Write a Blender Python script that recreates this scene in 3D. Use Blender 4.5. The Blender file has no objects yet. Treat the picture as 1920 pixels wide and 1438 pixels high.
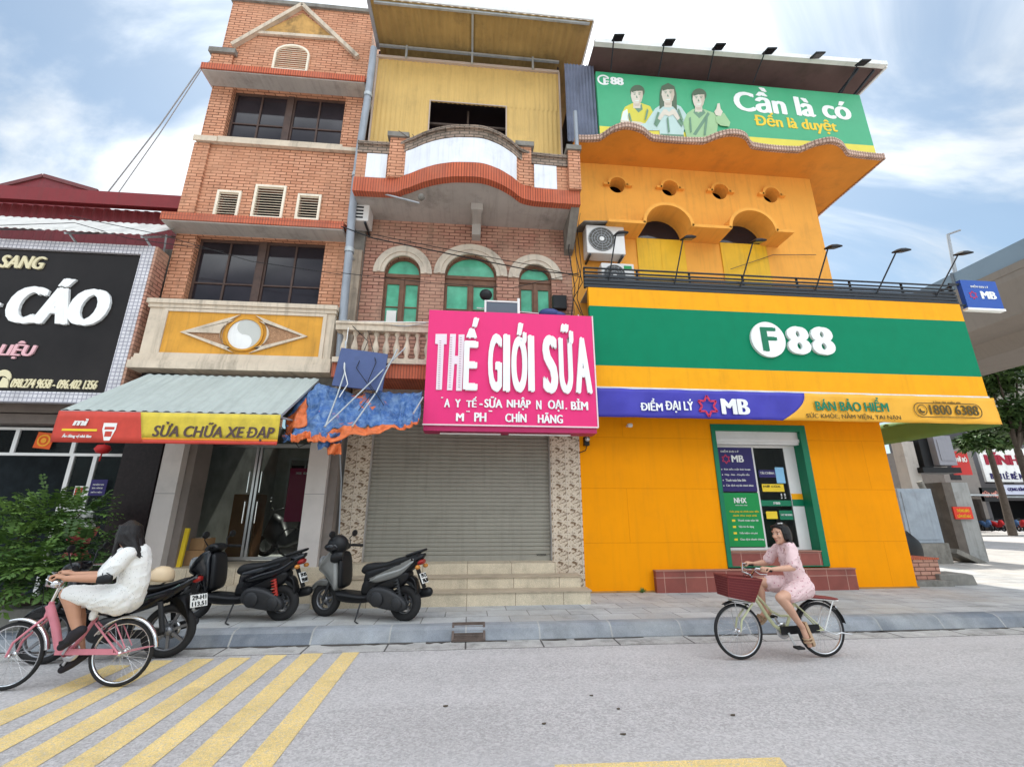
import bpy, math, random
from math import sin, cos, tan, pi, radians as rad, sqrt, atan2
from mathutils import Vector as V, Matrix, noise as mnoise
random.seed(11)
sc = bpy.context.scene
COL = sc.collection
# ---------------------------------------------------------------- camera
FPX, PITCH, YAW, EYE = 835.0, rad(16.3), rad(5.3), 1.6
cd = bpy.data.cameras.new('camera'); cd.sensor_width = 36; cd.lens = 36*FPX/1920
cd.clip_start = .05; cd.clip_end = 3000
co = bpy.data.objects.new('camera', cd); COL.objects.link(co)
co.location = (0, 0, EYE); co.rotation_euler = (pi/2+PITCH, 0, -YAW)
sc.camera = co
# ---------------------------------------------------------------- sky
SUN_EL, SUN_AZ = rad(58), rad(6)
w = bpy.data.worlds.new('World'); sc.world = w; w.use_nodes = True
nt = w.node_tree; N = nt.nodes; L = nt.links
for n in list(N): N.remove(n)
def wn(t, **k):
    n = N.new(t)
    for a, b in k.items(): setattr(n, a, b)
    return n
sky = wn('ShaderNodeTexSky', sky_type='NISHITA', sun_disc=False, sun_elevation=SUN_EL, sun_rotation=SUN_AZ)
sky.air_density = 1.0; sky.dust_density = 1.6; sky.ozone_density = 1.6
tc = wn('ShaderNodeTexCoord'); sx = wn('ShaderNodeSeparateXYZ'); L.new(tc.outputs['Generated'], sx.inputs[0])
def wm(op, a, b=None, c=None):
    n = wn('ShaderNodeMath', operation=op)
    for i, q in enumerate((a, b, c)):
        if q is None: continue
        if isinstance(q, (int, float)): n.inputs[i].default_value = q
        else: L.new(q, n.inputs[i])
    return n.outputs[0]
den = wm('ADD', wm('ABSOLUTE', sx.outputs[2]), .28)
cx = wn('ShaderNodeCombineXYZ'); L.new(wm('DIVIDE', sx.outputs[0], den), cx.inputs[0]); L.new(wm('DIVIDE', sx.outputs[1], den), cx.inputs[1])
mp = wn('ShaderNodeMapping'); mp.inputs['Rotation'].default_value = (0, 0, rad(35)); mp.inputs['Scale'].default_value = (.75, 1.5, 1); mp.inputs['Location'].default_value = (3.1, 7.4, 0)
L.new(cx.outputs[0], mp.inputs[0])
n1 = wn('ShaderNodeTexNoise'); n1.inputs['Scale'].default_value = 1.5; n1.inputs['Detail'].default_value = 9; n1.inputs['Roughness'].default_value = .56; n1.inputs['Distortion'].default_value = .5
L.new(mp.outputs[0], n1.inputs['Vector'])
# clouds thicken towards the sun and thin out to the far left and far right
sd = V((sin(SUN_AZ)*cos(SUN_EL), cos(SUN_AZ)*cos(SUN_EL), sin(SUN_EL)))
dp = wn('ShaderNodeVectorMath', operation='DOT_PRODUCT'); L.new(tc.outputs['Generated'], dp.inputs[0]); dp.inputs[1].default_value = sd
near = wm('POWER', wm('MAXIMUM', dp.outputs['Value'], 0), 5)
cov = wm('ADD', n1.outputs[0], wm('MULTIPLY', near, .12))
rp = wn('ShaderNodeMapRange'); rp.interpolation_type = 'SMOOTHSTEP'; L.new(cov, rp.inputs[0]); rp.inputs[1].default_value = .45; rp.inputs[2].default_value = .63; rp.inputs[3].default_value = .10
n2 = wn('ShaderNodeTexNoise'); n2.inputs['Scale'].default_value = 3.2; n2.inputs['Detail'].default_value = 7; L.new(mp.outputs[0], n2.inputs['Vector'])
shade = wm('ADD', .62, wm('MULTIPLY', n2.outputs[0], .72))
back = wn('ShaderNodeMapRange'); back.interpolation_type = 'SMOOTHSTEP'; L.new(sx.outputs[1], back.inputs[0]); back.inputs[1].default_value = .25; back.inputs[2].default_value = -.55; back.inputs[3].default_value = 1.0; back.inputs[4].default_value = 1.0; back.inputs[3].default_value = 0.0   # unseen clouds behind the camera, boosted to light the shaded fronts
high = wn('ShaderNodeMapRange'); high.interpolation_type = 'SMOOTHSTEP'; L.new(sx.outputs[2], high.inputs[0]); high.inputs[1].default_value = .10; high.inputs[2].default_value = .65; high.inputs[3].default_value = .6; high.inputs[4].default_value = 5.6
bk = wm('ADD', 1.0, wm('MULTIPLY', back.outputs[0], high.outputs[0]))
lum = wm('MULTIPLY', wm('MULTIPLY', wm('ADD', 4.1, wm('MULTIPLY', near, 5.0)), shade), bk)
ccol = wn('ShaderNodeMix', data_type='RGBA', blend_type='MULTIPLY'); ccol.inputs[0].default_value = 1
ccol.inputs[6].default_value = (.90, .955, 1.0, 1); L.new(lum, ccol.inputs[7])
sb = wn('ShaderNodeMix', data_type='RGBA', blend_type='MULTIPLY'); sb.inputs[0].default_value = 1
L.new(sky.outputs[0], sb.inputs[6]); sb.inputs[7].default_value = (.66, .74, .70, 1)
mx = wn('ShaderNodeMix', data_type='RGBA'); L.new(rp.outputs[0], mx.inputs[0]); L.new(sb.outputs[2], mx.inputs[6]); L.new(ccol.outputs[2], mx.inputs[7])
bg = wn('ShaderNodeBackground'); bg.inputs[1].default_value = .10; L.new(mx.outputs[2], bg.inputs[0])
wo = wn('ShaderNodeOutputWorld'); L.new(bg.outputs[0], wo.inputs[0])
# ---------------------------------------------------------------- sun (behind the roofs, hazy)
sl = bpy.data.lights.new('sun', 'SUN'); sl.energy = 2.6; sl.angle = rad(.6); sl.color = (1, .95, .86)
so = bpy.data.objects.new('sun', sl); COL.objects.link(so); so.rotation_euler = (-sd).to_track_quat('-Z', 'Y').to_euler()
so.location = (0, 30, 60)
vs = sc.view_settings; vs.view_transform = 'Standard'; vs.look = 'None'; vs.exposure = 1.2; vs.gamma = 1
# ---------------------------------------------------------------- photo pixel -> point on the real plane Y
_F = V((cos(PITCH)*sin(YAW), cos(PITCH)*cos(YAW), sin(PITCH))); _R = V((cos(YAW), -sin(YAW), 0)); _U = _R.cross(_F)
def ray(px, py): return _F*FPX+_R*(px-960)+_U*(719-py)
def at(px, py, Y):
    d = ray(px, py); return V((0, 0, EYE))+d*(Y/d.y)
def atz(px, py, Z):
    d = ray(px, py); return V((0, 0, EYE))+d*((Z-EYE)/d.z)
def rect(l, t, r, b, Y):
    cxp, cyp = (l+r)/2, (t+b)/2
    return at(l, cyp, Y).x, at(r, cyp, Y).x, at(cxp, b, Y).z, at(cxp, t, Y).z
# ---------------------------------------------------------------- objects
def wloc(o):
    p = V((0, 0, 0))
    while o: p += V(o.location); o = o.parent
    return p
def tag(o, label=None, cat=None, group=None, kind=None):
    if label: o['label'] = label
    if cat: o['category'] = cat
    if group: o['group'] = group
    if kind: o['kind'] = kind
    return o
def thing(name, label, cat, loc=(0, 0, 0), rz=0, group=None):
    o = bpy.data.objects.new(name, None); COL.objects.link(o); o.empty_display_size = .2
    o.location = loc; o.rotation_euler = (0, 0, rz)
    return tag(o, label, cat, group)
def copytree(o, parent=None):
    c = o.copy(); COL.objects.link(c); c.parent = parent
    for ch in list(o.children): copytree(ch, c)
    return c
class MB:
    """collects faces of one part"""
    def __init__(s): s.v = []; s.f = []; s.m = []; s.s = []; s.k = 0; s.sm = False; s.cuts = []
    def cut(s): s.cuts.append((len(s.v), len(s.f))); return s          # what follows becomes an object of its own
    def mat(s, k): s.k = k; return s
    def add(s, vs, fs, smooth=None):
        o = len(s.v); s.v += [tuple(p) for p in vs]
        for f in fs:
            s.f.append([i+o for i in f]); s.m.append(s.k); s.s.append(s.sm if smooth is None else smooth)
        return s
    def box(s, x0, x1, y0, y1, z0, z1):
        if x0 > x1: x0, x1 = x1, x0
        if y0 > y1: y0, y1 = y1, y0
        if z0 > z1: z0, z1 = z1, z0
        return s.add([(x0,y0,z0),(x1,y0,z0),(x1,y1,z0),(x0,y1,z0),(x0,y0,z1),(x1,y0,z1),(x1,y1,z1),(x0,y1,z1)],
            [(0,3,2,1),(4,5,6,7),(0,1,5,4),(1,2,6,5),(2,3,7,6),(3,0,4,7)], False)
    def obox(s, c, sx, sy, sz, R=None):
        R = R or Matrix.Identity(3); c = V(c); vs = []
        for a in (-1, 1):
            for b in (-1, 1):
                for d in (-1, 1): vs.append(c+R@V((a*sx/2, b*sy/2, d*sz/2)))
        return s.add(vs, [(0,1,3,2),(4,6,7,5),(0,4,5,1),(2,3,7,6),(0,2,6,4),(1,5,7,3)], False)
    def beam(s, p, q, w, h, up=(0, 0, 1)):
        p, q = V(p), V(q); d = (q-p); l = d.length; d.normalize(); up = V(up)
        a = d.cross(up)
        if a.length < 1e-4: a = d.cross(V((0, 1, 0)))
        a.normalize(); b = a.cross(d)
        return s.obox((p+q)/2, l, w, h, Matrix((d, a, b)).transposed())
    def prism(s, pts, c0, c1, ax='y'):
        mp = {'y': lambda a, b, c: (a, c, b), 'x': lambda a, b, c: (c, a, b), 'z': lambda a, b, c: (a, b, c)}[ax]
        n = len(pts); vs = [mp(a, b, c0) for a, b in pts]+[mp(a, b, c1) for a, b in pts]
        fs = [list(range(n)), list(range(2*n-1, n-1, -1))]+[(i, i+n, (i+1) % n+n, (i+1) % n) for i in range(n)]
        return s.add(vs, fs, False)
    def tube(s, pts, r, n=8, smooth=True, closed=False):
        pts = [V(p) for p in pts]; m = len(pts); rs = r if isinstance(r, (list, tuple)) else [r]*m
        t0 = (pts[1]-pts[0]).normalized(); a = t0.cross(V((0, 0, 1)))
        if a.length < .05: a = t0.cross(V((0, 1, 0)))
        a.normalize(); vs = []
        for i, p in enumerate(pts):
            if closed: t = pts[(i+1) % m]-pts[i-1]
            else: t = pts[min(i+1, m-1)]-pts[max(i-1, 0)]
            t.normalize(); a = (a-t*a.dot(t)); a.normalize(); b = t.cross(a)
            for k in range(n):
                g = 2*pi*k/n; vs.append(p+(a*cos(g)+b*sin(g))*rs[i])
        fs = []
        for i in range(m if closed else m-1):
            j = (i+1) % m
            for k in range(n): fs.append((i*n+k, i*n+(k+1) % n, j*n+(k+1) % n, j*n+k))
        s.add(vs, fs, smooth)
        if not closed: s.add([vs[k] for k in range(n)], [list(range(n-1, -1, -1))], False); s.add(vs[-n:], [list(range(n))], False)
        return s
    def lathe(s, prof, o=(0, 0, 0), R=None, n=16, smooth=True, closed=False):
        R = R or Matrix.Identity(3); o = V(o); vs = []; m = len(prof)
        for r, h in prof:
            for k in range(n):
                g = 2*pi*k/n; vs.append(o+R@V((r*cos(g), r*sin(g), h)))
        fs = []
        for i in range(m if closed else m-1):
            j = (i+1) % m
            for k in range(n): fs.append((i*n+k, i*n+(k+1) % n, j*n+(k+1) % n, j*n+k))
        return s.add(vs, fs, smooth)
    def ell(s, c, r, R=None, nu=14, nv=9):
        r = (r, r, r) if isinstance(r, (int, float)) else r; R = R or Matrix.Identity(3); c = V(c); vs = [c+R@V((0, 0, -r[2]))]
        for j in range(1, nv):
            p = -pi/2+pi*j/nv
            for i in range(nu):
                g = 2*pi*i/nu; vs.append(c+R@V((r[0]*cos(p)*cos(g), r[1]*cos(p)*sin(g), r[2]*sin(p))))
        vs.append(c+R@V((0, 0, r[2]))); fs = [(0, 1+(i+1) % nu, 1+i) for i in range(nu)]
        for j in range(nv-2):
            for i in range(nu):
                a = 1+j*nu+i; b = 1+j*nu+(i+1) % nu; fs.append((a, b, b+nu, a+nu))
        t = len(vs)-1; fs += [(1+(nv-2)*nu+i, 1+(nv-2)*nu+(i+1) % nu, t) for i in range(nu)]
        return s.add(vs, fs, True)
    def cap(s, p, rp, q, rq, n=12):
        """tapered capsule"""
        p, q = V(p), V(q); d = q-p; l = d.length or 1e-5; d = d/l
        a = d.cross(V((0, 0, 1)));
        if a.length < .05: a = d.cross(V((0, 1, 0)))
        a.normalize(); b = d.cross(a); R = Matrix((a, b, d)).transposed(); pf = [(1e-4, -rp)]
        for j in range(1, 5): g = pi/2*j/4; pf.append((rp*sin(g), -rp*cos(g)))
        for j in range(0, 4): g = pi/2*j/4; pf.append((rq*cos(g), l+rq*sin(g)))
        pf.append((1e-4, l+rq))
        return s.lathe(pf, p, R, n)
    def loft(s, secs, smooth=True, cap=True):
        n = len(secs[0]); vs = [p for sec in secs for p in sec]; fs = []
        for i in range(len(secs)-1):
            for k in range(n): fs.append((i*n+k, i*n+(k+1) % n, (i+1)*n+(k+1) % n, (i+1)*n+k))
        s.add(vs, fs, smooth)
        if cap: s.add(secs[0], [list(range(n-1, -1, -1))], smooth); s.add(secs[-1], [list(range(n))], smooth)
        return s
    def hull(s, st, e=2.6, n=16, smooth=True):
        """loft along local x from stations (x, z_low, z_high, half_width[, y])"""
        secs = []
        for q in st:
            x, z0, z1, hw = q[:4]; yc = q[4] if len(q) > 4 else 0; sec = []
            for k in range(n):
                g = 2*pi*k/n; c_, s_ = cos(g), sin(g)
                sec.append((x, yc+hw*math.copysign(abs(c_)**(2/e), c_), (z0+z1)/2+(z1-z0)/2*math.copysign(abs(s_)**(2/e), s_)))
            secs.append(sec)
        return s.loft(secs, smooth)
    def sheet(s, fn, nu, nv, th=0, smooth=True):
        """grid fn(u,v) with a real thickness"""
        P = [[V(fn(i/nu, j/nv)) for j in range(nv+1)] for i in range(nu+1)]; w_ = nv+1
        vs = [p for r_ in P for p in r_]; fs = [(i*w_+j, (i+1)*w_+j, (i+1)*w_+j+1, i*w_+j+1) for i in range(nu) for j in range(nv)]
        if not th: return s.add(vs, fs, smooth)
        nr = []
        for i in range(nu+1):
            for j in range(nv+1):
                a = P[min(i+1, nu)][j]-P[max(i-1, 0)][j]; b = P[i][min(j+1, nv)]-P[i][max(j-1, 0)]; q = a.cross(b)
                nr.append(q.normalized() if q.length > 0 else V((0, 0, 1)))
        o = len(vs); vs += [p-q*th for p, q in zip(list(vs), nr)]; fs += [tuple(k+o for k in reversed(f)) for f in list(fs)]
        ed = [i*w_ for i in range(nu+1)]+[nu*w_+j for j in range(1, nv+1)]+[i*w_+nv for i in range(nu-1, -1, -1)]+[j for j in range(nv-1, 0, -1)]
        for a, b in zip(ed, ed[1:]+ed[:1]): fs.append((b, a, a+o, b+o))
        return s.add(vs, fs, smooth)
    def mesh(s, me, fn, k=None):
        o = len(s.v); s.v += [tuple(fn(q.co)) for q in me.vertices]
        for p in me.polygons: s.f.append([i+o for i in p.vertices]); s.m.append(s.k if k is None else k); s.s.append(False)
        return s
    def plate(s, loops, yf, th):
        """flat plate in the XZ plane, front face at yf facing -Y, with holes (even-odd)"""
        return s.plate3(loops, (0, yf, 0), (1, 0, 0), (0, 0, 1), th)
    def plate3(s, loops, o, right, up, th):
        me = fill(loops, th); o, right, up = V(o), V(right), V(up); n = right.cross(up)
        s.mesh(me, lambda c: o+right*c.x+up*c.y+n*(c.z-th/2)); bpy.data.meshes.remove(me); return s
    def build(s, name, mats, parent=None, local=False, bevel=0, label=None):
        if s.cuts:
            a, first = (0, 0), None
            for c in s.cuts+[(len(s.v), len(s.f))]:
                q = MB(); q.v = s.v[a[0]:c[0]]; q.f = [[i-a[0] for i in f] for f in s.f[a[1]:c[1]]]; q.m = s.m[a[1]:c[1]]; q.s = s.s[a[1]:c[1]]; a = c
                if q.f: o = q.build(name, mats, parent, local, bevel, label); first = first or o
            return first
        me = bpy.data.meshes.new(name); off = V((0, 0, 0)) if local or not parent else wloc(parent)
        vs = [V(p)-off for p in s.v]; me.from_pydata(vs, [], s.f); me.update()
        if not isinstance(mats, (list, tuple)): mats = [mats]
        for m in mats: me.materials.append(m)
        me.polygons.foreach_set('material_index', s.m); me.polygons.foreach_set('use_smooth', s.s)
        uv = me.uv_layers.new(name='UVMap').data
        for p in me.polygons:
            n = p.normal; ax = max(range(3), key=lambda i: abs(n[i])); a, b = ((1, 2), (0, 2), (0, 1))[ax]
            for li in p.loop_indices:
                c = s.v[me.loops[li].vertex_index]; uv[li].uv = (c[a], c[b])
        o = bpy.data.objects.new(name, me); COL.objects.link(o); o.parent = parent
        if bevel:
            b = o.modifiers.new('bevel', 'BEVEL'); b.width = bevel; b.segments = 2; b.limit_method = 'ANGLE'; b.angle_limit = rad(40)
        if label: o['label'] = label
        return o
def fill(loops, th):
    cu = bpy.data.curves.new('c', 'CURVE'); cu.dimensions = '2D'; cu.fill_mode = 'BOTH'; cu.extrude = th/2
    for lp in loops:
        sp = cu.splines.new('POLY'); sp.points.add(len(lp)-1); sp.use_cyclic_u = True
        for q, (a, b) in zip(sp.points, lp): q.co = (a, b, 0, 1)
    ob = bpy.data.objects.new('c', cu); COL.objects.link(ob); bpy.context.view_layer.update()
    me = bpy.data.meshes.new_from_object(ob.evaluated_get(bpy.context.evaluated_depsgraph_get()))
    bpy.data.objects.remove(ob); bpy.data.curves.remove(cu); return me
def rc(x0, x1, z0, z1): return [(x0, z0), (x1, z0), (x1, z1), (x0, z1)]
def circ(x, z, r, n=28, a0=0, a1=2*pi, rz=None):
    full = abs(a1-a0-2*pi) < 1e-6; m = n if full else n+1
    return [(x+r*cos(a0+(a1-a0)*i/n), z+(rz or r)*sin(a0+(a1-a0)*i/n)) for i in range(m)]
def arch(x, z0, zs, r, n=16, rz=None): return [(x-r, z0), (x+r, z0)]+circ(x, zs, r, n, 0, pi, rz)
_tx = {}
def _tm(body, bold, shear, ext, space):
    cu = bpy.data.curves.new('t', 'FONT'); cu.body = body; cu.offset = bold; cu.shear = shear; cu.extrude = ext; cu.space_character = space; cu.resolution_u = 4
    ob = bpy.data.objects.new('t', cu); COL.objects.link(ob); bpy.context.view_layer.update()
    me = bpy.data.meshes.new_from_object(ob.evaluated_get(bpy.context.evaluated_depsgraph_get()))
    bpy.data.objects.remove(ob); bpy.data.curves.remove(cu); return me
def textmesh(body, bold=0, shear=0, ext=.1, space=1):
    """(verts, faces): glyph outlines; heavier weights by overlaying shifted copies; the barred D is a D plus its bar"""
    vs, fs = [], []; off = .012 if 'Ớ' in body else 0; ex = bold
    def addm(me, dx, dz, dy=0):
        o = len(vs); vs.extend((v.co.x+dx, v.co.y+dy, v.co.z, dz) for v in me.vertices); fs.extend([i+o for i in p.vertices] for p in me.polygons)
    me = _tm(body.replace('Đ', 'D'), off, shear, ext, space)
    for k, (dx, dy) in enumerate(((0, 0),) if ex < .004 else ((0, 0), (-ex, 0), (ex, 0)) if ex < .03 else ((0, 0), (-ex, 0), (ex, 0), (-ex*.5, .012), (ex*.5, -.012))): addm(me, dx, k, dy)
    bpy.data.meshes.remove(me); me = _tm('D', off, shear, ext, space); wd = max(v.co.x for v in me.vertices)-min(v.co.x for v in me.vertices); bpy.data.meshes.remove(me)
    for i, ch in enumerate(body):
        if ch != 'Đ': continue
        me = _tm(body[:i].replace('Đ', 'D')+'D', off, shear, ext, space); x1 = max(v.co.x for v in me.vertices)-wd; bpy.data.meshes.remove(me)
        a, c, z0, z1 = x1-.09-ex, x1+wd*.48, .31, .39; o = len(vs)
        vs.extend((x+shear*y, y, z, -1) for z in (-ext, ext) for x, y in ((a, z0), (c, z0), (c, z1), (a, z1)))
        fs.extend([q+o for q in f] for f in ((3, 2, 1, 0), (4, 5, 6, 7), (0, 1, 5, 4), (1, 2, 6, 5), (2, 3, 7, 6), (3, 0, 4, 7)))
    return vs, fs
def put_text(mb, body, x0, x1, z0, z1, y, depth=.004, bold=.02, shear=0, o=None, right=(1, 0, 0), up=(0, 0, 1), k=None, skew=0, space=1):
    """text scaled into the rectangle; in the plane Y=y or in the frame (o, right, up)"""
    tv, tf = textmesh(body, bold, shear, .5, space); xs = [c[0] for c in tv]; ys = [c[1] for c in tv]
    a0, a1, b0, b1 = min(xs), max(xs), min(ys), max(ys); right, up = V(right), V(up); n = right.cross(up)
    o = V(o) if o is not None else V((0, y, 0))
    ko = mb.k; mb.k = mb.k if k is None else k
    mb.add([o+right*(x0+(c[0]-a0)/(a1-a0)*(x1-x0))+up*(z0+(c[1]-b0)/(b1-b0)*(z1-z0))+n*((c[2]+.5)*max(depth, .005)+.0042-.0007*c[3]) for c in tv], tf, False); mb.k = ko
def text_px(mb, body, l, t, r, b, Y, **kw):
    x0, x1, z0, z1 = rect(l, t, r, b, Y); put_text(mb, body, x0, x1, z0, z1, Y, **kw)
# ---------------------------------------------------------------- materials
MC = {}
def sock(n, v, i):
    if isinstance(v, (int, float)): n.inputs[i].default_value = v
    else: n.id_data.links.new(v, n.inputs[i])
def mat(name, col, rough=.6, metal=0, var=.12, vs=3, fine=0, streak=0, grime=0, bump=0, bs=60, spec=.28, coat=0, col2=None, alpha=None, base=None):
    """principled material with noise mottling, vertical weather streaks and bump. base(nt) may supply the colour socket"""
    m = bpy.data.materials.new(name); m.use_nodes = True; t = m.node_tree; nd = t.nodes; lk = t.links; p = nd['Principled BSDF']
    p.inputs['Roughness'].default_value = rough; p.inputs['Metallic'].default_value = metal; p.inputs['Specular IOR Level'].default_value = spec
    if coat: p.inputs['Coat Weight'].default_value = coat; p.inputs['Coat Roughness'].default_value = .08
    def new(tp, **k):
        n = nd.new(tp)
        for a, b in k.items(): setattr(n, a, b)
        return n
    tcn = new('ShaderNodeTexCoord'); ob = tcn.outputs['Object']; uvs = tcn.outputs['UV']
    def noise(vec, scale, det=4, ro=.55):
        n = new('ShaderNodeTexNoise'); lk.new(vec, n.inputs['Vector']); n.inputs['Scale'].default_value = scale; n.inputs['Detail'].default_value = det; n.inputs['Roughness'].default_value = ro; return n.outputs[0]
    def rng(v, a, b, c=0., d=1.):
        n = new('ShaderNodeMapRange'); lk.new(v, n.inputs[0])
        for i, q in enumerate((a, b, c, d)): n.inputs[i+1].default_value = q
        return n.outputs[0]
    def mixc(f, a, b, bt='MIX'):
        n = new('ShaderNodeMix', data_type='RGBA', blend_type=bt)
        for i, q in ((0, f), (6, a), (7, b)):
            if isinstance(q, (int, float)): n.inputs[i].default_value = q
            elif isinstance(q, tuple): n.inputs[i].default_value = q if len(q) == 4 else q+(1,)
            else: lk.new(q, n.inputs[i])
        return n.outputs[2]
    c = base(new, lk, uvs, ob, noise, rng, mixc) if base else tuple(col)+(1,)
    bh = None
    if isinstance(c, (list,)): c, bh = c
    if col2: c = mixc(rng(noise(ob, vs*.7, 5), .35, .65), c, tuple(col2)+(1,))
    if var:
        g = rng(noise(ob, vs, 6, .6), .25, .75, 1-var, 1+var)
        cb = new('ShaderNodeCombineColor');
        for i in range(3): lk.new(g, cb.inputs[i])
        c = mixc(1., c, cb.outputs[0], 'MULTIPLY')
    if fine:
        g = rng(noise(ob, 140, 2, .7), .3, .7, 1-fine, 1+fine); cb = new('ShaderNodeCombineColor')
        for i in range(3): lk.new(g, cb.inputs[i])
        c = mixc(1., c, cb.outputs[0], 'MULTIPLY')
    if streak:
        mpn = new('ShaderNodeMapping'); lk.new(uvs, mpn.inputs[0]); mpn.inputs['Scale'].default_value = (5, .35, 1)
        f = rng(noise(mpn.outputs[0], 1.6, 6, .65), .5, .78, 0, streak); c = mixc(f, c, (.05, .045, .035))
    if grime:
        f = rng(noise(ob, 1.7, 8, .7), .52, .72, 0, grime); c = mixc(f, c, (.045, .04, .03))
    if isinstance(c, tuple): p.inputs['Base Color'].default_value = c
    else: lk.new(c, p.inputs['Base Color'])
    if bump or bh:
        bn = new('ShaderNodeBump'); bn.inputs['Strength'].default_value = bump or .5; bn.inputs['Distance'].default_value = .01
        if bh: lk.new(bh, bn.inputs['Height'])
        else: lk.new(noise(ob, bs, 4), bn.inputs['Height'])
        lk.new(bn.outputs[0], p.inputs['Normal'])
    if alpha is not None:
        tr = new('ShaderNodeBsdfTransparent'); tr.inputs[0].default_value = (.9, .94, .93, 1); fr = new('ShaderNodeFresnel'); fr.inputs[0].default_value = 1.5
        ms = new('ShaderNodeMixShader'); f2 = new('ShaderNodeMath', operation='MULTIPLY_ADD'); lk.new(fr.outputs[0], f2.inputs[0]); f2.inputs[1].default_value = .9; f2.inputs[2].default_value = alpha
        lk.new(f2.outputs[0], ms.inputs[0]); lk.new(tr.outputs[0], ms.inputs[1]); lk.new(p.outputs[0], ms.inputs[2]); lk.new(ms.outputs[0], nd['Material Output'].inputs[0])
    return m
def brick_base(c1, c2, mo, bw=.235, rh=.072, ms=.011, off=.5, blot=None, bias=-.2):
    def f(new, lk, uv, ob, noise, rng, mixc):
        b = new('ShaderNodeTexBrick'); lk.new(uv, b.inputs['Vector']); b.offset = off
        for k, q in (('Color1', c1), ('Color2', c2), ('Mortar', mo)): b.inputs[k].default_value = q+(1,)
        b.inputs['Scale'].default_value = 1; b.inputs['Mortar Size'].default_value = ms; b.inputs['Mortar Smooth'].default_value = .2; b.inputs['Bias'].default_value = bias
        b.inputs['Brick Width'].default_value = bw; b.inputs['Row Height'].default_value = rh
        c = b.outputs['Color']
        if blot: c = mixc(rng(noise(ob, .8, 6, .6), .45, .7, 0, .8), c, blot+(1,))
        inv = new('ShaderNodeMath', operation='SUBTRACT'); inv.inputs[0].default_value = 1; lk.new(b.outputs['Fac'], inv.inputs[1])
        return [c, inv.outputs[0]]
    return f
# ================================================================ material library
def flat(name, col, **k):
    k.setdefault('var', .06); k.setdefault('rough', .55); return mat(name, col, **k)
def asph_base(new, lk, uv, ob, noise, rng, mixc):
    v = new('ShaderNodeTexVoronoi'); lk.new(ob, v.inputs['Vector']); v.inputs['Scale'].default_value = 62
    s1 = new('ShaderNodeSeparateColor'); lk.new(v.outputs['Color'], s1.inputs[0]); c = mixc(rng(s1.outputs[0], .0, 1.), (.37, .345, .335, 1), (.57, .54, .525, 1))
    c = mixc(rng(noise(ob, 24, 5, .75), .50, .70, 0, .55), c, (.25, .23, .22, 1)); c = mixc(rng(noise(ob, .45, 5, .6), .42, .62, 0, .30), c, (.30, .28, .27, 1))
    mp_ = new('ShaderNodeMapping'); lk.new(uv, mp_.inputs[0]); mp_.inputs['Scale'].default_value = (.06, 1.1, 1); return mixc(rng(noise(mp_.outputs[0], 1.2, 4, .6), .45, .65, 0, .30), c, (.58, .55, .54, 1))
m_asph = mat('asphalt', (.47, .445, .435), rough=.92, var=.06, vs=6, base=asph_base, bump=.8, bs=90)
def pave_base(new, lk, uv, ob, noise, rng, mixc):
    r = brick_base((.42, .42, .41), (.33, .335, .335), (.16, .155, .15), .62, .40, .009, .5, (.36, .33, .29), 0.)(new, lk, uv, ob, noise, rng, mixc); return r
m_pave = mat('pavement_slabs', (.3, .3, .3), rough=.85, var=.16, vs=2.2, fine=.22, grime=.35, base=pave_base, bump=.4)
m_kerb = mat('kerb_stone', (.2, .215, .24), rough=.8, var=.25, vs=3, fine=.2, grime=.3, bump=.3, base=brick_base((.25, .26, .275), (.135, .15, .175), (.33, .32, .30), .98, 2.0, .012, 0, (.33, .33, .32), 0.))
m_gut = mat('gutter_concrete', (.31, .295, .275), rough=.9, var=.3, vs=4, fine=.3, grime=.8, base=brick_base((.42, .40, .375), (.36, .345, .325), (.09, .08, .075), .98, 3.0, .012, 0, None, 0.))
m_line = mat('road_paint', (.62, .40, .10), rough=.8, var=.12, vs=2, fine=.28, grime=.25, base=lambda new, lk, uv, ob, noise, rng, mixc: mixc(rng(noise(ob, 34, 6, .8), .50, .66, 0, .85), (.72, .53, .22, 1), (.42, .39, .37, 1)))
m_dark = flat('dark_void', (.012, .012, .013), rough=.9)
m_brickA = mat('brick_orange', (.5, .2, .1), rough=.85, var=.12, vs=2.5, fine=.1, grime=.28, streak=.25, base=brick_base((.64, .315, .19), (.52, .225, .125), (.17, .07, .035), .25, .078, .010, .5, (.52, .26, .15)))
m_brickB = mat('brick_dull', (.4, .2, .14), rough=.88, var=.15, vs=2, fine=.1, grime=.35, streak=.3, base=brick_base((.50, .265, .19), (.42, .195, .14), (.16, .075, .055), .25, .085, .012, .5, (.46, .30, .21)))
m_solA = mat('soldier_brick', (.52, .13, .06), rough=.8, var=.15, base=brick_base((.55, .13, .06), (.45, .10, .05), (.17, .05, .03), .055, .5, .008, 0, (.4, .13, .08)))
m_conc = mat('concrete_render', (.42, .385, .35), rough=.9, var=.12, vs=1.5, streak=.3, grime=.35)
m_concd = mat('old_concrete', (.22, .205, .18), rough=.95, var=.3, vs=4, grime=.7, streak=.4, bump=.4, bs=30)
m_cream = mat('cream_plaster', (.60, .50, .385), rough=.8, var=.12, vs=3, streak=.6, grime=.45)
m_white = mat('white_paint', (.76, .75, .72), rough=.6, var=.06, streak=.25, grime=.12)
m_ochre = mat('ochre_plaster', (.62, .30, .045), rough=.85, var=.16, vs=3, streak=.5, grime=.3)
m_pebble = mat('pebbledash', (.36, .20, .11), rough=.95, var=.3, vs=30, fine=.5)
m_louv = flat('louvre_cream', (.78, .70, .56), rough=.6, streak=.25)
m_wood = mat('dark_wood', (.075, .045, .035), rough=.5, var=.3, vs=6)
m_woodl = mat('brown_wood', (.17, .085, .05), rough=.5, var=.3, vs=6)
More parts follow.
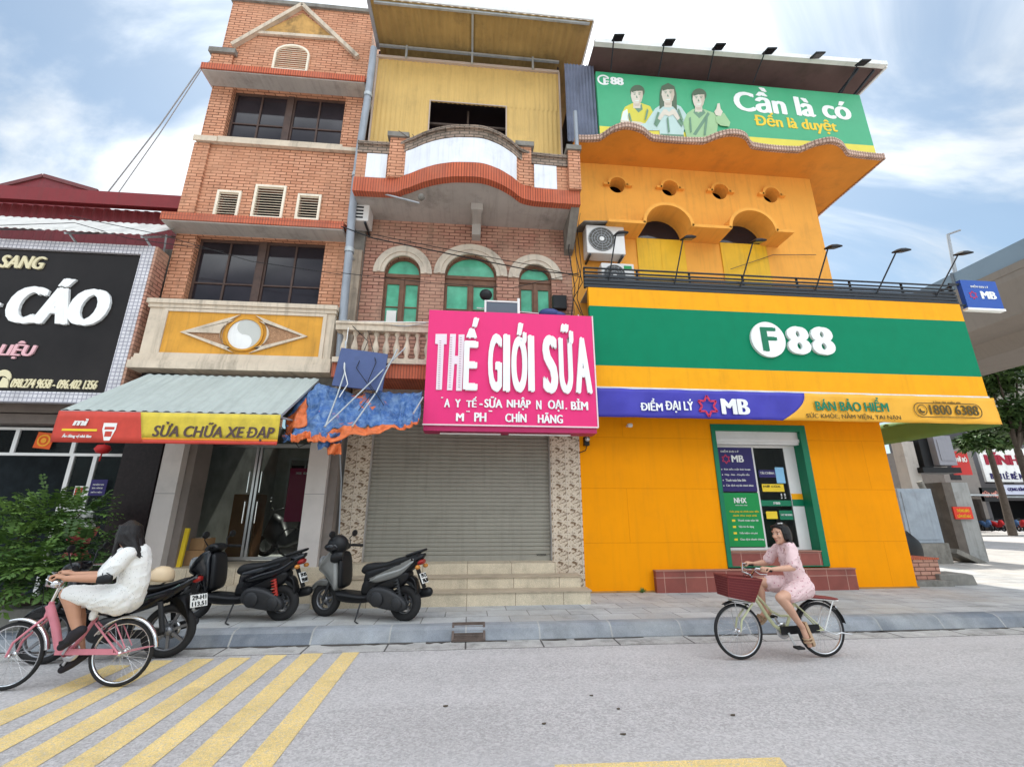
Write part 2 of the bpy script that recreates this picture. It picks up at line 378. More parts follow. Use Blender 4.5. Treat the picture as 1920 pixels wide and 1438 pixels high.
m_gdark = flat('dark_glass', (.022, .018, .022), rough=.07, var=.5, vs=1.2)
m_ggreen = mat('green_glass', (.10, .42, .26), rough=.08, var=.4, vs=2.2)
m_gshop = mat('shop_glass', (.02, .02, .02), rough=.03, alpha=.09, var=0)
m_steel = flat('steel', (.55, .55, .55), rough=.3, metal=.9)
m_chrome = flat('chrome', (.75, .75, .75), rough=.15, metal=1)
m_alu = flat('white_aluminium', (.66, .64, .61), rough=.45)
m_grey = flat('grey_paint', (.38, .40, .42), rough=.5, streak=.3)
m_pipe = mat('grey_pipe', (.30, .33, .37), rough=.5, var=.15, streak=.5)
m_zinc = mat('zinc_sheet', (.42, .45, .46), rough=.45, metal=.3, var=.2, streak=.3)
m_black = flat('black_plastic', (.009, .009, .010), rough=.45)
m_gran = mat('black_granite', (.020, .014, .014), spec=.15, rough=.3, var=.4, vs=25)
m_tilec = flat('cream_tile', (.60, .53, .48), rough=.3, grime=.15)
m_step = mat('speckled_step', (.55, .46, .33), rough=.6, var=.1, vs=5, fine=.35, grime=.3, streak=.2, base=brick_base((.60, .50, .36), (.52, .43, .31), (.28, .21, .15), .8, 3, .006, 0, None, 0.))
m_orange = mat('orange_wall', (.86, .30, .002), spec=.08, rough=.7, var=.05, vs=1, streak=.10, grime=.06, base=brick_base((.88, .305, .002), (.86, .295, .002), (.74, .24, .002), 3.2, 1.05, .006, .3, None, 0.))
m_orange2 = mat('orange_render', (.80, .36, .06), rough=.8, var=.08, vs=1.2, streak=.22, grime=.12)
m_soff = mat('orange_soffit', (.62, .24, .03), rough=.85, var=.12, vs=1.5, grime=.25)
m_yel = mat('yellow_board', (.74, .42, .02), rough=.6, var=.08, streak=.3, grime=.12)
m_green = flat('sign_green', (.002, .20, .095), rough=.5, spec=.10, streak=.06)
m_greend = flat('door_green', (.004, .16, .075), rough=.45, grime=.1)
m_sorange = flat('sign_orange', (.86, .37, .01), rough=.5, spec=.10, streak=.14, grime=.05)
m_lett = flat('white_letter', (.82, .82, .80), rough=.4)
m_redtile = mat('red_tile', (.27, .075, .055), rough=.45, var=.15, grime=.2, base=brick_base((.27, .08, .06), (.23, .062, .048), (.42, .22, .17), .42, .42, .008, 0, None, 0.))
m_blue = mat('banner_blue', (.052, .045, .36), rough=.5, var=.14, vs=2)
m_navy = flat('poster_navy', (.02, .012, .10), rough=.35)
m_bgreen = flat('poster_green', (.004, .24, .055), rough=.35)
m_ban = mat('banner_orange', (.80, .40, .035), rough=.5, var=.06, vs=2)
m_txtg = flat('text_green', (.01, .19, .10), rough=.6)
m_txtd = flat('text_dark', (.09, .065, .02), rough=.6)
m_starr = flat('star_red', (.55, .03, .08), rough=.5)
m_pink = mat('sign_pink', (.74, .026, .17), rough=.38, var=.04, vs=1.5, streak=.06)
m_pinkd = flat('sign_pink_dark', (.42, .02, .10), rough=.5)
m_railb = flat('black_rail', (.02, .024, .03), rough=.4)
m_rooff = mat('roof_underside', (.11, .07, .065), rough=.8, var=.25, vs=1.5, grime=.4)
m_whitem = flat('white_metal', (.72, .72, .70), rough=.4, streak=.15)
m_rub = flat('rubber', (.018, .017, .017), rough=.8)
m_paper = flat('paper', (.75, .74, .70), rough=.6)
m_red = flat('red_plain', (.48, .02, .02), rough=.5)
m_yellow = flat('yellow_plain', (.80, .55, .03), rough=.5)
# ================================================================ ground
b = MB(); b.box(-150, 300, -60, 400, -.5, 0); tag(b.build('road', m_asph), kind='structure')
# pavement: full slab up to the fronts and along the side street
b = MB(); b.prism([(6.86, .17), (6.78, .172), (6.78, -.3), (14, -.3), (14, .15), (9, .15)], -40, 13.6, 'x'); tag(b.build('pavement', m_pave), kind='structure')
b = MB()
b.prism([(6.53, -.2), (6.53, .02), (6.60, .135), (6.66, .168), (6.777, .176), (6.777, -.2)], -40, 13.6, 'x'); tag(b.build('kerb', m_kerb), kind='structure')
b = MB(); b.prism([(6.20, -.2), (6.20, .004), (6.53, .008), (6.53, -.2)], -40, 13.6, 'x'); tag(b.build('gutter', m_gut), kind='structure')
m_lit = mat('pale_pavers', (.42, .40, .37), rough=.85, var=.15, vs=1.5, fine=.15, grime=.15, base=brick_base((.40, .38, .355), (.35, .33, .31), (.24, .22, .20), .4, .4, .01, .5, None, 0.))
b = MB(); b.box(13.6, 22.5, 6.6, 30, -.2, .15); b.box(12.2, 19, 14, 120, -.2, .148); tag(b.build('side_pavement', m_lit), kind='structure')
b = MB(); b.box(19.5, 60, 31, 34, -.2, .12); b.box(25.5, 70, 12, 16, -.2, .1); b.box(20, 120, 60, 75, -.2, .14); tag(b.build('far_pavement', m_lit), kind='structure')
# yellow hatching on the road: slanted bars inside the photo's left foreground
def on(px, py): q = atz(px, py, 0); return (q.x, q.y)
b = MB()
bars = [((643,1223),(674,1223),(453,1438),(510,1438)), ((567,1225),(606,1225),(334,1438),(397,1438)), ((499,1228),(538,1228),(227,1438),(283,1438)), ((431,1233),(470,1233),(116,1438),(176,1438)), ((365,1235),(402,1235),(0,1438),(68,1438)), ((289,1238),(326,1238),(0,1384),(0,1411)), ((205,1247),(246,1247),(0,1333),(0,1361))]
for q in bars:
    A, B, D, C_ = [V(on(*p)) for p in q]
    C_ = B+(C_-B)*1.6; D = A+(D-A)*1.6
    b.add([(p.x, p.y, .004) for p in (A, D, C_, B)], [(0, 1, 2, 3)], False)
tag(b.build('hatch_marking', m_line), kind='structure')
b = MB()
P0, P1 = V(on(1040, 1434)), V(on(1462, 1420))
b.add([(P0.x-.02, P0.y-.30, .004), (P1.x-.1, P1.y-.36, .004), (P1.x, P1.y, .004), (P0.x, P0.y, .004)], [(0, 1, 2, 3)], False)
tag(b.build('lane_marking', m_line), kind='structure')
# drain grate at the kerb
t = thing('drain_grate', 'rusty iron drain grate set into the kerb stones', 'drain', (0.03, 6.5, 0))
m_rust = mat('rusty_iron', (.11, .08, .066), rough=.8, var=.3, vs=12, grime=.3)
b = MB(); x0, x1 = -.17, .24
for (p, q, ww) in (((x0, 6.49, .02), (x0, 6.70, .19), .03), ((x1, 6.49, .02), (x1, 6.70, .19), .03)): b.beam(p, q, ww, .03)
b.beam((x0, 6.50, .03), (x1, 6.50, .03), .03, .03); b.beam((x0, 6.69, .185), (x1, 6.69, .185), .03, .03); b.build('frame', m_rust, t)
b = MB()
for i in range(1, 8):
    f = i/8; b.beam((x0+.012, 6.495+.20*f, .025+.165*f), (x1-.012, 6.495+.20*f, .025+.165*f), .012, .024)
b.build('bars', m_rust, t)
# small litter and stains
for i, (px, py, s) in enumerate([(1020, 1358, .014), (835, 1325, .018), (1160, 1330, .012), (1110, 1305, .012), (1170, 1378, .016), (448, 1215, .016), (1375, 1342, .018)]):
    q = atz(px, py, 0); b = MB(); n = 7
    pts = [(q.x+s*(1.6 if k % 2 else 1)*cos(2*pi*k/n)*random.uniform(.7, 1.3), q.y+s*.6*sin(2*pi*k/n)*random.uniform(.7, 1.3)) for k in range(n)]
    b.prism(pts, .004, .012, 'z')
    tag(b.build('dry_leaf', flat('leaf_litter', (.09, .07, .05), rough=.9)), 'small dark dry leaf lying on the grey road', 'leaf', 'dry leaves scattered on the road')

# silt and grit along the foot of the kerb
random.seed(21)
b = MB(); x = -9.0
while x < 12:
    l = random.uniform(.25, 1.1); n = 6; yo = [random.uniform(.008, .07) for _ in range(n+1)]; yi = [random.uniform(.0, .02) for _ in range(n+1)]
    P_ = [(x+l*i/n, 6.535-yi[i]) for i in range(n+1)]+[(x+l*i/n, 6.52-yo[i]) for i in range(n, -1, -1)]
    b.prism(P_, .009, .013, 'z'); x += l*random.uniform(.75, 1.7)
tag(b.build('gutter_silt', flat('silt', (.07, .06, .052), rough=1, var=.3)), kind='stuff')
# ================================================================ F88 house (orange)
YF = 9.1
hF = thing('orange_corner_house', 'orange corner shop house with wavy soffit, round wall holes and arched hoods', 'building', (5.7, YF, .15))
def wavy():
    pts = [(2.3,8.41),(2.88,8.34),(3.12,8.07),(3.4,7.94),(3.81,8.02),(4.15,8.22),(5.4,8.2),(5.69,7.99),(5.97,7.9),(6.31,7.96),(6.66,8.22),(7.89,8.24),(8.14,8.02),(8.46,7.9),(8.82,8.0),(9.18,8.22),(10.16,8.27)]
    out = []
    for i in range(len(pts)-1):
        p0, p1, p2, p3 = pts[max(i-1, 0)], pts[i], pts[i+1], pts[min(i+2, len(pts)-1)]
        for k in range(4):
            t = k/4; out.append((p1[0]+(p2[0]-p1[0])*t, .5*(2*p1[1]+(p2[1]-p0[1])*t+(2*p0[1]-5*p1[1]+4*p2[1]-p3[1])*t*t+(3*p1[1]-p0[1]-3*p2[1]+p3[1])*t**3)))
    return out+[pts[-1]]
WV = wavy()
# lower wall with the door opening
dx0, dx1, dz0, dz1 = 5.30, 7.20, .62, 3.40
b = MB(); b.plate([[(2.25, .14), (9.18, .14), (9.18, 4.2), (2.25, 4.2)], rc(5.16, 7.33, .12, 3.46)], YF, .25)
b.box(8.93, 9.18, YF+.25, 15, .14, 4.2); b.build('lower_wall', m_orange, hF)
# upper wall with round holes
holes = [(3.50, 9.52), (4.87, 9.53), (6.21, 9.53), (7.6, 9.53)]
b = MB(); b.plate([rc(2.25, 8.82, 4.2, 10.17)]+[circ(x, z, .195) for x, z in holes], YF, .25)
b.box(8.57, 8.82, YF+.25, 16, 4.2, 10.17); b.box(2.25, 2.5, YF+.25, 16, 4.2, 10.17); b.build('upper_wall', m_orange2, hF)
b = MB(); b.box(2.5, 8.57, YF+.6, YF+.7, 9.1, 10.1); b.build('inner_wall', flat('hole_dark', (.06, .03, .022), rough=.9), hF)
for x, z in holes:
    b = MB(); b.plate([circ(x, z, .265, 20, -.1, pi+.1)+circ(x, z, .2, 20, pi+.1, -.1)], YF-.09, .11)
    b.box(x-.36, x-.22, YF-.09, YF+.02, z-.03, z+.03); b.box(x+.22, x+.36, YF-.09, YF+.02, z-.03, z+.03); b.build('round_hood', m_orange2, hF)
# arched eyebrow hoods
prof = [(3.0, 8.0)]
for xc in (4.44, 6.52): prof += [(xc-.56, 8.0)]+[(xc-.54*cos(pi*i/16), 8.02+.53*sin(pi*i/16)) for i in range(17)]+[(xc+.56, 8.0)]
prof += [(7.52, 8.0)]
up = []
for i, p in enumerate(prof):
    a = V(prof[max(i-1, 0)]); c = V(prof[min(i+1, len(prof)-1)]); d = (c-a).normalized(); up.append((p[0]-d.y*.075, p[1]+d.x*.075))
b = MB(); n = len(prof)
vs = [(x, y, z) for y in (8.48, YF-.002) for x, z in prof+up]; b = MB(); m2 = 2*n; fs = []
for i in range(n-1): fs += [(i, i+1, n+i+1, n+i), (m2+i, m2+n+i, m2+n+i+1, m2+i+1), (i, m2+i, m2+i+1, i+1), (n+i, n+i+1, m2+n+i+1, m2+n+i)]
fs += [(0, n, m2+n, m2), (n-1, m2+n-1, m2+2*n-1, 2*n-1)]
b.add(vs, fs, False); b.build('arched_hood', m_orange2, hF)
for xc in (4.47, 6.6):
    b = MB(); b.plate([circ(xc, 8.05, .60, 20, 0, pi)], YF-.012, .02); b.build('fanlight', m_gdark, hF)
    b = MB(); b.plate([rc(xc-.60, xc+.60, 6.3, 8.03)], YF-.03, .04); b.box(xc-.01, xc+.01, YF-.035, YF-.03, 6.3, 8.03); b.build('boarded_window', m_yel, hF)
# wavy soffit slab and its tiled edge
b = MB(); loop = WV+[(10.44, 16), (2.3, 16)]
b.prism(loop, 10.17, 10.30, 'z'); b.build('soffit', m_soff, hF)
m_edge = mat('tiled_edge', (.5, .3, .22), rough=.7, base=brick_base((.58, .40, .31), (.48, .31, .24), (.22, .14, .10), .07, .09, .012, 0, None, 0.), var=.2, grime=.4)
b = MB()
for (xa, ya), (xb, yb) in zip(WV, WV[1:]): b.add([(xa, ya-.02, 10.16), (xb, yb-.02, 10.16), (xb, yb-.02, 10.31), (xa, ya-.02, 10.31), (xa, ya+.06, 10.16), (xb, yb+.06, 10.16), (xb, yb+.06, 10.31), (xa, ya+.06, 10.31)], [(0, 1, 2, 3), (0, 4, 5, 1), (3, 2, 6, 7), (4, 7, 6, 5)], False)
b.box(10.16, 10.2, 8.25, 16, 10.15, 10.33); b.build('soffit_edge', m_edge, hF)
# top floor behind the billboard, roof sheet with white gutter
b = MB(); b.box(2.5, 8.8, 9.6, 15.9, 10.3, 12.75); b.build('top_wall', m_rooff, hF)
b = MB(); b.add([(2.78, 8.0, 12.70), (10.6, 8.0, 12.88), (10.6, 15, 13.3), (2.78, 15, 13.1), (2.78, 8.0, 12.76), (10.6, 8.0, 12.94), (10.6, 15, 13.36), (2.78, 15, 13.16)], [(0, 3, 2, 1), (4, 5, 6, 7), (0, 1, 5, 4), (1, 2, 6, 5), (2, 3, 7, 6), (3, 0, 4, 7)], False)
rf = b.build('roof', m_rooff, hF)
b = MB(); b.beam((2.78, 7.96, 12.76), (10.62, 7.96, 12.94), .12, .13); b.beam((10.64, 7.96, 12.92), (10.64, 15, 13.32), .05, .12); b.build('gutter', m_whitem, rf)
b = MB()
for x in (9.55, 10.0): b.beam((x, 8.6, 12.35), (x+.35, 8.05, 12.84), .05, .05)
b.build('bracket', m_railb, rf)
# corrugated side screen left of the billboard
b = MB()
xs = [2.14+i*.0425 for i in range(19)]
vs = [(x, 8.52+(.03 if i % 2 else 0), z) for i, x in enumerate(xs) for z in (10.25, 12.72)]; nn = len(vs); vs += [(x, y+.01, z) for x, y, z in vs]
fs = [(2*i, 2*i+2, 2*i+3, 2*i+1) for i in range(18)]+[(nn+2*i, nn+2*i+1, nn+2*i+3, nn+2*i+2) for i in range(18)]
b.add(vs, fs, False); b.build('corrugated_screen', mat('blue_grey_sheet', (.15, .165, .22), rough=.5, metal=.3, var=.2, streak=.4), hF)
# door: green surround, roller housing, frame, glass, posters
b = MB(); b.plate([rc(5.16, 7.33, .58, 3.47), rc(5.25, 7.19, .60, 3.33)], YF-.03, .35); doorf = b.build('door_frame', m_greend, hF)
b = MB(); b.box(5.251, 7.189, 9.16, 9.4, 3.05, 3.33); b.box(5.251, 7.189, 9.13, 9.16, 3.10, 3.17); b.build('shutter_housing', m_alu, doorf)
YG = 9.34
b = MB(); b.plate([rc(5.255, 7.185, .88, 3.05), rc(5.37, 6.16, .93, 3.0), rc(6.21, 6.92, .93, 3.0)], YG-.02, .05); dleaf = b.build('door_leaf', m_alu, hF)
b = MB(); b.box(5.37, 6.16, YG, YG+.012, .93, 3.0); b.box(6.21, 6.92, YG, YG+.012, .93, 3.0); b.build('glass', m_gshop, dleaf)
b = MB(); b.box(6.93, 7.18, YG-.03, YG-.021, 2.02-.12, 2.02); b.mat(1).box(6.93, 7.18, YG-.03, YG-.021, 1.76, 1.898); b.build('stripe', [m_sorange, m_greend], dleaf)
# posters on the left leaf
b = MB(); b.box(5.36, 6.165, YG-.034, YG-.022, 2.06, 3.0); pn = b.build('navy_poster', m_navy, dleaf)
b = MB(); Y = YG-.034
put_text(b, 'ĐIỂM ĐẠI LÝ', 5.44, 5.86, 2.88, 2.95, Y, depth=.002, bold=.02); b.cut(); put_text(b, 'MB', 5.67, 5.95, 2.68, 2.83, Y, depth=.002, bold=.035)
for i, (tx, ww) in enumerate((('Rút tiền mặt linh hoạt', .60), ('Nạp - Rút - Chuyển tiền', .56), ('Thanh toán hóa đơn', .46), ('Các dịch vụ tài chính khác', .62))):
    z = 2.50-.115*i; b.cut(); put_text(b, tx, 5.47, 5.47+ww, z, z+.055, Y, depth=.002, bold=.02); b.box(5.41, 5.43, Y-.002, Y, z+.012, z+.034)
def star(mb, cx_, cz, r, y, d=.003):
    for k in range(6):
        a = pi/2+k*pi/3; c, s_ = cos(a), sin(a); pt = (cx_+r*c, cz+r*s_)
        for sg in (-1, 1):
            a2 = a+sg*pi/6; q = (cx_+r*.55*cos(a2), cz+r*.55*sin(a2)); dxx, dzz = q[0]-pt[0], q[1]-pt[1]; l = sqrt(dxx*dxx+dzz*dzz); nx, nz = -dzz/l*r*.09, dxx/l*r*.09
            lp = [(pt[0]+nx, pt[1]+nz), (q[0]+nx, q[1]+nz), (q[0]-nx, q[1]-nz), (pt[0]-nx, pt[1]-nz)]
            mb.prism(lp, y-d, y, 'y')
b.cut(); b.mat(1); star(b, 5.545, 2.745, .10, Y); b.build('poster_writing', [m_paper, m_starr], pn)
b = MB(); b.box(5.36, 6.165, YG-.034, YG-.022, .95, 2.03); pg = b.build('green_poster', m_bgreen, dleaf)
b = MB(); put_text(b, 'NHX', 5.60, 5.88, 1.82, 1.93, Y, depth=.002, bold=.04); put_text(b, 'NGÂN HÀNG XANH', 5.62, 5.88, 1.765, 1.79, Y, depth=.002)
for i, (tx, ww) in enumerate((('Thanh toán tiện lợi', .46), ('Tiện ích đa dạng', .34), ('Tiết kiệm chi phí', .40), ('Giao dịch nhanh chóng', .52))):
    z = 1.44-.125*i; b.cut(); put_text(b, tx, 5.62, 5.62+ww, z, z+.05, Y, depth=.002, bold=.02)
b.cut(); b.mat(1); put_text(b, 'Giải pháp tài chính toàn diện', 5.47, 6.12, 1.62, 1.67, Y, depth=.002); put_text(b, 'dành cho mọi nhà', 5.53, 6.06, 1.54, 1.585, Y, depth=.002)
for i in range(4): b.cut(); b.box(5.50, 5.57, Y-.002, Y, 1.445-.125*i, 1.485-.125*i)
b.build('poster_writing', [m_paper, m_yellow], pg)
# stickers on the right leaf
b = MB(); Y = YG-.006
b.box(6.30, 6.80, Y, Y+.004, 2.06, 2.22); b.box(6.30, 6.55, Y, Y+.004, 1.50, 1.65)
b.mat(1); b.box(6.215, 6.915, Y, Y+.004, 1.76, 1.88); b.box(6.60, 6.90, Y, Y+.004, 1.48, 1.67)
b.mat(2); b.box(6.27, 6.75, Y, Y+.004, 2.36, 2.52); b.mat(3); b.box(6.66, 6.86, Y-.001, Y+.003, 2.24, 2.58)
b.mat(4); put_text(b, 'MỞ CỬA', 6.33, 6.72, 2.15, 2.2, Y, depth=.001, k=5); put_text(b, 'F88', 6.5, 6.65, 1.795, 1.845, Y, depth=.001); put_text(b, 'VAY NHANH', 6.62, 6.88, 1.56, 1.6, Y, depth=.001)
put_text(b, 'TÀI CHÍNH', 6.30, 6.62, 2.43, 2.49, Y, depth=.001)
for z in (1.92, 1.97, 2.0): b.box(6.70, 6.73, Y, Y+.004, z, z+.02); b.box(6.78, 6.81, Y, Y+.004, z, z+.02)
b.build('sticker', [m_yellow, m_greend, m_navy, flat('sky_blue', (.25, .5, .7)), m_paper, m_txtd], dleaf)
# the lit room behind the glass
m_room = flat('room_grey', (.80, .80, .78), rough=.7)
b = MB(); b.box(4.4, 8.6, 12.0, 12.1, .6, 3.6); b.box(4.3, 4.4, 9.36, 12, .6, 3.6); b.box(8.6, 8.7, 9.36, 12, .6, 3.6); b.box(4.3, 8.7, 9.36, 12.1, 3.5, 3.6); b.box(4.3, 8.7, 9.36, 12.1, .55, .62)
b.build('interior', m_room, hF)
b = MB(); b.box(5.6, 7.6, 10.9, 11.4, .62, 1.6); b.mat(1).box(5.5, 7.7, 10.85, 11.45, 1.6, 1.66); b.mat(2).box(5.3, 8.0, 11.9, 11.99, 2.3, 2.75); b.mat(3).box(6.7, 7.2, 11.0, 11.05, 1.75, 2.1); b.build('counter', [m_greend, m_alu, flat('teal_panel', (.12, .38, .34)), m_black], hF)
# red tiled steps
sx0, sx1, sz1_ = at(1231, 1090, 8.97).x, at(1607, 1085, 8.97).x, at(1400, 1067, 8.97).z-.02
b = MB(); b.box(sx0, sx1, 8.97, 9.085, .14, sz1_); b.box(5.255, 7.185, 9.08, 9.31, .585, .86); stp = b.build('front_step', m_redtile, hF)
b = MB(); b.box(sx0-.01, sx1+.01, 8.955, 9.083, sz1_, sz1_+.02); b.box(5.257, 7.183, 9.05, 9.31, .86, .88); b.build('tread', flat('terracotta', (.36, .17, .12), grime=.2), stp)
b = MB(); b.box(2.26, 9.2, YF-.02, YF, .15, .18); b.build('skirting', mat('dirt_edge', (.4, .2, .05), grime=.6), hF)
b = MB(); b.box(2.25, 9.3, 15, 15.2, .1, 12); b.build('rear_wall', m_conc, hF)
# ---------------------------------------------------------------- fascia sign board
YS = 8.4
sg = thing('fascia_sign', 'long green and orange fascia sign board with white F88 letters above the entrance', 'sign', (6.8, YS, 4.05))
z0, z1, z2, z3 = 4.05, 4.50, 5.83, 6.26
b = MB(); b.box(2.42, 11.2, YS, YS+.12, z0, z1); b.mat(1).box(2.42, 11.2, YS, YS+.12, z1, z2); b.mat(0).box(2.42, 11.2, YS, YS+.12, z2, z3)
b.mat(0).box(11.08, 11.2, YS+.12, 14, z0, z1); b.mat(1).box(11.08, 11.2, YS+.12, 14, z1, z2); b.mat(0).box(11.08, 11.2, YS+.12, 14, z2, z3)
b.build('panel', [m_sorange, m_green, flat('seam', (.45, .26, .02))], sg)
b = MB(); b.box(2.40, 11.22, YS-.02, YS+.13, z0-.05, z0-.002); b.box(11.201, 11.22, YS-.02, 14, z0-.05, z0-.002); b.build('bottom_trim', m_whitem, sg)
b = MB(); b.box(2.45, 11.07, YS+.121, YF-.001, z0-.03, z0); b.box(9.19, 11.07, YF, 14, z0-.03, z0); b.build('underside', mat('soffit_board', (.45, .42, .38), base=brick_base((.5, .46, .42), (.42, .39, .36), (.2, .18, .16), 4, .12, .01, 0, None, 0.)), sg)
b = MB(); b.box(2.42, 11.1, YS+.12, YF-.001, z3-.02, z3); b.build('top_sheet', m_zinc, sg)
# emblem and figures
cx0, cx1, cz0, cz1 = rect(1406, 606, 1469, 671, YS)
cxm, czm, rr = (cx0+cx1)/2, (cz0+cz1)/2, (cx1-cx0)/2
b = MB(); b.plate([circ(cxm, czm, rr, 36, rz=(cz1-cz0)/2)], YS-.06, .06); em = b.build('emblem', m_lett, sg)
b = MB(); fx0, fx1, fz0, fz1 = cxm-rr*.42, cxm+rr*.5, czm-rr*.72, czm+rr*.72
put_text(b, 'F', fx0, fx1, fz0, fz1, YS-.06, depth=.004, bold=.045); b.build('letter', m_greend, em)
for l, t_, r, bt in ((1473, 614, 1515, 666), (1518, 615, 1560, 667)):
    b = MB(); text_px(b, '8', l, t_, r, bt, YS, depth=.06, bold=.06); b.build('figure', m_lett, sg)
# ---------------------------------------------------------------- cloth banner under the fascia
bn = thing('cloth_banner', 'long violet blue and orange cloth banner hanging under the green fascia sign', 'banner', (6.8, 8.33, 3.4))
def bw(x, z): return 8.33+.012*sin(x*5+z*4)+.01*sin(x*11-z*7)+.008*mnoise.noise(V((x*3, z*5, 1)))
bz0, bz1 = 3.42, 4.0
def split(z): f = (z-bz0)/(bz1-bz0); return 6.30+.55*(1-(1-f)**2)
b = MB()
b.sheet(lambda u, v: (lambda z: (lambda x: (x, bw(x, z), z))(2.44+(split(z)-2.44)*u))(bz0+(bz1-bz0)*v), 60, 8, -.006)
b.mat(1).sheet(lambda u, v: (lambda z: (lambda x: (x, bw(x, z), z))(split(z)+(11.24-split(z))*u))(bz0+(bz1-bz0)*v), 60, 8, -.006)
b.build('cloth', [m_blue, m_ban], bn)
YB = 8.30
b = MB(); text_px(b, 'ĐIỂM', 1200, 747, 1242, 770, YB, bold=.04, depth=.003); text_px(b, 'ĐẠI LÝ', 1247, 748, 1300, 774, YB, bold=.04, depth=.003); b.cut(); text_px(b, 'MB', 1352, 748, 1405, 777, YB, bold=.055, depth=.003)
b.cut(); b.mat(1); x0, x1, q0, q1 = rect(1308, 741, 1346, 782, YB); star(b, (x0+x1)/2, (q0+q1)/2, (x1-x0)/2*1.02, YB-.003, .004); b.mat(0); b.build('white_writing', [m_lett, m_starr], bn)
b = MB(); text_px(b, 'BÁN BẢO HIỂM', 1528, 744, 1664, 771, YB, bold=.035, depth=.003)
b.cut(); b.mat(1); text_px(b, 'SỨC KHỎE, NẰM VIỆN, TAI NẠN', 1512, 773, 1688, 787, YB, bold=.008, depth=.003); b.cut(); text_px(b, '1800 6388', 1743, 760, 1834, 778, YB, bold=.022, depth=.003); b.cut(); text_px(b, 'Tổng đài miễn phí', 1748, 752, 1800, 757, YB, depth=.003, bold=0)
x0, x1, q0, q1 = rect(1714, 756, 1841, 783, YB); h = (q1-q0)/2
outer = circ(x1-h, q0+h, h, 10, -pi/2, pi/2)+circ(x0+h, q0+h, h, 10, pi/2, 3*pi/2); h2 = h*.9; inner = circ(x1-h, q0+h, h2, 10, -pi/2, pi/2)+circ(x0+h, q0+h, h2, 10, pi/2, 3*pi/2)
b.cut(); b.plate([outer, inner], YB-.002, .003); b.cut(); b.plate([circ(x0+h*1.25, q0+h, h*.72), circ(x0+h*1.25, q0+h, h*.62)], YB-.002, .003)
b.plate([circ(x0+h*1.25, q0+h, h*.45, 10, pi*.9, pi*1.75)+circ(x0+h*1.30, q0+h*1.1, h*.28, 10, pi*1.75, pi*.9)], YB-.002, .003)
b.build('dark_writing', [m_txtg, m_txtd], bn)
# side-street banner seen from behind
b = MB(); b.sheet(lambda u, v: (11.24+.015*sin(u*40), 8.36+6*u, 3.40+.55*v), 30, 4, .006); b.build('side_banner', flat('banner_green', (.16, .34, .10)), bn)
# ---------------------------------------------------------------- rail on top of the fascia
rl = thing('slatted_rail', 'black metal rail of horizontal bars along the top of the green fascia sign', 'railing', (6.8, 8.42, 6.26))
b = MB()
for i, z in enumerate((6.30, 6.38, 6.46, 6.55, 6.64, 6.74)): b.box(2.34, 11.2, 8.40, 8.44, z-.031 if i < 4 else z-.012, z+.031 if i < 4 else z+.012)
for i, z in enumerate((6.30, 6.38, 6.46, 6.55, 6.64, 6.74)): b.box(11.16, 11.2, 8.44, 13, z-.018, z+.018)
b.build('bars', m_railb, rl)
for x in (2.36, 3.55, 4.75, 6.0, 7.3, 8.6, 9.9, 11.18):
    b = MB(); b.box(x-.02, x+.02, 8.44, 8.47, 6.26, 6.76); b.build('post', m_railb, rl)
# ---------------------------------------------------------------- floodlights
def floodlight(px0, py0, px1, py1, Y0, lab, group, lit=1.0, head=.24, reach=.55):
    """arm rooted at pixel 0 on plane Y0, lamp head at pixel 1, reaching out"""
    p = at(px0, py0, Y0); q = at(px1, py1, Y0-reach)
    if p.z < 9: p = V((at(px0, 520, Y0+.05).x, Y0+.05, 6.32))
    t = thing('floodlight', lab, 'floodlight', p, 0, group)
    e = V((q.x-.10, q.y+.02, q.z-.01)); b = MB(); b.tube([p, p+(e-p)*.93+V((0, 0, .0)), e, q], .016, 6); b.build('arm', m_railb, t)
    b = MB(); R = Matrix.Rotation(rad(18), 3, 'X')@Matrix.Rotation(rad(-6), 3, 'Y')
    b.loft([[V((q.x, q.y, q.z))+R@V((sx_*hx, sy_*hy, z_)) for sx_, sy_ in ((-1, -1), (1, -1), (1, 1), (-1, 1))] for hx, hy, z_ in ((.07*head/.3, .05, .045), (.16*head/.3, .11, 0), (.16*head/.3, .11, -.03))], False); b.build('lamp_head', m_black, t)
    b = MB(); b.obox(V((q.x, q.y, q.z))+R@V((0, 0, -.033)), .26*head/.3, .18, .006, R); b.build('lens', m_gdark, t)
G1 = 'floodlights along the top billboard'
for i, (a, c, d, e) in enumerate([(1145, 135, 1159, 70), (1234, 143, 1254, 79), (1327, 150, 1348, 87), (1412, 156, 1443, 95), (1512, 124, 1533, 103), (1578, 175, 1618, 117)]):
    lab = ['floodlight over the corner emblem, leftmost above the top billboard', 'floodlight second from left above the billboard faces', 'floodlight third from left above the billboard', 'floodlight fourth from left above the billboard slogan', 'floodlight second from right above the billboard slogan', 'rightmost floodlight over the bracketed roof end'][i]
    floodlight(a, c, d, e, 8.36, lab, G1, reach=.62)
G2 = 'floodlights along the rail of the fascia sign'
for i, (a, c, d, e) in enumerate([(1138, 505, 1164, 438), (1260, 500, 1290, 446), (1380, 508, 1421, 452), (1518, 512, 1562, 463), (1628, 521, 1690, 470), (1736, 526, 1806, 475)]):
    lab = ['floodlight on rail in front of the white air conditioner', 'floodlight on rail below the left arched hood', 'floodlight on rail below the right arched hood', 'floodlight on rail at the right edge of the orange wall', 'floodlight on rail against open sky, second from right', 'floodlight on rail farthest right beside the blue MB sign'][i]
    floodlight(a, c, d, e, 8.42, lab, G2, reach=.5)
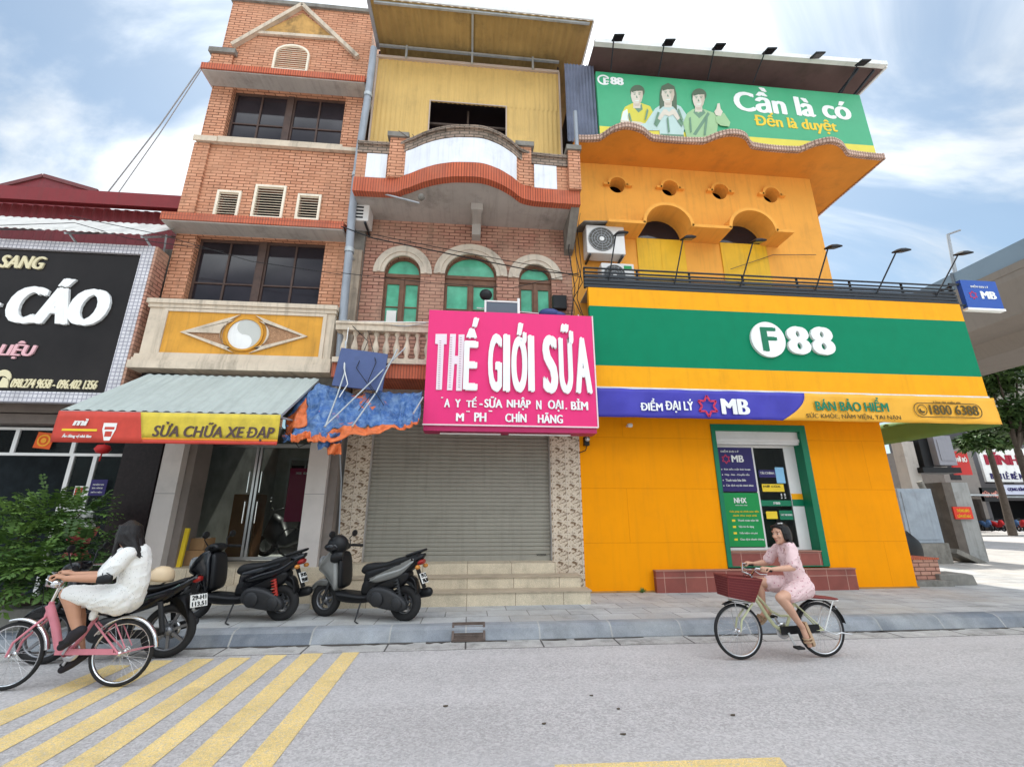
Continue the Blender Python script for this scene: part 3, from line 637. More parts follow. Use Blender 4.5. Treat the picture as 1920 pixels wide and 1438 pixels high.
# ---------------------------------------------------------------- billboard on the slab
YBB = 8.42
bb = thing('billboard', 'green billboard with three printed people and white slogan above the wavy soffit', 'billboard', (6.5, YBB, 10.3))
X0, X1, Z0, Z1 = 2.92, 10.17, 10.30, 12.40
m_bbg = flat('billboard_green', (.05, .36, .17), rough=.45); m_bby = flat('billboard_yellow', (.70, .60, .06), rough=.45)
b = MB(); b.box(X0, X1, YBB, YBB+.10, Z0, Z1); pnl = b.build('panel', m_bbg, bb)
b = MB(); b.add([(X0, YBB-.002, Z0), (X1, YBB-.002, Z0), (X1, YBB-.002, Z0+.42), (X0, YBB-.002, Z0+.36), (X0, YBB-.0005, Z0), (X1, YBB-.0005, Z0), (X1, YBB-.0005, Z0+.42), (X0, YBB-.0005, Z0+.36)], [(0, 1, 2, 3), (3, 2, 6, 7)], False); b.build('yellow_band', m_bby, bb)
b = MB()
for x in (4, 5.5, 7, 8.5, 9.9): b.beam((x, YBB+.12, 10.3), (x, YBB+.12, 12.4), .05, .05)
b.beam((X0, YBB+.12, 12.3), (X1, YBB+.12, 12.3), .05, .05); b.build('frame', m_railb, bb)
b = MB()
text_px(b, 'Cần là có', 1376, 170, 1590, 217, YBB, bold=.045, depth=.003); 
b.cut(); x0, x1, q0, q1 = rect(1122, 141, 1142, 160, YBB); r_ = (q1-q0)/2; b.plate([circ((x0+x1)/2, (q0+q1)/2, r_, 20, .5, 5.6)+circ((x0+x1)/2, (q0+q1)/2, r_*.72, 20, 5.6, .5)], YBB-.003, .003); text_px(b, 'F', 1131, 147, 1142, 160, YBB, bold=.05, depth=.003); text_px(b, '88', 1144, 146, 1169, 160, YBB, bold=.06, depth=.003)
b.cut(); b.mat(1); text_px(b, 'Đến là duyệt', 1415, 216, 1567, 248, YBB, bold=.035, depth=.003); b.build('slogan', [m_lett, m_yellow], bb)
# printed people: flat print (generic)
mp_ = [flat('print_skin', (.64, .58, .48)), flat('print_hair', (.09, .13, .08)), flat('print_shirt_yellow', (.62, .56, .07)), flat('print_shirt_pale', (.46, .60, .56)), flat('print_shirt_green', (.32, .50, .26)), flat('print_shadow', (.14, .26, .17)), flat('print_white', (.68, .76, .68)), flat('print_skin_shade', (.54, .46, .36))]
b = MB(); lay = [0]
def pp(pts, k):
    lay[0] += 1; q = [at(x, y, YBB) for x, y in pts]; b.mat(k); y = YBB-.003-.0006*lay[0]
    b.plate([[(p.x, p.z) for p in q]], y, .0005)
def pe(x, y, rx, ry, k, a0=0, a1=2*pi): pp([(x+rx*cos(a0+(a1-a0)*i/20), y+ry*sin(a0+(a1-a0)*i/20)) for i in range(20)], k)
def face(x, y, s, tilt=0, long=False):
    if long: pp([(x-15*s, y-2), (x-12*s, y-14*s), (x, y-20*s), (x+12*s, y-14*s), (x+16*s, y), (x+17*s, y+32*s), (x+9*s, y+24*s), (x-9*s, y+24*s), (x-16*s, y+30*s)], 1)
    else: pe(x+1, y-7*s, 14.5*s, 13*s, 1)
    pp([(x-7*s, y+10*s), (x+7*s, y+10*s), (x+7*s, y+26*s), (x-7*s, y+26*s)], 0)
    pp([(x-11*s, y-8*s), (x+11*s, y-8*s), (x+12*s, y+2*s), (x+9*s, y+13*s), (x+2*s, y+19*s), (x-3*s, y+19*s), (x-9*s, y+13*s), (x-12*s, y+2*s)], 0)
    pp([(x-11.5*s, y-9*s), (x-4*s, y-14*s), (x+11.5*s, y-10*s), (x+10*s, y-5.5*s), (x, y-8*s), (x-10*s, y-5*s)], 1)
    pp([(x+3*s, y-8*s), (x+11*s, y-8*s), (x+12*s, y+2*s), (x+9*s, y+13*s), (x+3*s, y+19*s), (x+6*s, y+8*s)], 7); pp([(x-6*s, y+17*s), (x+6*s, y+17*s), (x+5*s, y+22*s), (x-4*s, y+22*s)], 7)
    for sx_ in (-1, 1): pe(x+sx_*4.6*s, y-1*s, 2.0*s, .8*s, 5); pp([(x+sx_*2*s, y-4*s), (x+sx_*8*s, y-4.6*s), (x+sx_*8*s, y-3.6*s), (x+sx_*2*s, y-3*s)], 5)
    pe(x, y+10.5*s, 4.4*s, 2.2*s, 6, 0, pi); pp([(x-1*s, y+1*s), (x+1.6*s, y+6*s), (x-1.8*s, y+6*s)], 5)
pp([(1163, 232), (1166, 212), (1172, 201), (1186, 194), (1202, 194), (1219, 200), (1226, 215), (1222, 240), (1163, 242)], 2)
pp([(1176, 205), (1180, 230), (1172, 236), (1164, 226), (1168, 210)], 6)
pp([(1192, 194), (1197, 203), (1203, 195), (1205, 206), (1197, 212), (1190, 204)], 5)
face(1194, 179, .95)
pp([(1163, 226), (1200, 230), (1216, 236), (1212, 244), (1165, 238)], 0)
pp([(1196, 236), (1210, 232), (1228, 205), (1243, 195), (1260, 194), (1276, 201), (1288, 218), (1292, 236), (1282, 245), (1280, 262), (1238, 262), (1236, 246), (1205, 246)], 3)
pp([(1238, 252), (1282, 254), (1282, 264), (1237, 263)], 5)
face(1252, 177, 1.0, 0, True)
pp([(1227, 232), (1244, 206), (1251, 211), (1240, 224), (1230, 238)], 0); pp([(1281, 232), (1264, 206), (1257, 211), (1267, 224), (1279, 238)], 0)
pp([(1241, 215), (1248, 206), (1254, 212), (1260, 206), (1266, 214), (1254, 220)], 0)
pp([(1225, 234), (1232, 224), (1238, 228), (1231, 240)], 5); pp([(1282, 232), (1274, 224), (1269, 228), (1277, 240)], 5)
pp([(1280, 232), (1288, 214), (1298, 207), (1310, 204), (1322, 208), (1338, 214), (1346, 226), (1342, 262), (1288, 264)], 4)
pp([(1303, 205), (1308, 215), (1318, 207), (1322, 214), (1310, 224), (1299, 213)], 5)
pp([(1326, 212), (1330, 216), (1304, 256), (1298, 254)], 5)
face(1309, 187, .95)
pp([(1340, 222), (1356, 214), (1368, 232), (1366, 240), (1350, 238), (1342, 232)], 4); pp([(1338, 212), (1342, 206), (1344, 197), (1348, 196), (1350, 207), (1354, 212), (1350, 220), (1341, 219)], 0)
for q in ([(1180, 214), (1184, 230), (1182, 232), (1177, 216)], [(1212, 206), (1208, 226), (1210, 228), (1215, 210)], [(1232, 212), (1226, 232), (1229, 233), (1236, 214)], [(1272, 206), (1280, 228), (1277, 230), (1269, 208)], [(1252, 222), (1255, 250), (1252, 251), (1249, 224)], [(1326, 222), (1322, 256), (1318, 256), (1322, 220)], [(1294, 222), (1296, 250), (1293, 252), (1291, 224)]): pp(q, 5)
b.build('printed_people', mp_, bb)
# ---------------------------------------------------------------- air conditioners on the orange wall
def aircon(name, x0, x1, z0, z1, y0, y1, lab, fan=True, grille=False, side='y'):
    t = thing(name, lab, 'air conditioner', ((x0+x1)/2, y1, z0)); b = MB(); b.box(x0, x1, y0, y1, z0, z1); b.build('casing', m_alu, t, bevel=.02)
    if fan:
        cx_, cz_, r = x0+(x1-x0)*.39, (z0+z1)/2, (z1-z0)*.42; b = MB(); b.plate([circ(cx_, cz_, r, 28)], y0-.012, .012)
        f = b.build('fan_grille', flat('fan_dark', (.09, .085, .075), rough=.6), t); b = MB()
        for q in (.35, .55, .75, .97): b.tube([(cx_+r*q*cos(2*pi*i/24), y0-.018, cz_+r*q*sin(2*pi*i/24)) for i in range(24)], .006, 5, closed=True)
        for i in range(12): b.tube([(cx_, y0-.016, cz_), (cx_+r*cos(pi*i/6), y0-.016, cz_+r*sin(pi*i/6))], .004, 4)
        b.build('guard', m_grey, f); b = MB(); b.plate([circ(cx_, cz_, r*.18, 14)], y0-.026, .012); b.build('hub', m_white, f)
    if grille:
        b = MB()
        for i in range(5): b.box(x0+.06, x1-.12, y0-.006, y0, z0+.06+i*.085, z0+.10+i*.085)
        b.build('grille', m_black, t)
    b = MB(); b.box(x0+.05, x0+.09, y0+.02, YF, z0-.05, z0-.002); b.cut(); b.box(x1-.09, x1-.05, y0+.02, YF, z0-.05, z0-.002); b.build('bracket', m_railb, t)
    return t
aircon('air_conditioner', 2.52, 3.42, 7.28, 8.02, 8.66, 9.0, 'white air conditioner with round fan on the orange wall, above a second unit')
t = aircon('air_conditioner', 2.85, 3.62, 6.50, 7.10, 8.75, 9.05, 'lower white air conditioner half hidden behind the black rail')
b = MB(); b.box(3.38, 3.56, 8.742, 8.75, 6.95, 7.04); b.build('badge', m_bgreen, t)
sh = thing('tin_canopy', 'dirty grey tin canopy above the white air conditioner', 'canopy', (2.95, 8.9, 8.1)); b = MB(); b.add([(2.3, 9.09, 8.12), (3.6, 9.09, 8.22), (3.55, 8.55, 8.10), (2.45, 8.55, 8.04), (2.3, 9.09, 8.09), (3.6, 9.09, 8.19), (3.55, 8.55, 8.07), (2.45, 8.55, 8.01)], [(0, 1, 2, 3), (7, 6, 5, 4), (0, 3, 7, 4), (3, 2, 6, 7), (2, 1, 5, 6)], False); b.build('sheet', m_concd, sh)
# blade sign
ms = thing('blade_sign', 'small blue MB blade sign sticking out past the right end of the fascia', 'sign', (11.7, 8.5, 5.9))
x0, x1, q0, q1 = rect(1808, 527, 1874, 578, 8.45)
b = MB(); b.box(x0, x1, 8.45, 8.55, q0, q1); b.mat(1).box(x0-.02, x1+.02, 8.44, 8.56, q0-.05, q0); bx = b.build('box', [flat('blade_blue', (.03, .09, .36)), m_lett], ms)
b = MB(); text_px(b, 'MB', 1839, 547, 1867, 561, 8.45, bold=.06, depth=.004); text_px(b, 'ĐIỂM ĐẠI LÝ', 1819, 535, 1852, 541, 8.45, bold=.02, depth=.004)
xa, xb, za, zb = rect(1817, 545, 1832, 562, 8.45); b.mat(1); star(b, (xa+xb)/2, (za+zb)/2, (xb-xa)/2, 8.448); b.build('writing', [m_lett, m_starr], ms)
b = MB(); b.box(11.21, x0, 8.48, 8.52, q0+.06, q0+.10); b.cut(); b.box(11.21, x0, 8.48, 8.52, q1-.12, q1-.08); b.build('bracket', m_railb, ms)
# wall lamp + sensor
wl = thing('wall_lamp', 'tiny white sensor lamp under the banner on the orange wall', 'lamp', (3.45, 8.9, 3.35)); b = MB(); q = at(1181, 797, 8.9); b.lathe([(.001, -.05), (.05, -.04), (.06, 0), (.05, .03), (.001, .04)], q, n=12); b.build('lamp', m_white, wl); b = MB(); b.box(q.x-.015, q.x+.015, 8.9, YF, q.z, q.z+.03); b.build('bracket', m_white, wl)
wl = thing('meter_box', 'small dark wall light with wire beside the pink sign', 'lamp', (2.2, 9, 3.0)); b = MB(); q = at(1100, 826, 9.0); b.box(q.x-.05, q.x+.05, 8.97, 9.09, q.z-.10, q.z+.08); b.mat(1).lathe([(.001, -.0), (.05, .01), (.05, .04), (.001, .05)], (q.x, 8.96, q.z+.02), Matrix.Rotation(pi/2, 3, 'X'), 12); b.mat(0).tube([(q.x, 9.0, q.z-.1), (q.x-.03, 9.0, q.z-.2), (q.x-.16, 9.05, q.z-.25)], .01, 5); b.build('lamp', [m_black, m_steel], wl)
# ================================================================ tall brick house on the left
YL = 8.9
hL = thing('brick_house', 'tall narrow orange brick house with gable relief and round emblem panel', 'building', (-4.6, YL, .15))
# walls
W1 = (-5.93, -3.28, 9.98, 11.47); W2 = (-5.98, -3.30, 5.70, 7.36)
LV = [(-5.42, -4.86, 7.86, 8.50), (-4.86+.22, -3.98+.02, 7.86, 8.66), (-3.74, -3.28, 7.86, 8.50)]
LV = [rect(404, 359, 450, 409, YL), rect(475, 349, 534, 411, YL), rect(556, 366, 601, 414, YL)]
b = MB(); b.plate([rc(-6.40, -2.83, 4.2, 14.3), rc(*W1), rc(*W2)]+[rc(*q) for q in LV], YL, .24)
b.box(-6.40, -6.16, YL+.24, 15, 4.2, 14.3); b.box(-3.07, -2.83, YL+.24, 15, 4.2, 14.3)
# corner pier and set-off
b.box(-6.46, -6.12, YL-.05, YL-.001, 7.72, 9.74); b.box(-6.46, -6.401, YL, 15, 7.72, 9.74)
b.build('wall', m_brickA, hL)
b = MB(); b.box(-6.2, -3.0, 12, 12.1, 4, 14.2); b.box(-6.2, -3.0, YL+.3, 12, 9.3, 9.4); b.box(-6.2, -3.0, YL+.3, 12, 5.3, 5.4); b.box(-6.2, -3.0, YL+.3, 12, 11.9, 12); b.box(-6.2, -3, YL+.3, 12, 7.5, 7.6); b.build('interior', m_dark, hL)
def ledge(z0, z1, xa, xb, yf, name):
    b = MB(); b.box(xa, xb, yf, YL-.001, z0, z1-.05); b.box(xa, xa+.18, YL, 9.6, z0, z1-.05); l = b.build('ledge', m_conc, hL)
    b = MB(); b.box(xa-.02, xb+.02, yf-.03, yf-.001, z0+.03, z1+.05); b.box(xa-.03, xa-.001, yf, 9.6, z0+.03, z1+.05); b.add([(xa, yf-.03, z1+.05), (xb, yf-.03, z1+.05), (xb, YL-.002, z1+.22), (xa, YL-.002, z1+.22), (xa, yf-.03, z1+.0), (xb, yf-.03, z1), (xb, YL-.002, z1), (xa, YL-.002, z1)], [(0, 1, 2, 3), (0, 3, 7, 4), (1, 5, 6, 2)], False)
    b.build('soldier_course', m_solA, l)
ledge(11.47, 11.62, -6.44, -2.76, 8.5, 'upper'); ledge(7.37, 7.52, -6.44, -2.84, 8.46, 'lower')
# sill bands
b = MB(); b.box(-6.43, -2.80, YL-.10, YL-.001, 9.76, 9.86); b.box(-5.98, -3.2, YL-.07, YL-.002, 9.86, 9.95); b.box(-6.46, -5.95, YL-.13, YL-.102, 9.74, 9.88); b.build('sill_band', m_cream, hL)
# windows
def win(x0, x1, z0, z1, hz, name):
    y = YL+.14; cxm = (x0+x1)/2; b = MB(); fw = .055
    xs = [x0+.004, (x0+cxm)/2-.02, cxm-.10, cxm+.10, (x1+cxm)/2+.02, x1-.004]
    holes = []
    zs = [z0+fw]+[z0+(z1-z0)*q for q in hz]+[z1-fw]
    cols = [(xs[0]+fw, xs[1]-.02), (xs[1]+.02, xs[2]-.01), (xs[3]+.01, xs[4]-.02), (xs[4]+.02, xs[5]-fw)]
    for a, c in cols:
        for p, q in zip(zs, zs[1:]): holes.append(rc(a, c, p+.016, q-.016))
    b.plate([rc(x0+.003, x1-.003, z0+.003, z1-.003)]+holes, y, .06); b.box(cxm-.07, cxm+.07, y-.035, y-.001, z0+.02, z1-.02); f = b.build('window', m_wood, hL)
    b = MB(); b.box(x0+.01, x1-.01, y+.025, y+.035, z0+.01, z1-.01); b.build('pane', m_gdark, f)
win(*W1, (.38, ), 'upper'); win(*W2, (.36, ), 'lower')
# window sill under the lower window is part of the panel. louvre vents
def louvre(x0, x1, z0, z1, archd=False, y=YL):
    b = MB(); fw = .05
    if archd:
        r = (x1-x0)/2; cxm = (x0+x1)/2; b.plate([arch(cxm, z0, z1-r*.75, r, rz=r*.75), arch(cxm, z0+fw, z1-r*.75, r-fw, rz=r*.75-fw)], y-.04, .06)
    else: b.plate([rc(x0, x1, z0, z1), rc(x0+fw, x1-fw, z0+fw, z1-fw)], y-.04, .08)
    n = int((z1-z0)/.062); h = z1-z0
    for i in range(1, n):
        z = z0+h*i/n; a, c = x0+.03, x1-.03
        if archd and z > z1-r*.75:
            f = (z-(z1-r*.75))/(r*.75)
            if f > .93: continue
            k = (r-.03)*sqrt(1-f*f); a, c = cxm-k, cxm+k
        R = Matrix.Rotation(rad(38), 3, 'X'); b.obox(((a+c)/2, y+.002, z), c-a, .055, .012, R)
    f = b.build('louvre_vent', m_louv, hL)
for q in LV: louvre(*q)
AV = rect(514, 87, 581, 136, YL); louvre(*AV, archd=True, y=YL-.012)
# gable relief
ga, gl, gr_ = at(569, 14, YL), at(438, 90, YL), at(672, 112, YL)
b = MB()
for p in (gl, gr_): b.beam((ga.x, YL-.05, ga.z-.02), (p.x, YL-.05, p.z), .11, .10)
h0, h1 = at(480, 65, YL), at(634, 76, YL); b.beam((h0.x, YL-.04, h0.z), (h1.x, YL-.04, h1.z), .06, .09)
b.build('gable_moulding', m_cream, hL)
m_moss = mat('mossy_plaster', (.52, .30, .10), rough=.95, var=.3, vs=4, grime=.8, streak=.5)
b = MB(); ap = at(569, 27, YL); b.prism([(h0.x+.1, h0.z+.06), (h1.x-.1, h1.z+.05), (ap.x, ap.z)], YL-.02, YL-.001, 'y'); b.build('gable_field', m_moss, hL)
b = MB(); b.box(-6.62, -6.0, YL-.12, YL+.5, 12.42, 12.56); b.build('pier_cap', m_concd, hL)
b = MB(); b.box(-6.56, -6.06, YL-.06, YL-.001, 11.75, 12.42); b.box(-6.56, -6.401, YL, YL+.4, 11.75, 12.42); b.build('corner_pier', m_brickA, hL)
b = MB(); b.box(-6.45, -2.80, YL-.06, YL+.3, 14.3, 14.42); b.build('coping', m_concd, hL)
# emblem panel
YP = 8.5
px0, px1, pz0, pz1 = -6.26, -2.78, 4.22, 5.55
b = MB(); b.box(px0, px1, YP, YL-.002, pz0+.02, pz1); b.box(px0-.06, px1+.04, YP-.06, YL-.002, pz1-.02, pz1+.07); b.box(px0-.03, px1+.02, YP-.03, YL-.003, pz1-.10, pz1-.021)
b.box(px0-.05, px1+.03, YP-.05, YL-.002, pz0+.18, pz0+.26); b.box(px0-.10, px1+.06, YP-.10, YL-.002, pz0-.03, pz0+.12); b.box(px0-.07, px1+.04, YP-.07, YL-.003, pz0+.121, pz0+.179)
fx = rect(310, 590, 600, 665, YP); b.plate([rc(fx[0]-.10, fx[1]+.10, fx[2]-.07, fx[3]+.07), rc(fx[0]-.03, fx[1]+.03, fx[2]-.01, fx[3]+.01)], YP-.03, .03)
b.build('parapet', m_cream, hL)
b = MB(); b.box(fx[0]-.03, fx[1]+.03, YP-.008, YP-.001, fx[2]-.01, fx[3]+.01); b.build('ochre_field', m_ochre, hL)
cc = at(460, 628, YP); R0 = .315
def vtri(sgn):
    tip = at(340, 624, YP) if sgn < 0 else at(578, 631, YP)
    a = 1.02; p = [(cc.x+sgn*(R0+.10)*cos(t), cc.z+(R0+.10)*sin(t)) for t in [a-2*a*i/10 for i in range(11)]]
    p[0] = (cc.x+sgn*.14, fx[3]-.02); p[-1] = (cc.x+sgn*.14, fx[2]+.02)
    out = [(tip.x, cc.z)]+p
    cxm = sum(q[0] for q in out)/len(out)
    c2 = (cc.x+sgn*.62, cc.z); inn = [(c2[0]+(x-c2[0])*.82, c2[1]+(z-c2[1])*.72) for x, z in out]
    return out, inn
for sgn in (-1, 1):
    o_, i_ = vtri(sgn); b = MB(); b.plate([o_, i_], YP-.045, .035); tr = b.build('triangle_frame', m_cream, hL)
    b = MB(); b.plate([i_], YP-.018, .01); b.build('pebble_infill', m_pebble, tr)
b = MB(); b.plate([circ(cc.x, cc.z, R0+.035), circ(cc.x, cc.z, R0-.005)], YP-.05, .04); b.mat(1); b.plate([circ(cc.x, cc.z, R0-.006)], YP-.03, .022)
b.mat(2); s_ = [(cc.x+R0*.5*cos(t), cc.z+R0*.5+R0*.5*sin(t)) for t in [pi/2+pi*i/10 for i in range(11)]]+[(cc.x+R0*.5*cos(t), cc.z-R0*.5+R0*.5*sin(t)) for t in [pi/2-pi*i/10 for i in range(11)]]+[(cc.x+R0*.97*cos(t), cc.z+R0*.97*sin(t)) for t in [-pi/2+pi*i/16 for i in range(17)]]
b.plate([s_], YP-.034, .004); b.build('round_emblem', [m_ochre, m_white, flat('emblem_grey', (.50, .50, .46), grime=.3)], hL)
# ground floor: tiled piers, recessed glass front
b = MB(); b.box(-6.28, -5.62, 8.72, 9.5, .14, 4.18); b.build('granite_pier', m_gran, hL)
b = MB()
for k, (xa, xb, ye) in enumerate(((-5.60, -5.26, 9.2), (-3.02, -2.66, 9.4))):
    if k: b.cut()
    b.mat(0).box(xa, xb, 8.74, ye, .7, 4.15); b.mat(1)
    for z in (1.95, 3.2): b.box(xa-.002, xb+.002, 8.738, 8.742, z-.005, z+.005)
b.build('tiled_pier', [m_tilec, flat('tile_joint', (.25, .22, .2))], hL)
b = MB(); b.box(-5.255, -5.12, 8.9, 9.4, .7, 4.1); b.cut(); b.box(-2.655, -2.50, 8.86, 9.3, .15, 4.15); b.build('door_jamb', mat('taupe_jamb', (.22, .18, .155), grime=.3), hL)
b = MB(); b.box(-6.2, -2.7, 8.72, 12, 4.0, 4.18); b.build('ceiling', m_concd, hL)
YD = 9.9
xa_, xb_ = at(320, 930, YD).x, at(469, 960, YD).x
b = MB(); b.plate([rc(-5.5, -2.66, .72, 4.0), rc(-5.45, xa_-.03, .78, 2.95), rc(xa_+.03, xb_-.06, .78, 2.95), rc(xb_-.015, xb_+.015, .78, 2.95), rc(xb_+.06, -2.95, .78, 2.95), rc(-5.45, -2.95, 3.03, 3.95)], YD, .06); gf = b.build('glass_front', m_steel, hL)
b = MB(); b.box(-5.48, -2.9, YD+.02, YD+.032, .75, 3.97); b.build('pane', m_gshop, gf)
b = MB()
for x in (xb_-.10, xb_+.14):
    b.cut()
    for z in (1.42, 2.02): b.tube([(x, YD-.07, z), (x, YD-.07, z+.42)], .017, 8); b.tube([(x, YD-.07, z+.06), (x, YD, z+.06)], .012, 6); b.tube([(x, YD-.07, z+.36), (x, YD, z+.36)], .012, 6)
b.build('pull_handle', m_chrome, gf)
b = MB(); b.box(-5.6, -2.6, 13.5, 13.6, .6, 4); b.box(-5.62, -5.52, 9.2, 13.5, .6, 4); b.box(-2.72, -2.6, 9.96, 13.5, .6, 4); b.box(-5.2, -2.6, 9.96, 13.5, .6, .7)
b.build('room', mat('workshop_wall', (.34, .35, .33), rough=.8, var=.3), hL)
b = MB(); b.box(-5.0, -4.45, 13.2, 13.45, 1.8, 2.9); b.mat(1); b.box(-4.42, -4.40, 13.18, 13.2, 1.8, 2.9); b.plate([rc(-5.05, -3.7, 1.7, 3.1), rc(-5.0, -4.62, 1.75, 3.05), rc(-4.58, -4.18, 1.75, 3.05), rc(-4.14, -3.74, 1.75, 3.05)], 13.1, .05)
b.build('inner_window', [m_gdark, m_zinc], hL)
# stone entrance steps in front
b = MB(); b.box(-5.58, -2.5, 8.50, 9.9, .14, .44); b.box(-5.56, -2.5, 8.72, 9.9, .44, .70); b.build('front_step', m_step, hL)
# things in the workshop
def carton(c, sx, sy, sz, rz, m, lab, grp='boxes stacked in the bicycle workshop'):
    b = MB(); R = Matrix.Rotation(rz, 3, 'Z'); b.obox((0, 0, sz/2), sx, sy, sz, R); b.mat(1); b.obox((0, 0, sz+.002), sx*.98, .05, .004, R)
    t = tag(b.build('carton', [m, m_tilec], None, bevel=.004), lab, 'box', grp); t.location = c
m_cart = mat('cardboard', (.33, .19, .09), rough=.85, var=.15)
carton((-5.02, 9.35, .70), .36, .36, .26, .1, m_cart, 'brown cardboard box on the floor by the left tiled pillar'); carton((-5.0, 9.38, .965), .33, .30, .20, -.12, m_cart, 'smaller brown cardboard box on top by the left pillar')
carton((-4.7, 10.4, .70), .5, .4, 1.3, 0, mat('cabinet_wood', (.24, .11, .05)), 'tall brown wooden case behind the glass front')
t = thing('standing_sign', 'narrow yellow folded standing sign by the left pillar', 'sign', (-5.18, 9.0, .7)); b = MB(); b.obox((-5.18, 9.0, 1.02), .26, .05, .66, Matrix.Rotation(rad(-5), 3, 'X')); b.mat(1).box(-5.24, -5.12, 8.955, 8.96, .85, 1.2); b.build('board', [m_yellow, m_ochre], t)
t = thing('red_poster', 'tall magenta poster standing behind the glass front', 'poster', (-3.1, 10.4, .9)); b = MB(); x0, x1, z0, z1 = rect(538, 878, 592, 978, 10.3); b.box(x0, x1+.2, 10.3, 10.34, z0, z1); b.build('board', flat('magenta', (.34, .015, .07)), t); b = MB(); put_text(b, 'XE ĐẠP', x0+.12, x0+.5, z1-.14, z1-.08, 10.3, depth=.002); b.build('writing', m_paper, t)
# bikes and stands inside, seen through glass: simple repair stand and a parked bicycle are built with the vehicles
# drainpipe on the party wall
dp_ = thing('drainpipe', 'long grey drainpipe running down between the two brick houses', 'drainpipe', (-2.75, 8.6, 4.0))
b = MB(); pts = [at(x, y, 8.55) for x, y in [(701, 92), (690, 180), (675, 275), (668, 330), (659, 409), (655, 470)]]+[at(x, y, 8.62) for x, y in [(648, 540), (642, 610), (638, 660), (634, 720)]]
b.tube(pts, .085, 10); b.build('pipe', m_pipe, dp_)
b = MB()
for p in (pts[1], pts[3], pts[5], pts[7]): b.cut(); b.lathe([(.10, -.05), (.10, .05)], p, n=10); b.box(p.x-.02, p.x+.02, p.y, YL, p.z-.02, p.z+.02)
b.build('collar', m_zinc, dp_)
# party wall strip, weathered
b = MB(); b.box(-2.83, -2.50, 9.0, 9.3, 4.2, 8.1); b.mat(1); b.box(-2.74, -2.5, 8.9, 9.0, 4.2, 7.2); b.build('party_wall', [m_concd, mat('stained_wall', (.36, .29, .22), streak=.8, grime=.8, var=.3)], hL)
# ---------------------------------------------------------------- awning with banner
aw = thing('tin_awning', 'pale green corrugated tin awning over the bicycle repair shop', 'awning', (-4.6, 8.4, 3.1))
A0, A1 = (-6.27, -3.02); B0, B1 = (-5.98, -2.90); zt, zb = 4.06, 3.13
n = 80; vs = []; fs = []
for i in range(n+1):
    u = i/n; o_ = .018 if i % 4 in (1, 2) else 0; vs += [(B0+(B1-B0)*u, 8.42, zt+o_), (A0+(A1-A0)*u, 7.28, zb+o_)]
nn = len(vs); vs += [(x, y, z-.006) for x, y, z in vs]
for i in range(n): fs += [(2*i, 2*i+1, 2*i+3, 2*i+2), (nn+2*i, nn+2*i+2, nn+2*i+3, nn+2*i+1), (2*i+1, nn+2*i+1, nn+2*i+3, 2*i+3)]
b = MB(); b.add(vs, fs, False); b.build('tin_sheet', mat('pale_green_tin', (.395, .43, .40), rough=.5, var=.1, vs=1.5, streak=.25, grime=.2), aw)
b = MB(); b.beam((A0, 7.29, zb-.03), (A1, 7.29, zb-.03), .04, .04)
for u in (0.01, .33, .66, .99): b.beam((A0+(A1-A0)*u, 7.3, zb-.03), (B0+(B1-B0)*u, 8.42, zt-.03), .04, .04); 
for u in (.02, .98): b.beam((A0+(A1-A0)*u, 7.3, zb-.04), (B0+(B1-B0)*u, 8.7, 3.2), .03, .03)
b.build('frame', m_grey, aw)
ab = thing('awning_banner', 'red and yellow cloth banner hung along the front of the green tin awning', 'banner', (-4.6, 7.25, 2.65))
za, zbm = 2.63, 3.11
def abw(x, z): return 7.255+.008*sin(x*9+z*6)
def sx2(z): f = (z-za)/(zbm-za); return -4.99-.11*f
b = MB(); Lx = A0-.0
b.sheet(lambda u, v: (lambda z: (lambda x: (x, abw(x, z), z))(Lx+(sx2(z)-Lx)*u))(za+(zbm-za)*v), 30, 5, -.005)
b.mat(1).sheet(lambda u, v: (lambda z: (lambda x: (x, abw(x, z), z))(sx2(z)+(A1-sx2(z))*u))(za+.085+(zbm-za-.085)*v), 40, 5, -.005)
b.mat(0).sheet(lambda u, v: (lambda z: (lambda x: (x, abw(x, z), z))(sx2(z)+(A1-sx2(z))*u))(za+.055*v), 40, 2, -.005)
b.mat(2).sheet(lambda u, v: (lambda z: (lambda x: (x, abw(x, z), z))(sx2(z)+(A1-sx2(z))*u))(za+.055+.03*v), 40, 1, -.005)
m_bred = mat('banner_red', (.52, .055, .035), rough=.55, var=.14, vs=5, grime=.12); m_byel = mat('banner_yellow', (.62, .47, .05), rough=.55, var=.16, vs=5, grime=.30, streak=.2)
b.build('cloth', [m_bred, m_byel, flat('banner_amber', (.75, .25, .02))], ab)
YA = 7.243
b = MB(); text_px(b, 'SỬA CHỮA XE ĐẠP', 287, 792, 515, 826, YA, bold=.034, shear=.12, depth=.003)
b.cut(); b.mat(1); text_px(b, 'mì', 138, 785, 166, 798, YA, bold=.05, shear=.2, depth=.003); text_px(b, 'Ăn đúng vị nhà làm', 117, 813, 172, 822, YA, bold=.04, shear=.15, depth=.003)
b.cut(); b.mat(2); b.box(*rect(116, 804, 182, 808, YA)[:2], YA-.002, YA, *rect(116, 804, 182, 808, YA)[2:])
b.cut(); x0, x1, z0, z1 = rect(191, 793, 216, 826, YA); b.mat(1); b.prism([(x0+.06, z0), (x1-.05, z0), (x1, z1-.1), (x1, z1), (x0, z1), (x0, z1-.1)], YA-.004, YA, 'y'); b.mat(3).box(x0+.05, x1-.04, YA-.006, YA-.0045, z0+.06, z0+.14)
b.box(x0+.03, x1-.02, YA-.006, YA-.0045, z1-.10, z1-.06)
b.build('writing', [flat('letter_grey_brown', (.09, .055, .05)), m_paper, m_yellow, m_bred], ab)
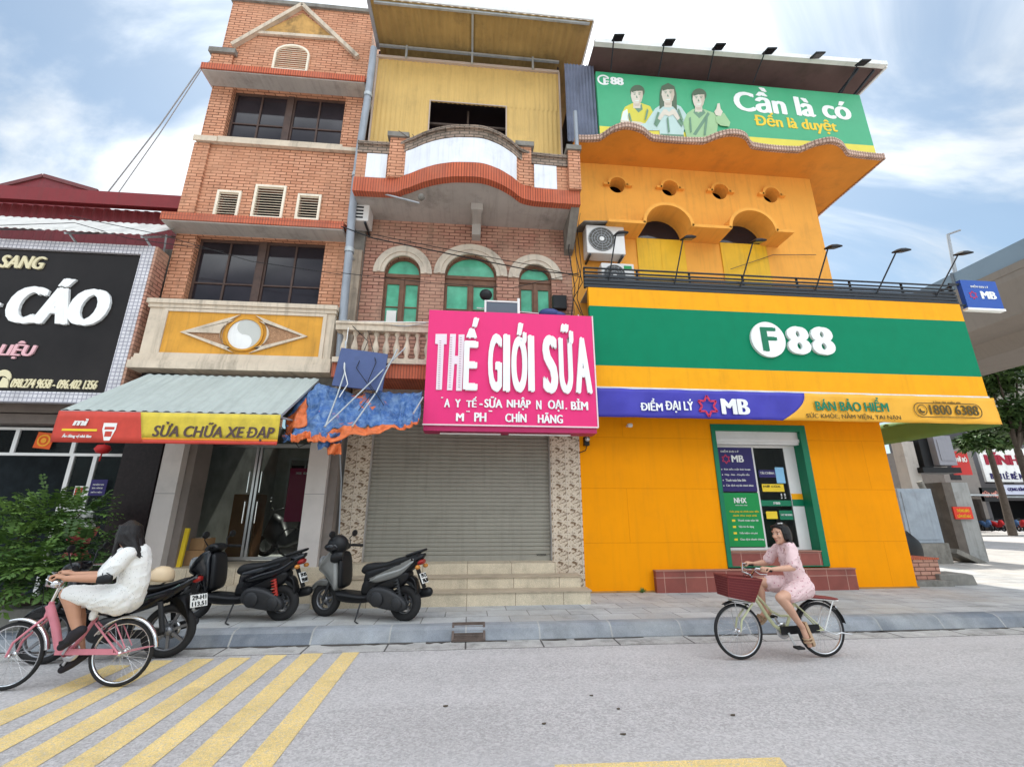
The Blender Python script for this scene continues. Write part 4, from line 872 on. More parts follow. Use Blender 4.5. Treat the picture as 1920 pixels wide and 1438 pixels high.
# ================================================================ middle house (shut shop)
YM = 9.1
hM = thing('shuttered_house', 'narrow brick shop house with roller shutter, arched green windows and curved balcony', 'building', (-.3, YM, .15))
AW = [(-1.65, .40), (-.09, .53), (1.55, .40)]   # arched windows: centre, half width
AW = []
for l, r, sp, tp, bt in ((721, 789, 513, 481, 612), (834, 931, 517, 478, 612), (973, 1034, 524, 497, 612)):
    x0, x1 = at(l, sp, YM).x, at(r, sp, YM).x; AW.append(((x0+x1)/2, (x1-x0)/2, at((l+r)/2, sp, YM).z, at((l+r)/2, tp, YM).z))
zsill = 5.28
b = MB(); b.plate([rc(-2.50, 2.25, 4.6, 8.14)]+[arch(x, zsill, zs, r, rz=zt-zs) for x, r, zs, zt in AW], YM, .25); b.build('brick_wall', m_brickB, hM)
for x, r, zs, zt in AW:
    rz = zt-zs; b = MB()
    for k, (q0, q1, d) in enumerate(((0.0, .09, .05), (.09, .15, .075), (.15, .25, .05))):
        b.plate([circ(x, zs, r+q1, 22, 0, pi, rz+q1)+circ(x, zs, r+q0, 22, pi, 0, rz+q0)], YM-d, d-.001)
    b.build('arch_surround', mat('arch_plaster', (.62, .535, .43), streak=.4, grime=.45) if x < -1 else bpy.data.materials['arch_plaster'], hM)
    y = YM+.10; b = MB(); wd = r < .5
    b.plate([arch(x, zsill, zs, r-.005, rz=rz-.005), [(x-r+.05, zs+.04), (x+r-.05, zs+.04)]+circ(x, zs+.04, r-.05, 16, 0, pi, rz-.09), rc(x-r+.06, x-.07, zsill+.08, zs-.22), rc(x+.07, x+r-.06, zsill+.08, zs-.22)], y, .06)
    b.box(x-r+.01, x+r-.01, y-.03, y-.001, zs-.06, zs+.02); b.box(x-.035, x+.035, y-.025, y-.001, zsill, zs-.07)
    for sx_ in (-1, 1):
        xa = x+sx_*(r/2); w_ = (r-.13)/2
        for z in (zsill+.35, zsill+.72): b.box(xa-w_, xa+w_, y+.005, y+.03, z-.012, z+.012)
    f = b.build('arched_window', m_woodl, hM)
    b = MB(); b.plate([arch(x, zsill+.02, zs, r-.02, rz=rz-.02)], y+.03, .012); b.build('pane', m_ggreen, f)
x, r, zs, zt = AW[0]; b = MB(); b.box(x-r+.10, x-.09, YM+.085, YM+.095, zsill+.25, zsill+.62); b.build('window_notice', m_paper, hM)
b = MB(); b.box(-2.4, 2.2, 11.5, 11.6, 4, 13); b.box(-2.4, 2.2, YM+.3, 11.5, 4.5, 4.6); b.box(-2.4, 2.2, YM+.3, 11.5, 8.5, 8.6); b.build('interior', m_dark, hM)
# bands of rough course
b = MB(); b.box(-2.5, 2.24, YM-.03, YM-.001, 5.93-.07, 5.93) if False else None
# upper balcony: bulging slab and parapet
SW = [(-2.62,8.15),(-1.75,8.13),(-1.56,8.02),(-1.04,7.73),(-.60,7.575),(-.25,7.53),(.10,7.53),(.45,7.66),(.73,7.85),(.95,8.05),(1.25,8.13),(2.27,8.15)]
def smooth(P, n=4):
    out = []
    for i in range(len(P)-1):
        p0, p1, p2, p3 = P[max(i-1, 0)], P[i], P[i+1], P[min(i+2, len(P)-1)]
        for k in range(n):
            t = k/n; f = lambda a, b_, c, d: .5*(2*b_+(c-a)*t+(2*a-5*b_+4*c-d)*t*t+(3*b_-a-3*c+d)*t**3
                                                  )
            out.append((p1[0]+(p2[0]-p1[0])*t, f(p0[1], p1[1], p2[1], p3[1])))
    return out+[P[-1]]
SW = smooth(SW)
b = MB(); b.prism(SW+[(2.27, YM-.001), (-2.62, YM-.001)], 8.14, 8.30, 'z'); b.build('balcony_slab', m_conc, hM)
def strip(mb, P, off0, off1, z0, z1, xa=-9, xb=9):
    Q = [p for p in P if xa-1e-6 <= p[0] <= xb+1e-6]; n = len(Q)
    vs = [(x, y+off0, z0) for x, y in Q]+[(x, y+off0, z1) for x, y in Q]+[(x, y+off1, z0) for x, y in Q]+[(x, y+off1, z1) for x, y in Q]; fs = []
    for i in range(n-1): fs += [(i, i+1, n+i+1, n+i), (2*n+i, 3*n+i, 3*n+i+1, 2*n+i+1), (i, 2*n+i, 2*n+i+1, i+1), (n+i, n+i+1, 3*n+i+1, 3*n+i)]
    fs += [(0, n, 3*n, 2*n), (n-1, 3*n-1, 4*n-1, 2*n-1)]; mb.add(vs, fs, False)
b = MB(); strip(b, SW, -.03, .15, 8.12, 8.47); b.build('soldier_band', m_solA, hM)
b = MB(); strip(b, SW, .02, .15, 8.47, 9.14); b.build('parapet', m_brickA, hM)
b = MB(); strip(b, SW, -.01, .15, 9.14, 9.33); strip(b, SW, -.06, .19, 9.33, 9.40); b.build('parapet_coping', mat('weathered_brick', (.3, .24, .2), rough=.95, base=brick_base((.34, .25, .19), (.26, .20, .16), (.12, .10, .08), .2, .08, .012), grime=.9, var=.3, streak=.4), hM)
b = MB()
for x0, x1 in ((-2.43, -1.93), (-1.57, .86), (1.19, 2.01)): strip(b, SW, -.004, .03, 8.50, 9.12, x0, x1); b.cut()
b.build('white_panel', flat('panel_white', (.74, .76, .80), rough=.6, streak=.3, grime=.15), hM)
b = MB()
for x0, x1 in ((-1.92, -1.57), (.86, 1.18), (2.02, 2.29)): b.box(x0, x1, 8.05, 8.36, 8.47, 9.50); b.cut()
b.build('parapet_pier', m_brickA, hM)
b = MB()
for x0, x1 in ((-1.98, -1.52), (.82, 1.24), (1.98, 2.32)): b.box(x0, x1, 8.0, 8.40, 9.50, 9.62); b.cut()
b.build('pier_cap', m_concd, hM)
# ceiling beam with corbel under the balcony, side bracket
b = MB(); b.box(-.10, .10, 8.35, YM-.002, 8.0, 8.139); b.box(-.10, .10, 8.85, YM-.002, 7.72, 8.0); b.box(-.13, .13, 8.3, 8.42, 7.98, 8.138); b.build('soffit_beam', m_conc, hM)
b = MB(); b.prism([(8.2, 8.14), (YM, 8.14), (YM, 7.45), (8.9, 7.5)], 2.08, 2.27, 'x'); b.build('side_bracket', m_concd, hM)
# top floor: yellow corrugated cladding with a dark opening
b = MB(); op = (-1.25, .68, 10.2, 11.77)
xs = []
x = -2.66
while x < 2.11: xs.append(x); x += .045
def clad(xa, xb, z0, z1):
    n = int((xb-xa)/.03); vs = []
    for i in range(n+1): x = xa+(xb-xa)*i/n; vs += [(x, YM+(.014 if i % 4 in (1, 2) else 0), z0), (x, YM+(.014 if i % 4 in (1, 2) else 0), z1)]
    m_ = len(vs); vs += [(p[0], p[1]+.02, p[2]) for p in vs]
    b.add(vs, [(2*i, 2*i+2, 2*i+3, 2*i+1) for i in range(n)]+[(m_+2*i, m_+2*i+1, m_+2*i+3, m_+2*i+2) for i in range(n)], False)
clad(-2.66, op[0], 8.9, 11.77); clad(op[1], 2.10, 8.9, 11.77); clad(-2.66, 2.10, 11.77, 13.05)
b.build('yellow_cladding', mat('yellow_sheet', (.66, .44, .15), rough=.6, var=.07, vs=1.2, streak=.22, grime=.15), hM)
b = MB(); b.plate([rc(op[0]-.03, op[1]+.03, 9.0, 11.80), rc(op[0], op[1], 8.95, 11.77)], YM-.01, .01); b.box(-2.7, 2.12, YM-.05, YM+.02, 13.05, 13.13); b.box(2.10, 2.14, YM-.03, YM+.05, 8.4, 13.1); b.box(-2.70, -2.66, YM-.03, YM+.05, 8.4, 13.1); b.build('cladding_trim', flat('beige_trim', (.50, .40, .33)), hM)
b = MB(); b.box(-2.6, 2.1, 9.45, 9.50, 11.4, 11.46); b.beam((-.3, 9.55, 9.3), (-.3, 9.55, 12), .05, .05); b.build('inner_rail', m_rust, hM)
b = MB(); b.box(-2.66, 2.1, 10.4, 10.5, 9.3, 13.38); b.box(-2.66, 2.1, YM+.04, 10.4, 9.2, 9.28); b.box(-2.70, -2.66, YM+.06, 10.5, 9.2, 13.38); b.box(2.10, 2.14, YM+.06, 10.5, 9.2, 13.38); b.build('attic_shade_wall', flat('attic_shade', (.03, .022, .03), rough=.9), hM)  # added walls, near-black so the shade inside the opening is in their colour
# roof: corrugated sheet, purlin, posts
b = MB(); n = 110; vs = []; xa, xb = -2.70, 2.78
for i in range(n+1):
    x = xa+(xb-xa)*i/n; o_ = .022 if i % 4 in (1, 2) else 0; f = (x-xa)/(xb-xa); vs += [(x, 7.95, 13.47-.03*f+o_), (x, 15, 13.95+o_)]
m_ = len(vs); vs += [(p[0], p[1], p[2]+.012) for p in vs]
b.add(vs, [(2*i, 2*i+1, 2*i+3, 2*i+2) for i in range(n)]+[(m_+2*i, m_+2*i+2, m_+2*i+3, m_+2*i+1) for i in range(n)]+[(2*i, 2*i+2, m_+2*i+2, m_+2*i) for i in range(n)], False)
rf = b.build('roof', mat('roof_sheet_ochre', (.40, .27, .10), rough=.7, var=.2, vs=1.2, grime=.45, streak=.2), hM)
b = MB(); b.beam((xa, 7.93, 13.55), (xb, 7.93, 13.52), .03, .14); b.beam((xb+.02, 7.93, 13.5), (xb+.02, 14, 13.9), .03, .12); b.build('gutter', m_whitem, rf)
b = MB(); b.beam((-2.66, 9.02, 13.40), (2.12, 9.02, 13.38), .06, .05); b.beam((-2.6, 8.0, 13.43), (2.7, 8.0, 13.42), .05, .05)
for x in (-1.95, -.23, 1.40): b.beam((x, 9.02, 13.06), (x, 9.02, 13.46), .05, .05, (0, 1, 0))
b.beam((-.23, 8.0, 13.44), (-.23, 9.1, 13.50), .05, .05); b.build('purlin', m_zinc, rf)
b = MB(); b.beam((-2.73, 7.95, 13.5), (-2.73, 9.2, 13.55), .08, .14); b.cut(); b.tube([(2.30, 8.3, 9.5), (2.30, 8.3, 10.9)], .05, 8); b.build('side_rail', m_pipe, rf)
# first-floor balcony: balustrade (mostly behind the pink sign)
YBL = 8.3
b = MB(); b.box(-2.66, 2.2, YBL, YM-.001, 4.08, 4.36); b.build('lower_slab', m_solA, hM)
b = MB(); b.box(-2.66, 2.2, YBL-.06, YBL+.18, 4.36, 4.46); b.box(-2.66, 2.2, YBL-.06, YBL+.18, 5.02, 5.14); b.box(-2.66, 2.2, YBL-.09, YBL+.20, 5.14, 5.19); bal = b.build('balustrade', m_cream, hM)
for i in range(24):
    x = -2.50+.2*i; b = MB(); b.lathe([(.05, 4.461), (.055, 4.50), (.03, 4.54), (.062, 4.64), (.068, 4.70), (.045, 4.80), (.026, 4.88), (.03, 4.93), (.055, 4.97), (.055, 5.019)], (x, YBL+.06, 0), n=10); b.build('baluster', m_cream, bal)
# ground floor: pilasters, shutter, steps
def motif(new, lk, uv, ob, noise, rng, mixc):
    fr = new('ShaderNodeVectorMath', operation='FRACTION'); sc_ = new('ShaderNodeVectorMath', operation='MULTIPLY'); lk.new(uv, sc_.inputs[0]); sc_.inputs[1].default_value = (3.6, 4.1, 0); lk.new(sc_.outputs[0], fr.inputs[0])
    w1 = new('ShaderNodeTexNoise'); lk.new(fr.outputs[0], w1.inputs['Vector']); w1.inputs['Scale'].default_value = 3.7; w1.inputs['Detail'].default_value = 3; w1.inputs['Distortion'].default_value = 1.6
    c = mixc(rng(w1.outputs[0], .50, .56), (.60, .49, .37, 1), (.15, .085, .045, 1)); w2 = noise(fr.outputs[0], 9, 4, .7); c = mixc(rng(w2, .55, .62, 0, .8), c, (.40, .27, .16, 1)); c = mixc(rng(noise(ob, 24, 4, .7), .52, .70, 0, .7), c, (.66, .57, .46, 1))
    j = new('ShaderNodeTexBrick'); lk.new(uv, j.inputs['Vector']); j.offset = 0; j.inputs['Scale'].default_value = 1; j.inputs['Brick Width'].default_value = 1/3.6; j.inputs['Row Height'].default_value = 1/4.1; j.inputs['Mortar Size'].default_value = .006
    return mixc(j.outputs['Fac'], c, (.60, .50, .40, 1))
m_motif = mat('patterned_tile', (.5, .4, .3), rough=.45, base=motif, var=.08)
b = MB(); b.box(-2.44, -1.97, YM-.02, YM+.3, .74, 4.2); b.cut(); b.box(1.63, 2.25, YM-.02, YM+.3, .14, 4.2); b.build('tiled_pilaster', m_motif, hM)
b = MB(); z = .76; vs = []; pr = []
while z < 4.0: pr += [(z, .0), (z+.012, .018), (z+.05, .020), (z+.070, .004)]; z += .076
vs = [(x, YM+.10-d, zz) for x in (-1.95, 1.61) for zz, d in pr]; n = len(pr); vs += [(p[0], YM+.14, p[2]) for p in vs]
b.add(vs, [(i, n+i, n+i+1, i+1) for i in range(n-1)], False); b.box(-1.95, 1.61, YM+.075, YM+.15, .72, .80)
b.build('roller_shutter', mat('shutter_olive', (.30, .275, .225), rough=.5, var=.07, vs=1, streak=.25, grime=.18), hM)
b = MB(); text_px(b, 'SAVADOR', 1006, 1038, 1024, 1041, YM+.07, bold=.03, depth=.002); b.build('shutter_badge', m_black, hM)
b = MB(); b.box(-1.97, -1.951, YM, YM+.15, .74, 4.1); b.box(1.611, 1.63, YM, YM+.15, .74, 4.1); b.box(-2.0, 1.7, YM-.0, YM+.5, 3.95, 4.2); b.build('shutter_rail', m_conc, hM)
b = MB(); b.box(-2.46, 2.06, 7.98, 8.32, .14, .35); b.box(-2.46, 1.98, 8.32, 8.68, .14, .54); b.box(-2.46, 1.63, 8.68, YM+.15, .14, .735); st = b.build('front_step', m_step, hM)
b = MB(); b.box(-2.47, 2.08, 7.96, 8.321, .351, .375); b.box(-2.47, 2.0, 8.30, 8.681, .541, .562); b.build('step_nosing', flat('worn_nosing', (.40, .32, .23), grime=.4), st)
# ---------------------------------------------------------------- pink sign box
YK = 7.95
pk = thing('pink_sign', 'large bright pink milk shop sign box with white raised letters, some lost', 'sign', (.7, YK, 3.1))
x0, x1, z0, z1 = -.862, 2.325, 3.145, 5.37
b = MB(); b.box(x0, x1, YK, YK+.28, z0, z1); b.build('box', m_pink, pk)
b = MB(); b.box(x0-.01, x1+.02, YK-.012, YK+.29, z0-.025, z0-.001); b.box(x1+.001, x1+.025, YK-.012, YK+.29, z0, z1); b.build('trim', flat('trim_pale_pink', (.78, .60, .62)), pk)
b = MB(); b.box(x0+.01, x1-.01, YK+.02, YK+.36, z0-.12, z0-.026); b.build('underside', m_pinkd, pk)
b = MB(); b.tube([(x0+.3, YK+.12, z0-.15), (x0+1.4, YK+.12, z0-.15)], .016, 6); b.tube([(x0+1.55, YK+.12, z0-.15), (x0+2.7, YK+.12, z0-.15)], .016, 6); b.build('tube_lamp', m_paper, pk)
b = MB()
for body, l, t_, r, bt in (('Ế', 870, 596, 897, 733),):
    text_px(b, body, l, t_+1, r, bt, YK, bold=.065, depth=.05)
for ch, l, t_, r, bt in (('G', 915, 627, 941, 736), ('I', 943, 628, 956, 736), ('Ớ', 958.5, 607, 988, 737), ('I', 989.5, 630, 1001.5, 736), ('S', 1017, 630, 1045, 739), ('Ữ', 1047, 609, 1075.5, 739.5), ('A', 1077, 634, 1107.5, 739)): text_px(b, ch, l, t_, r, bt, YK, bold=.07, depth=.05)
b.build('raised_letters', m_lett, pk)
# the first two letters are worn down to their drilled backing
b = MB()
def letT(l, t_, r, bt):
    P = lambda x, y: (at(x, y, YK).x, at(x, y, YK).z)
    return [P(l, t_), P(r, t_), P(r-.5, t_+19), P((l+r)/2+5, t_+19), P((l+r)/2+1, bt), P((l+r)/2-10, bt), P((l+r)/2-6, t_+19), P(l-1, t_+18)]
b.plate([letT(817, 627, 838, 731)], YK-.02, .019)
P = lambda x, y: (at(x, y, YK).x, at(x, y, YK).z)
b.plate([[P(844, 627), P(855, 627), P(853, 668), P(859, 668), P(860, 628), P(871, 628), P(866, 733), P(855, 733), P(857, 683), P(852, 683), P(848, 732), P(838, 732)]], YK-.02, .019)
b.mat(1)
for i in range(22):
    for q in ((826, 640+i*4.2, 823), (846.5, 634+i*4.4, 843.5), (864.5, 634+i*4.4, 861)):
        px_ = q[0]+(q[2]-q[0])*i/22; p = at(px_, q[1], YK); b.box(p.x-.022, p.x+.016, YK-.023, YK-.0205, p.z-.006, p.z+.006)
b.build('bare_letters', [flat('stripped_letter', (.78, .66, .70)), flat('drill_mark', (.38, .25, .29))], pk)
b = MB()
for body, l, t_, r, bt in (('A', 833, 748, 844, 764), ('Y', 853, 749, 864, 764), ('TẾ', 874, 744, 894, 764), ('-', 899, 757, 905, 760), ('SỮA', 908, 744, 942, 765), ('NHẬP', 950, 745, 995, 769), ('N', 1005, 751, 1015, 768), ('OẠI', 1027, 750, 1056, 772), ('.', 1060, 765, 1063, 768), ('BỈM', 1070, 748, 1102, 769), ('M', 855, 775, 870, 790), ('PH', 889, 774, 912, 791), ('CHÍN', 947, 772, 987, 792), ('HÃNG', 1008, 774, 1055, 794)):
    text_px(b, body, l, t_, r, bt, YK, bold=.045, depth=.02)
    b.cut()
for l, t_, r, bt in ((827, 745, 831, 746.5), (874, 771, 881, 772.5), (916, 770, 923, 772)):
    xa, xb, za, zb_ = rect(l, t_, r, bt, YK); b.box(xa, xb, YK-.02, YK, za, zb_); b.cut()
b.build('small_letters', m_lett, pk)
# things behind the sign on the balcony
t = thing('flood_lamp', 'round black lamp head standing behind the top of the pink sign', 'lamp', (.0, 8.2, 5.4)); q = at(911, 553, 8.2); b = MB(); b.ell(q, (.13, .10, .12)); b.tube([q, (q.x-.02, 8.2, 5.3)], .02, 6); b.build('lamp_head', m_black, t)
t = thing('grey_cabinet', 'grey metal cabinet in white frame above the pink sign', 'cabinet', (.4, 8.15, 5.3)); x0c, x1c, z0c, z1c = rect(912, 567, 970, 592, 8.12); b = MB(); b.box(x0c, x1c, 8.12, 8.28, 5.2, z1c); b.build('box', flat('slate_box', (.10, .12, .15), grime=.2), t)
b = MB(); b.box(x0c-.04, x0c-.002, 8.11, 8.15, 5.2, z1c+.03); b.box(x1c+.002, x1c+.05, 8.11, 8.15, 5.2, z1c+.10); b.box(x0c, x1c, 8.11, 8.29, z1c+.001, z1c+.03); b.build('frame', m_white, t)
t = thing('plastic_bundle', 'blue plastic bundle lying on the rail behind the pink sign', 'bundle', (1.3, 8.15, 5.35)); q = at(1030, 586, 8.15); b = MB(); b.ell((q.x, q.y, q.z-.03), (.22, .12, .11)); b.ell((q.x+.18, q.y, q.z-.06), (.16, .1, .08)); b.build('bag', flat('dark_blue_plastic', (.03, .05, .17), rough=.35), t)
t = thing('black_box', 'black box hanging on the brick wall right of the arched windows', 'box', (1.6, 8.9, 5.7)); x0c, x1c, z0c, z1c = rect(1037, 553, 1063, 578, 8.95); b = MB(); b.box(x0c, x1c, 8.95, 9.09, z0c, z1c); b.build('case', m_black, t, bevel=.01)
t = thing('handrail', 'thin white pipe rail above the balcony behind the pink sign', 'railing', (0, 8.3, 5.3)); b = MB(); b.tube([(.05, 8.3, 5.62), (2.2, 8.3, 5.50)], .012, 6); b.tube([(-2.6, 8.28, 5.20), (-1.2, 8.28, 5.24), (.1, 8.28, 5.3)], .012, 6)
for x in (.9, 2.15): b.tube([(x, 8.3, 5.19), (x, 8.3, 5.56)], .012, 6)
b.build('pipe', m_white, t)
aircon('air_conditioner', -2.80, -2.36, 7.74, 8.22, 8.60, 9.0, 'small beige air conditioner beside the drainpipe under the curved balcony', fan=False, grille=True)
# lamp arm under balcony
t = thing('lamp_arm', 'long thin grey lamp arm with small lamp under the curved balcony', 'lamp', (-2.3, 8.4, 8.05)); b = MB(); p0, p1 = at(673, 352, 8.45), at(786, 381, 7.9); b.tube([p0, p1], .018, 6); b.build('arm', m_grey, t); b = MB(); q = at(790, 370, 7.9); b.lathe([(.001, -.06), (.06, -.05), (.07, .03), (.03, .06), (.001, .06)], q, Matrix.Rotation(.6, 3, 'Y'), 12); b.build('lamp', m_concd, t)
# dead twigs on the balcony coping
t = thing('dry_plant', 'dry leafless weed growing on the curved balcony coping', 'plant', (-1.1, 8.1, 9.5)); b = MB(); q0 = at(790, 268, 8.0)
for dx_, dz_ in ((-.5, .25), (-.2, .18), (.1, .3), (.22, .15), (-.35, .08)): b.tube([q0, (q0.x+dx_*.6, q0.y, q0.z+dz_*.5), (q0.x+dx_, q0.y-.03, q0.z+dz_)], .008, 4)
b.build('stem', m_rust, t)
# ---------------------------------------------------------------- blue board and torn tarpaulin
t = thing('blue_board', 'dull blue metal board hanging in front of the balcony balusters', 'board', (-1.95, 7.9, 3.7)); b = MB()
c4 = [at(640, 652, 7.95), at(727, 664, 7.95), at(716, 733, 7.95), at(622, 722, 7.95)]; b.plate([[(p.x, p.z) for p in c4]], 7.95, .05); b.build('panel', mat('dull_blue', (.075, .105, .23), rough=.5, var=.15, vs=1.5, grime=.3), t)
tp = thing('tarpaulin', 'torn blue and orange tarpaulin sagging between the awning and the pink sign', 'tarpaulin', (-1.9, 7.4, 3.2))
def lerp2(A, B, u): 
    u *= (len(A)-1); i = min(int(u), len(A)-2); f = u-i; return V(A[i]).lerp(V(A[i+1]), f)
def nz(p, s, a): return V((0, a*mnoise.noise(V(p)*s), a*.7*mnoise.noise(V(p)*s+V((9, 3, 1)))))
TOP = [at(x, y, Y) for x, y, Y in [(536, 790, 7.9), (560, 755, 8.0), (592, 722, 8.2), (632, 728, 8.25), (668, 742, 8.25), (715, 735, 8.25), (755, 742, 8.25), (792, 738, 8.2)]]
BOT = [at(x, y, Y) for x, y, Y in [(532, 836, 7.5), (563, 828, 7.3), (596, 834, 7.2), (640, 824, 7.15), (690, 815, 7.12), (735, 810, 7.15), (768, 804, 7.25), (786, 792, 7.4)]]
TD, BD = list(zip(TOP, BOT)), None
def tarp(u, v):
    a, c = lerp2(TOP, None, u), lerp2(BOT, None, u); p = a.lerp(c, v); p.z -= .16*sin(pi*v)*(.6+.4*sin(u*9)); p.y += .03*sin(u*34)*v
    r1 = 1-abs(mnoise.noise(V((u*13, v*2.2+u*3, 2))))*2; r2 = 1-abs(mnoise.noise(V((u*7-v*4, v*7, 8))))*2; p.y -= (.07*max(0, r1)**3+.05*max(0, r2)**3)*min(1, 4*v+.2); p.z += .03*max(0, r1)**3
    return p+nz(p, 3.2, .12)*sin(pi*min(1, v*1.2+.1))+nz(p, 6, .06)
def tm(new, lk, uv, ob, noise, rng, mixc): c = mixc(rng(noise(ob, 7, 8, .75), .42, .68), (.04, .115, .31, 1), (.19, .30, .47, 1)); return mixc(rng(noise(ob, 2.3, 7, .65), .635, .66), c, (.68, .16, .05, 1))
m_tarp = mat('tarp_blue', (.05, .17, .55), rough=.45, var=.22, vs=5, grime=.3, base=tm, streak=0, bump=.8, bs=16); m_tarpo = mat('tarp_orange', (.66, .16, .05), rough=.5, var=.3, vs=6, bump=.8, bs=16, grime=.2)
b = MB(); b.sheet(lambda u, v: tarp(u, .80*v), 130, 34, .006); b.mat(1).sheet(lambda u, v: tarp(u*.78+.22, .80+.22*v)+V((0, -.03*sin(v*3)+.015*sin(u*60), .02*sin(u*23))), 100, 8, .006)
b.mat(1).sheet(lambda u, v: tarp(.02+.2*u, .10+.42*v)+V((0, -.03, .0)), 14, 8, .006)
q0 = at(628, 838, 7.25)
b.mat(0).sheet(lambda u, v: V((at(596+45*u, 812+32*v*(1-.5*u), 7.2+.06*sin(u*8+v*3))))+nz((u*2, v*2, 0), 3, .05), 16, 10, .006)
b.mat(1).sheet(lambda u, v: V((at(614+26*u, 832+20*v, 7.18+.05*sin(u*7+v*4))))+nz((u*3, v*2, 5), 3, .04), 12, 8, .006)
b.mat(1).sheet(lambda u, v: V((at(545+38*u, 812+14*v+4*sin(u*6), 7.25+.06*sin(u*9))))+nz((u*3, v*2, 8), 3, .05), 14, 6, .006)
b.build('sheet', [m_tarp, m_tarpo], tp)
b = MB()
for pts in ([(745, 655, 8.0), (722, 700, 7.9), (706, 735, 7.8), (660, 800, 7.1)], [(760, 652, 8.1), (700, 712, 7.9), (640, 770, 7.4), (608, 800, 7.1)], [(648, 640, 8.1), (646, 700, 7.9), (632, 742, 7.7), (610, 800, 7.1)], [(793, 745, 7.9), (775, 775, 7.4)]):
    b.tube([at(*p) for p in pts], .014, 6)
b.build('pole', m_zinc, tp)
# ================================================================ left neighbour: dark sign shop and red tin house
YQ = 8.58
t = hN = thing('sign_shop', 'ground floor shop with dark open front, white window frames and brown shutter housing', 'building', (-8.5, 9.3, .15))
b = MB(); b.box(-13, -6.50, 9.35, 9.5, 3.35, 7.25); b.box(-6.62, -6.50, 9.5, 14, .1, 7.2); b.build('wall', m_concd, t)
b = MB(); b.box(-13, -6.47, 9.0, 9.34, 3.22, 3.40); b.box(-13, -6.47, 8.95, 9.34, 3.42, 3.66); b.box(-13, -6.47, 9.02, 9.3, 3.66, 3.8); b.build('shutter_housing', mat('brown_housing', (.17, .135, .115), rough=.6, var=.15, grime=.3), t)
b = MB(); YW = 9.2
xr = -6.36
zt_, zm = 3.18, 2.70
b.box(-13, xr, YW, YW+.06, zt_-.05, zt_); b.box(-13, xr, YW, YW+.06, zm-.05, zm)
posts = [(at(28, 826, YW).x, zm, zt_), (at(136, 840, YW).x, zm, zt_), (at(126, 890, YW).x, .2, zm-.05), (at(170, 890, YW).x, .2, zm-.05), (xr-.05, .2, zt_)]
for x, za_, zb_ in posts: b.box(x-.035, x+.035, YW+.001, YW+.058, za_, zb_)
fr = b.build('window_frame', m_alu, t)
b = MB(); xg = at(126, 890, YW).x; b.box(-13, xr, YW+.03, YW+.04, zm, zt_-.05); b.box(xg, xr, YW+.03, YW+.04, .3, zm-.05); b.build('pane', m_gshop, fr)
b = MB(); b.box(-13, -6.5, 13, 13.1, 0, 4); b.box(-13, -6.5, 9.5, 13, 3.3, 3.4); b.box(-13, -6.5, 9.3, 13, .12, .155); b.build('interior', mat('dark_shop', (.018, .026, .032), rough=.8, var=.5), t)
# coloured stickers and posters on the frame
t = thing('red_ornament', 'round red and gold lucky ornament stuck on the upper window pane of the dark shop', 'ornament', (-8.2, YW, 2.8)); q = at(83, 826, YW-.02)
b = MB(); b.obox(q, .30, .012, .30, Matrix.Rotation(.1, 3, 'Y')); b.mat(1).plate([circ(q.x, q.z, .115, 20), circ(q.x, q.z, .085, 20)], q.y-.014, .006); b.mat(1).plate([circ(q.x, q.z, .05, 12)], q.y-.014, .006); b.build('disc', [flat('orange_red', (.62, .09, .01)), flat('gold', (.72, .30, .02))], t)
t = thing('red_lantern', 'small dark red paper lantern hanging under the awning banner', 'lantern', (-6.9, 9.0, 2.8)); q = at(193, 842, 8.9)
b = MB(); b.lathe([(.001, -.09), (.09, -.07), (.13, 0), (.09, .07), (.001, .09)], q, n=14); b.build('shade', m_red, t); b = MB(); b.tube([q+V((0, 0, .08)), q+V((0, 0, .5))], .004, 4); b.tube([q+V((0, 0, -.08)), q+V((-.01, 0, -.22))], .012, 5); b.build('cord', m_red, t)
t = thing('window_sticker', 'white sticker with big red letter N on the shop pane', 'sticker', (-7.6, YW, 1.9)); xa, xb, za, zb_ = rect(137, 911, 155, 931, YW); b = MB(); b.box(xa, xb, YW+.02, YW+.028, za, zb_); b.build('paper', m_paper, t); b = MB(); put_text(b, 'N', xa+.02, xb-.02, za+.02, zb_-.02, YW+.02, bold=.06); b.build('letter', m_red, t)
t = thing('blue_notice', 'dark blue notice with white lines beside the granite pier', 'sign', (-7.1, YW, 1.9)); xa, xb, za, zb_ = rect(168, 899, 199, 929, YW-.03); b = MB(); b.box(xa, xb, YW-.03, YW-.02, za, zb_); b.build('board', m_navy, t); b = MB()
for k, (f, tx) in enumerate(((.62, 'NHẬN IN'), (.40, 'DECAL - PHÔNG BẠT'), (.15, 'BIỂN HIỆU'))): b.cut(); put_text(b, tx, xa+.05, xb-.05, za+f*(zb_-za), za+(f+.13)*(zb_-za), YW-.03, depth=.002, bold=.02)
b.build('writing', m_paper, t)
# big black sign
t = thing('black_sign', 'large black shop sign with white raised letters in a small tiled frame', 'sign', (-9, YQ, 3.7))
sx1, sz0, sz1 = -6.47, 3.52, 6.80
m_mos = mat('mosaic_tile', (.6, .6, .6), rough=.35, base=brick_base((.66, .64, .65), (.58, .56, .58), (.32, .31, .35), .075, .075, .010, 0, None, 0.), grime=.3)
b = MB(); b.plate([rc(-13, sx1, sz0, sz1), rc(-12.8, sx1-.23, sz0+.20, sz1-.19)], YQ-.06, .12); b.build('tiled_frame', m_mos, t)
b = MB(); b.box(sx1+.001, sx1+.05, YQ-.05, YQ+.3, sz0, sz1); b.build('side_brick', m_brickB, t)
b = MB(); b.box(-12.8, sx1-.23, YQ, YQ+.04, sz0+.20, sz1-.19); b.build('panel', mat('black_acrylic', (.022, .019, .018), rough=.22, var=.3, vs=.8, spec=.12), t)
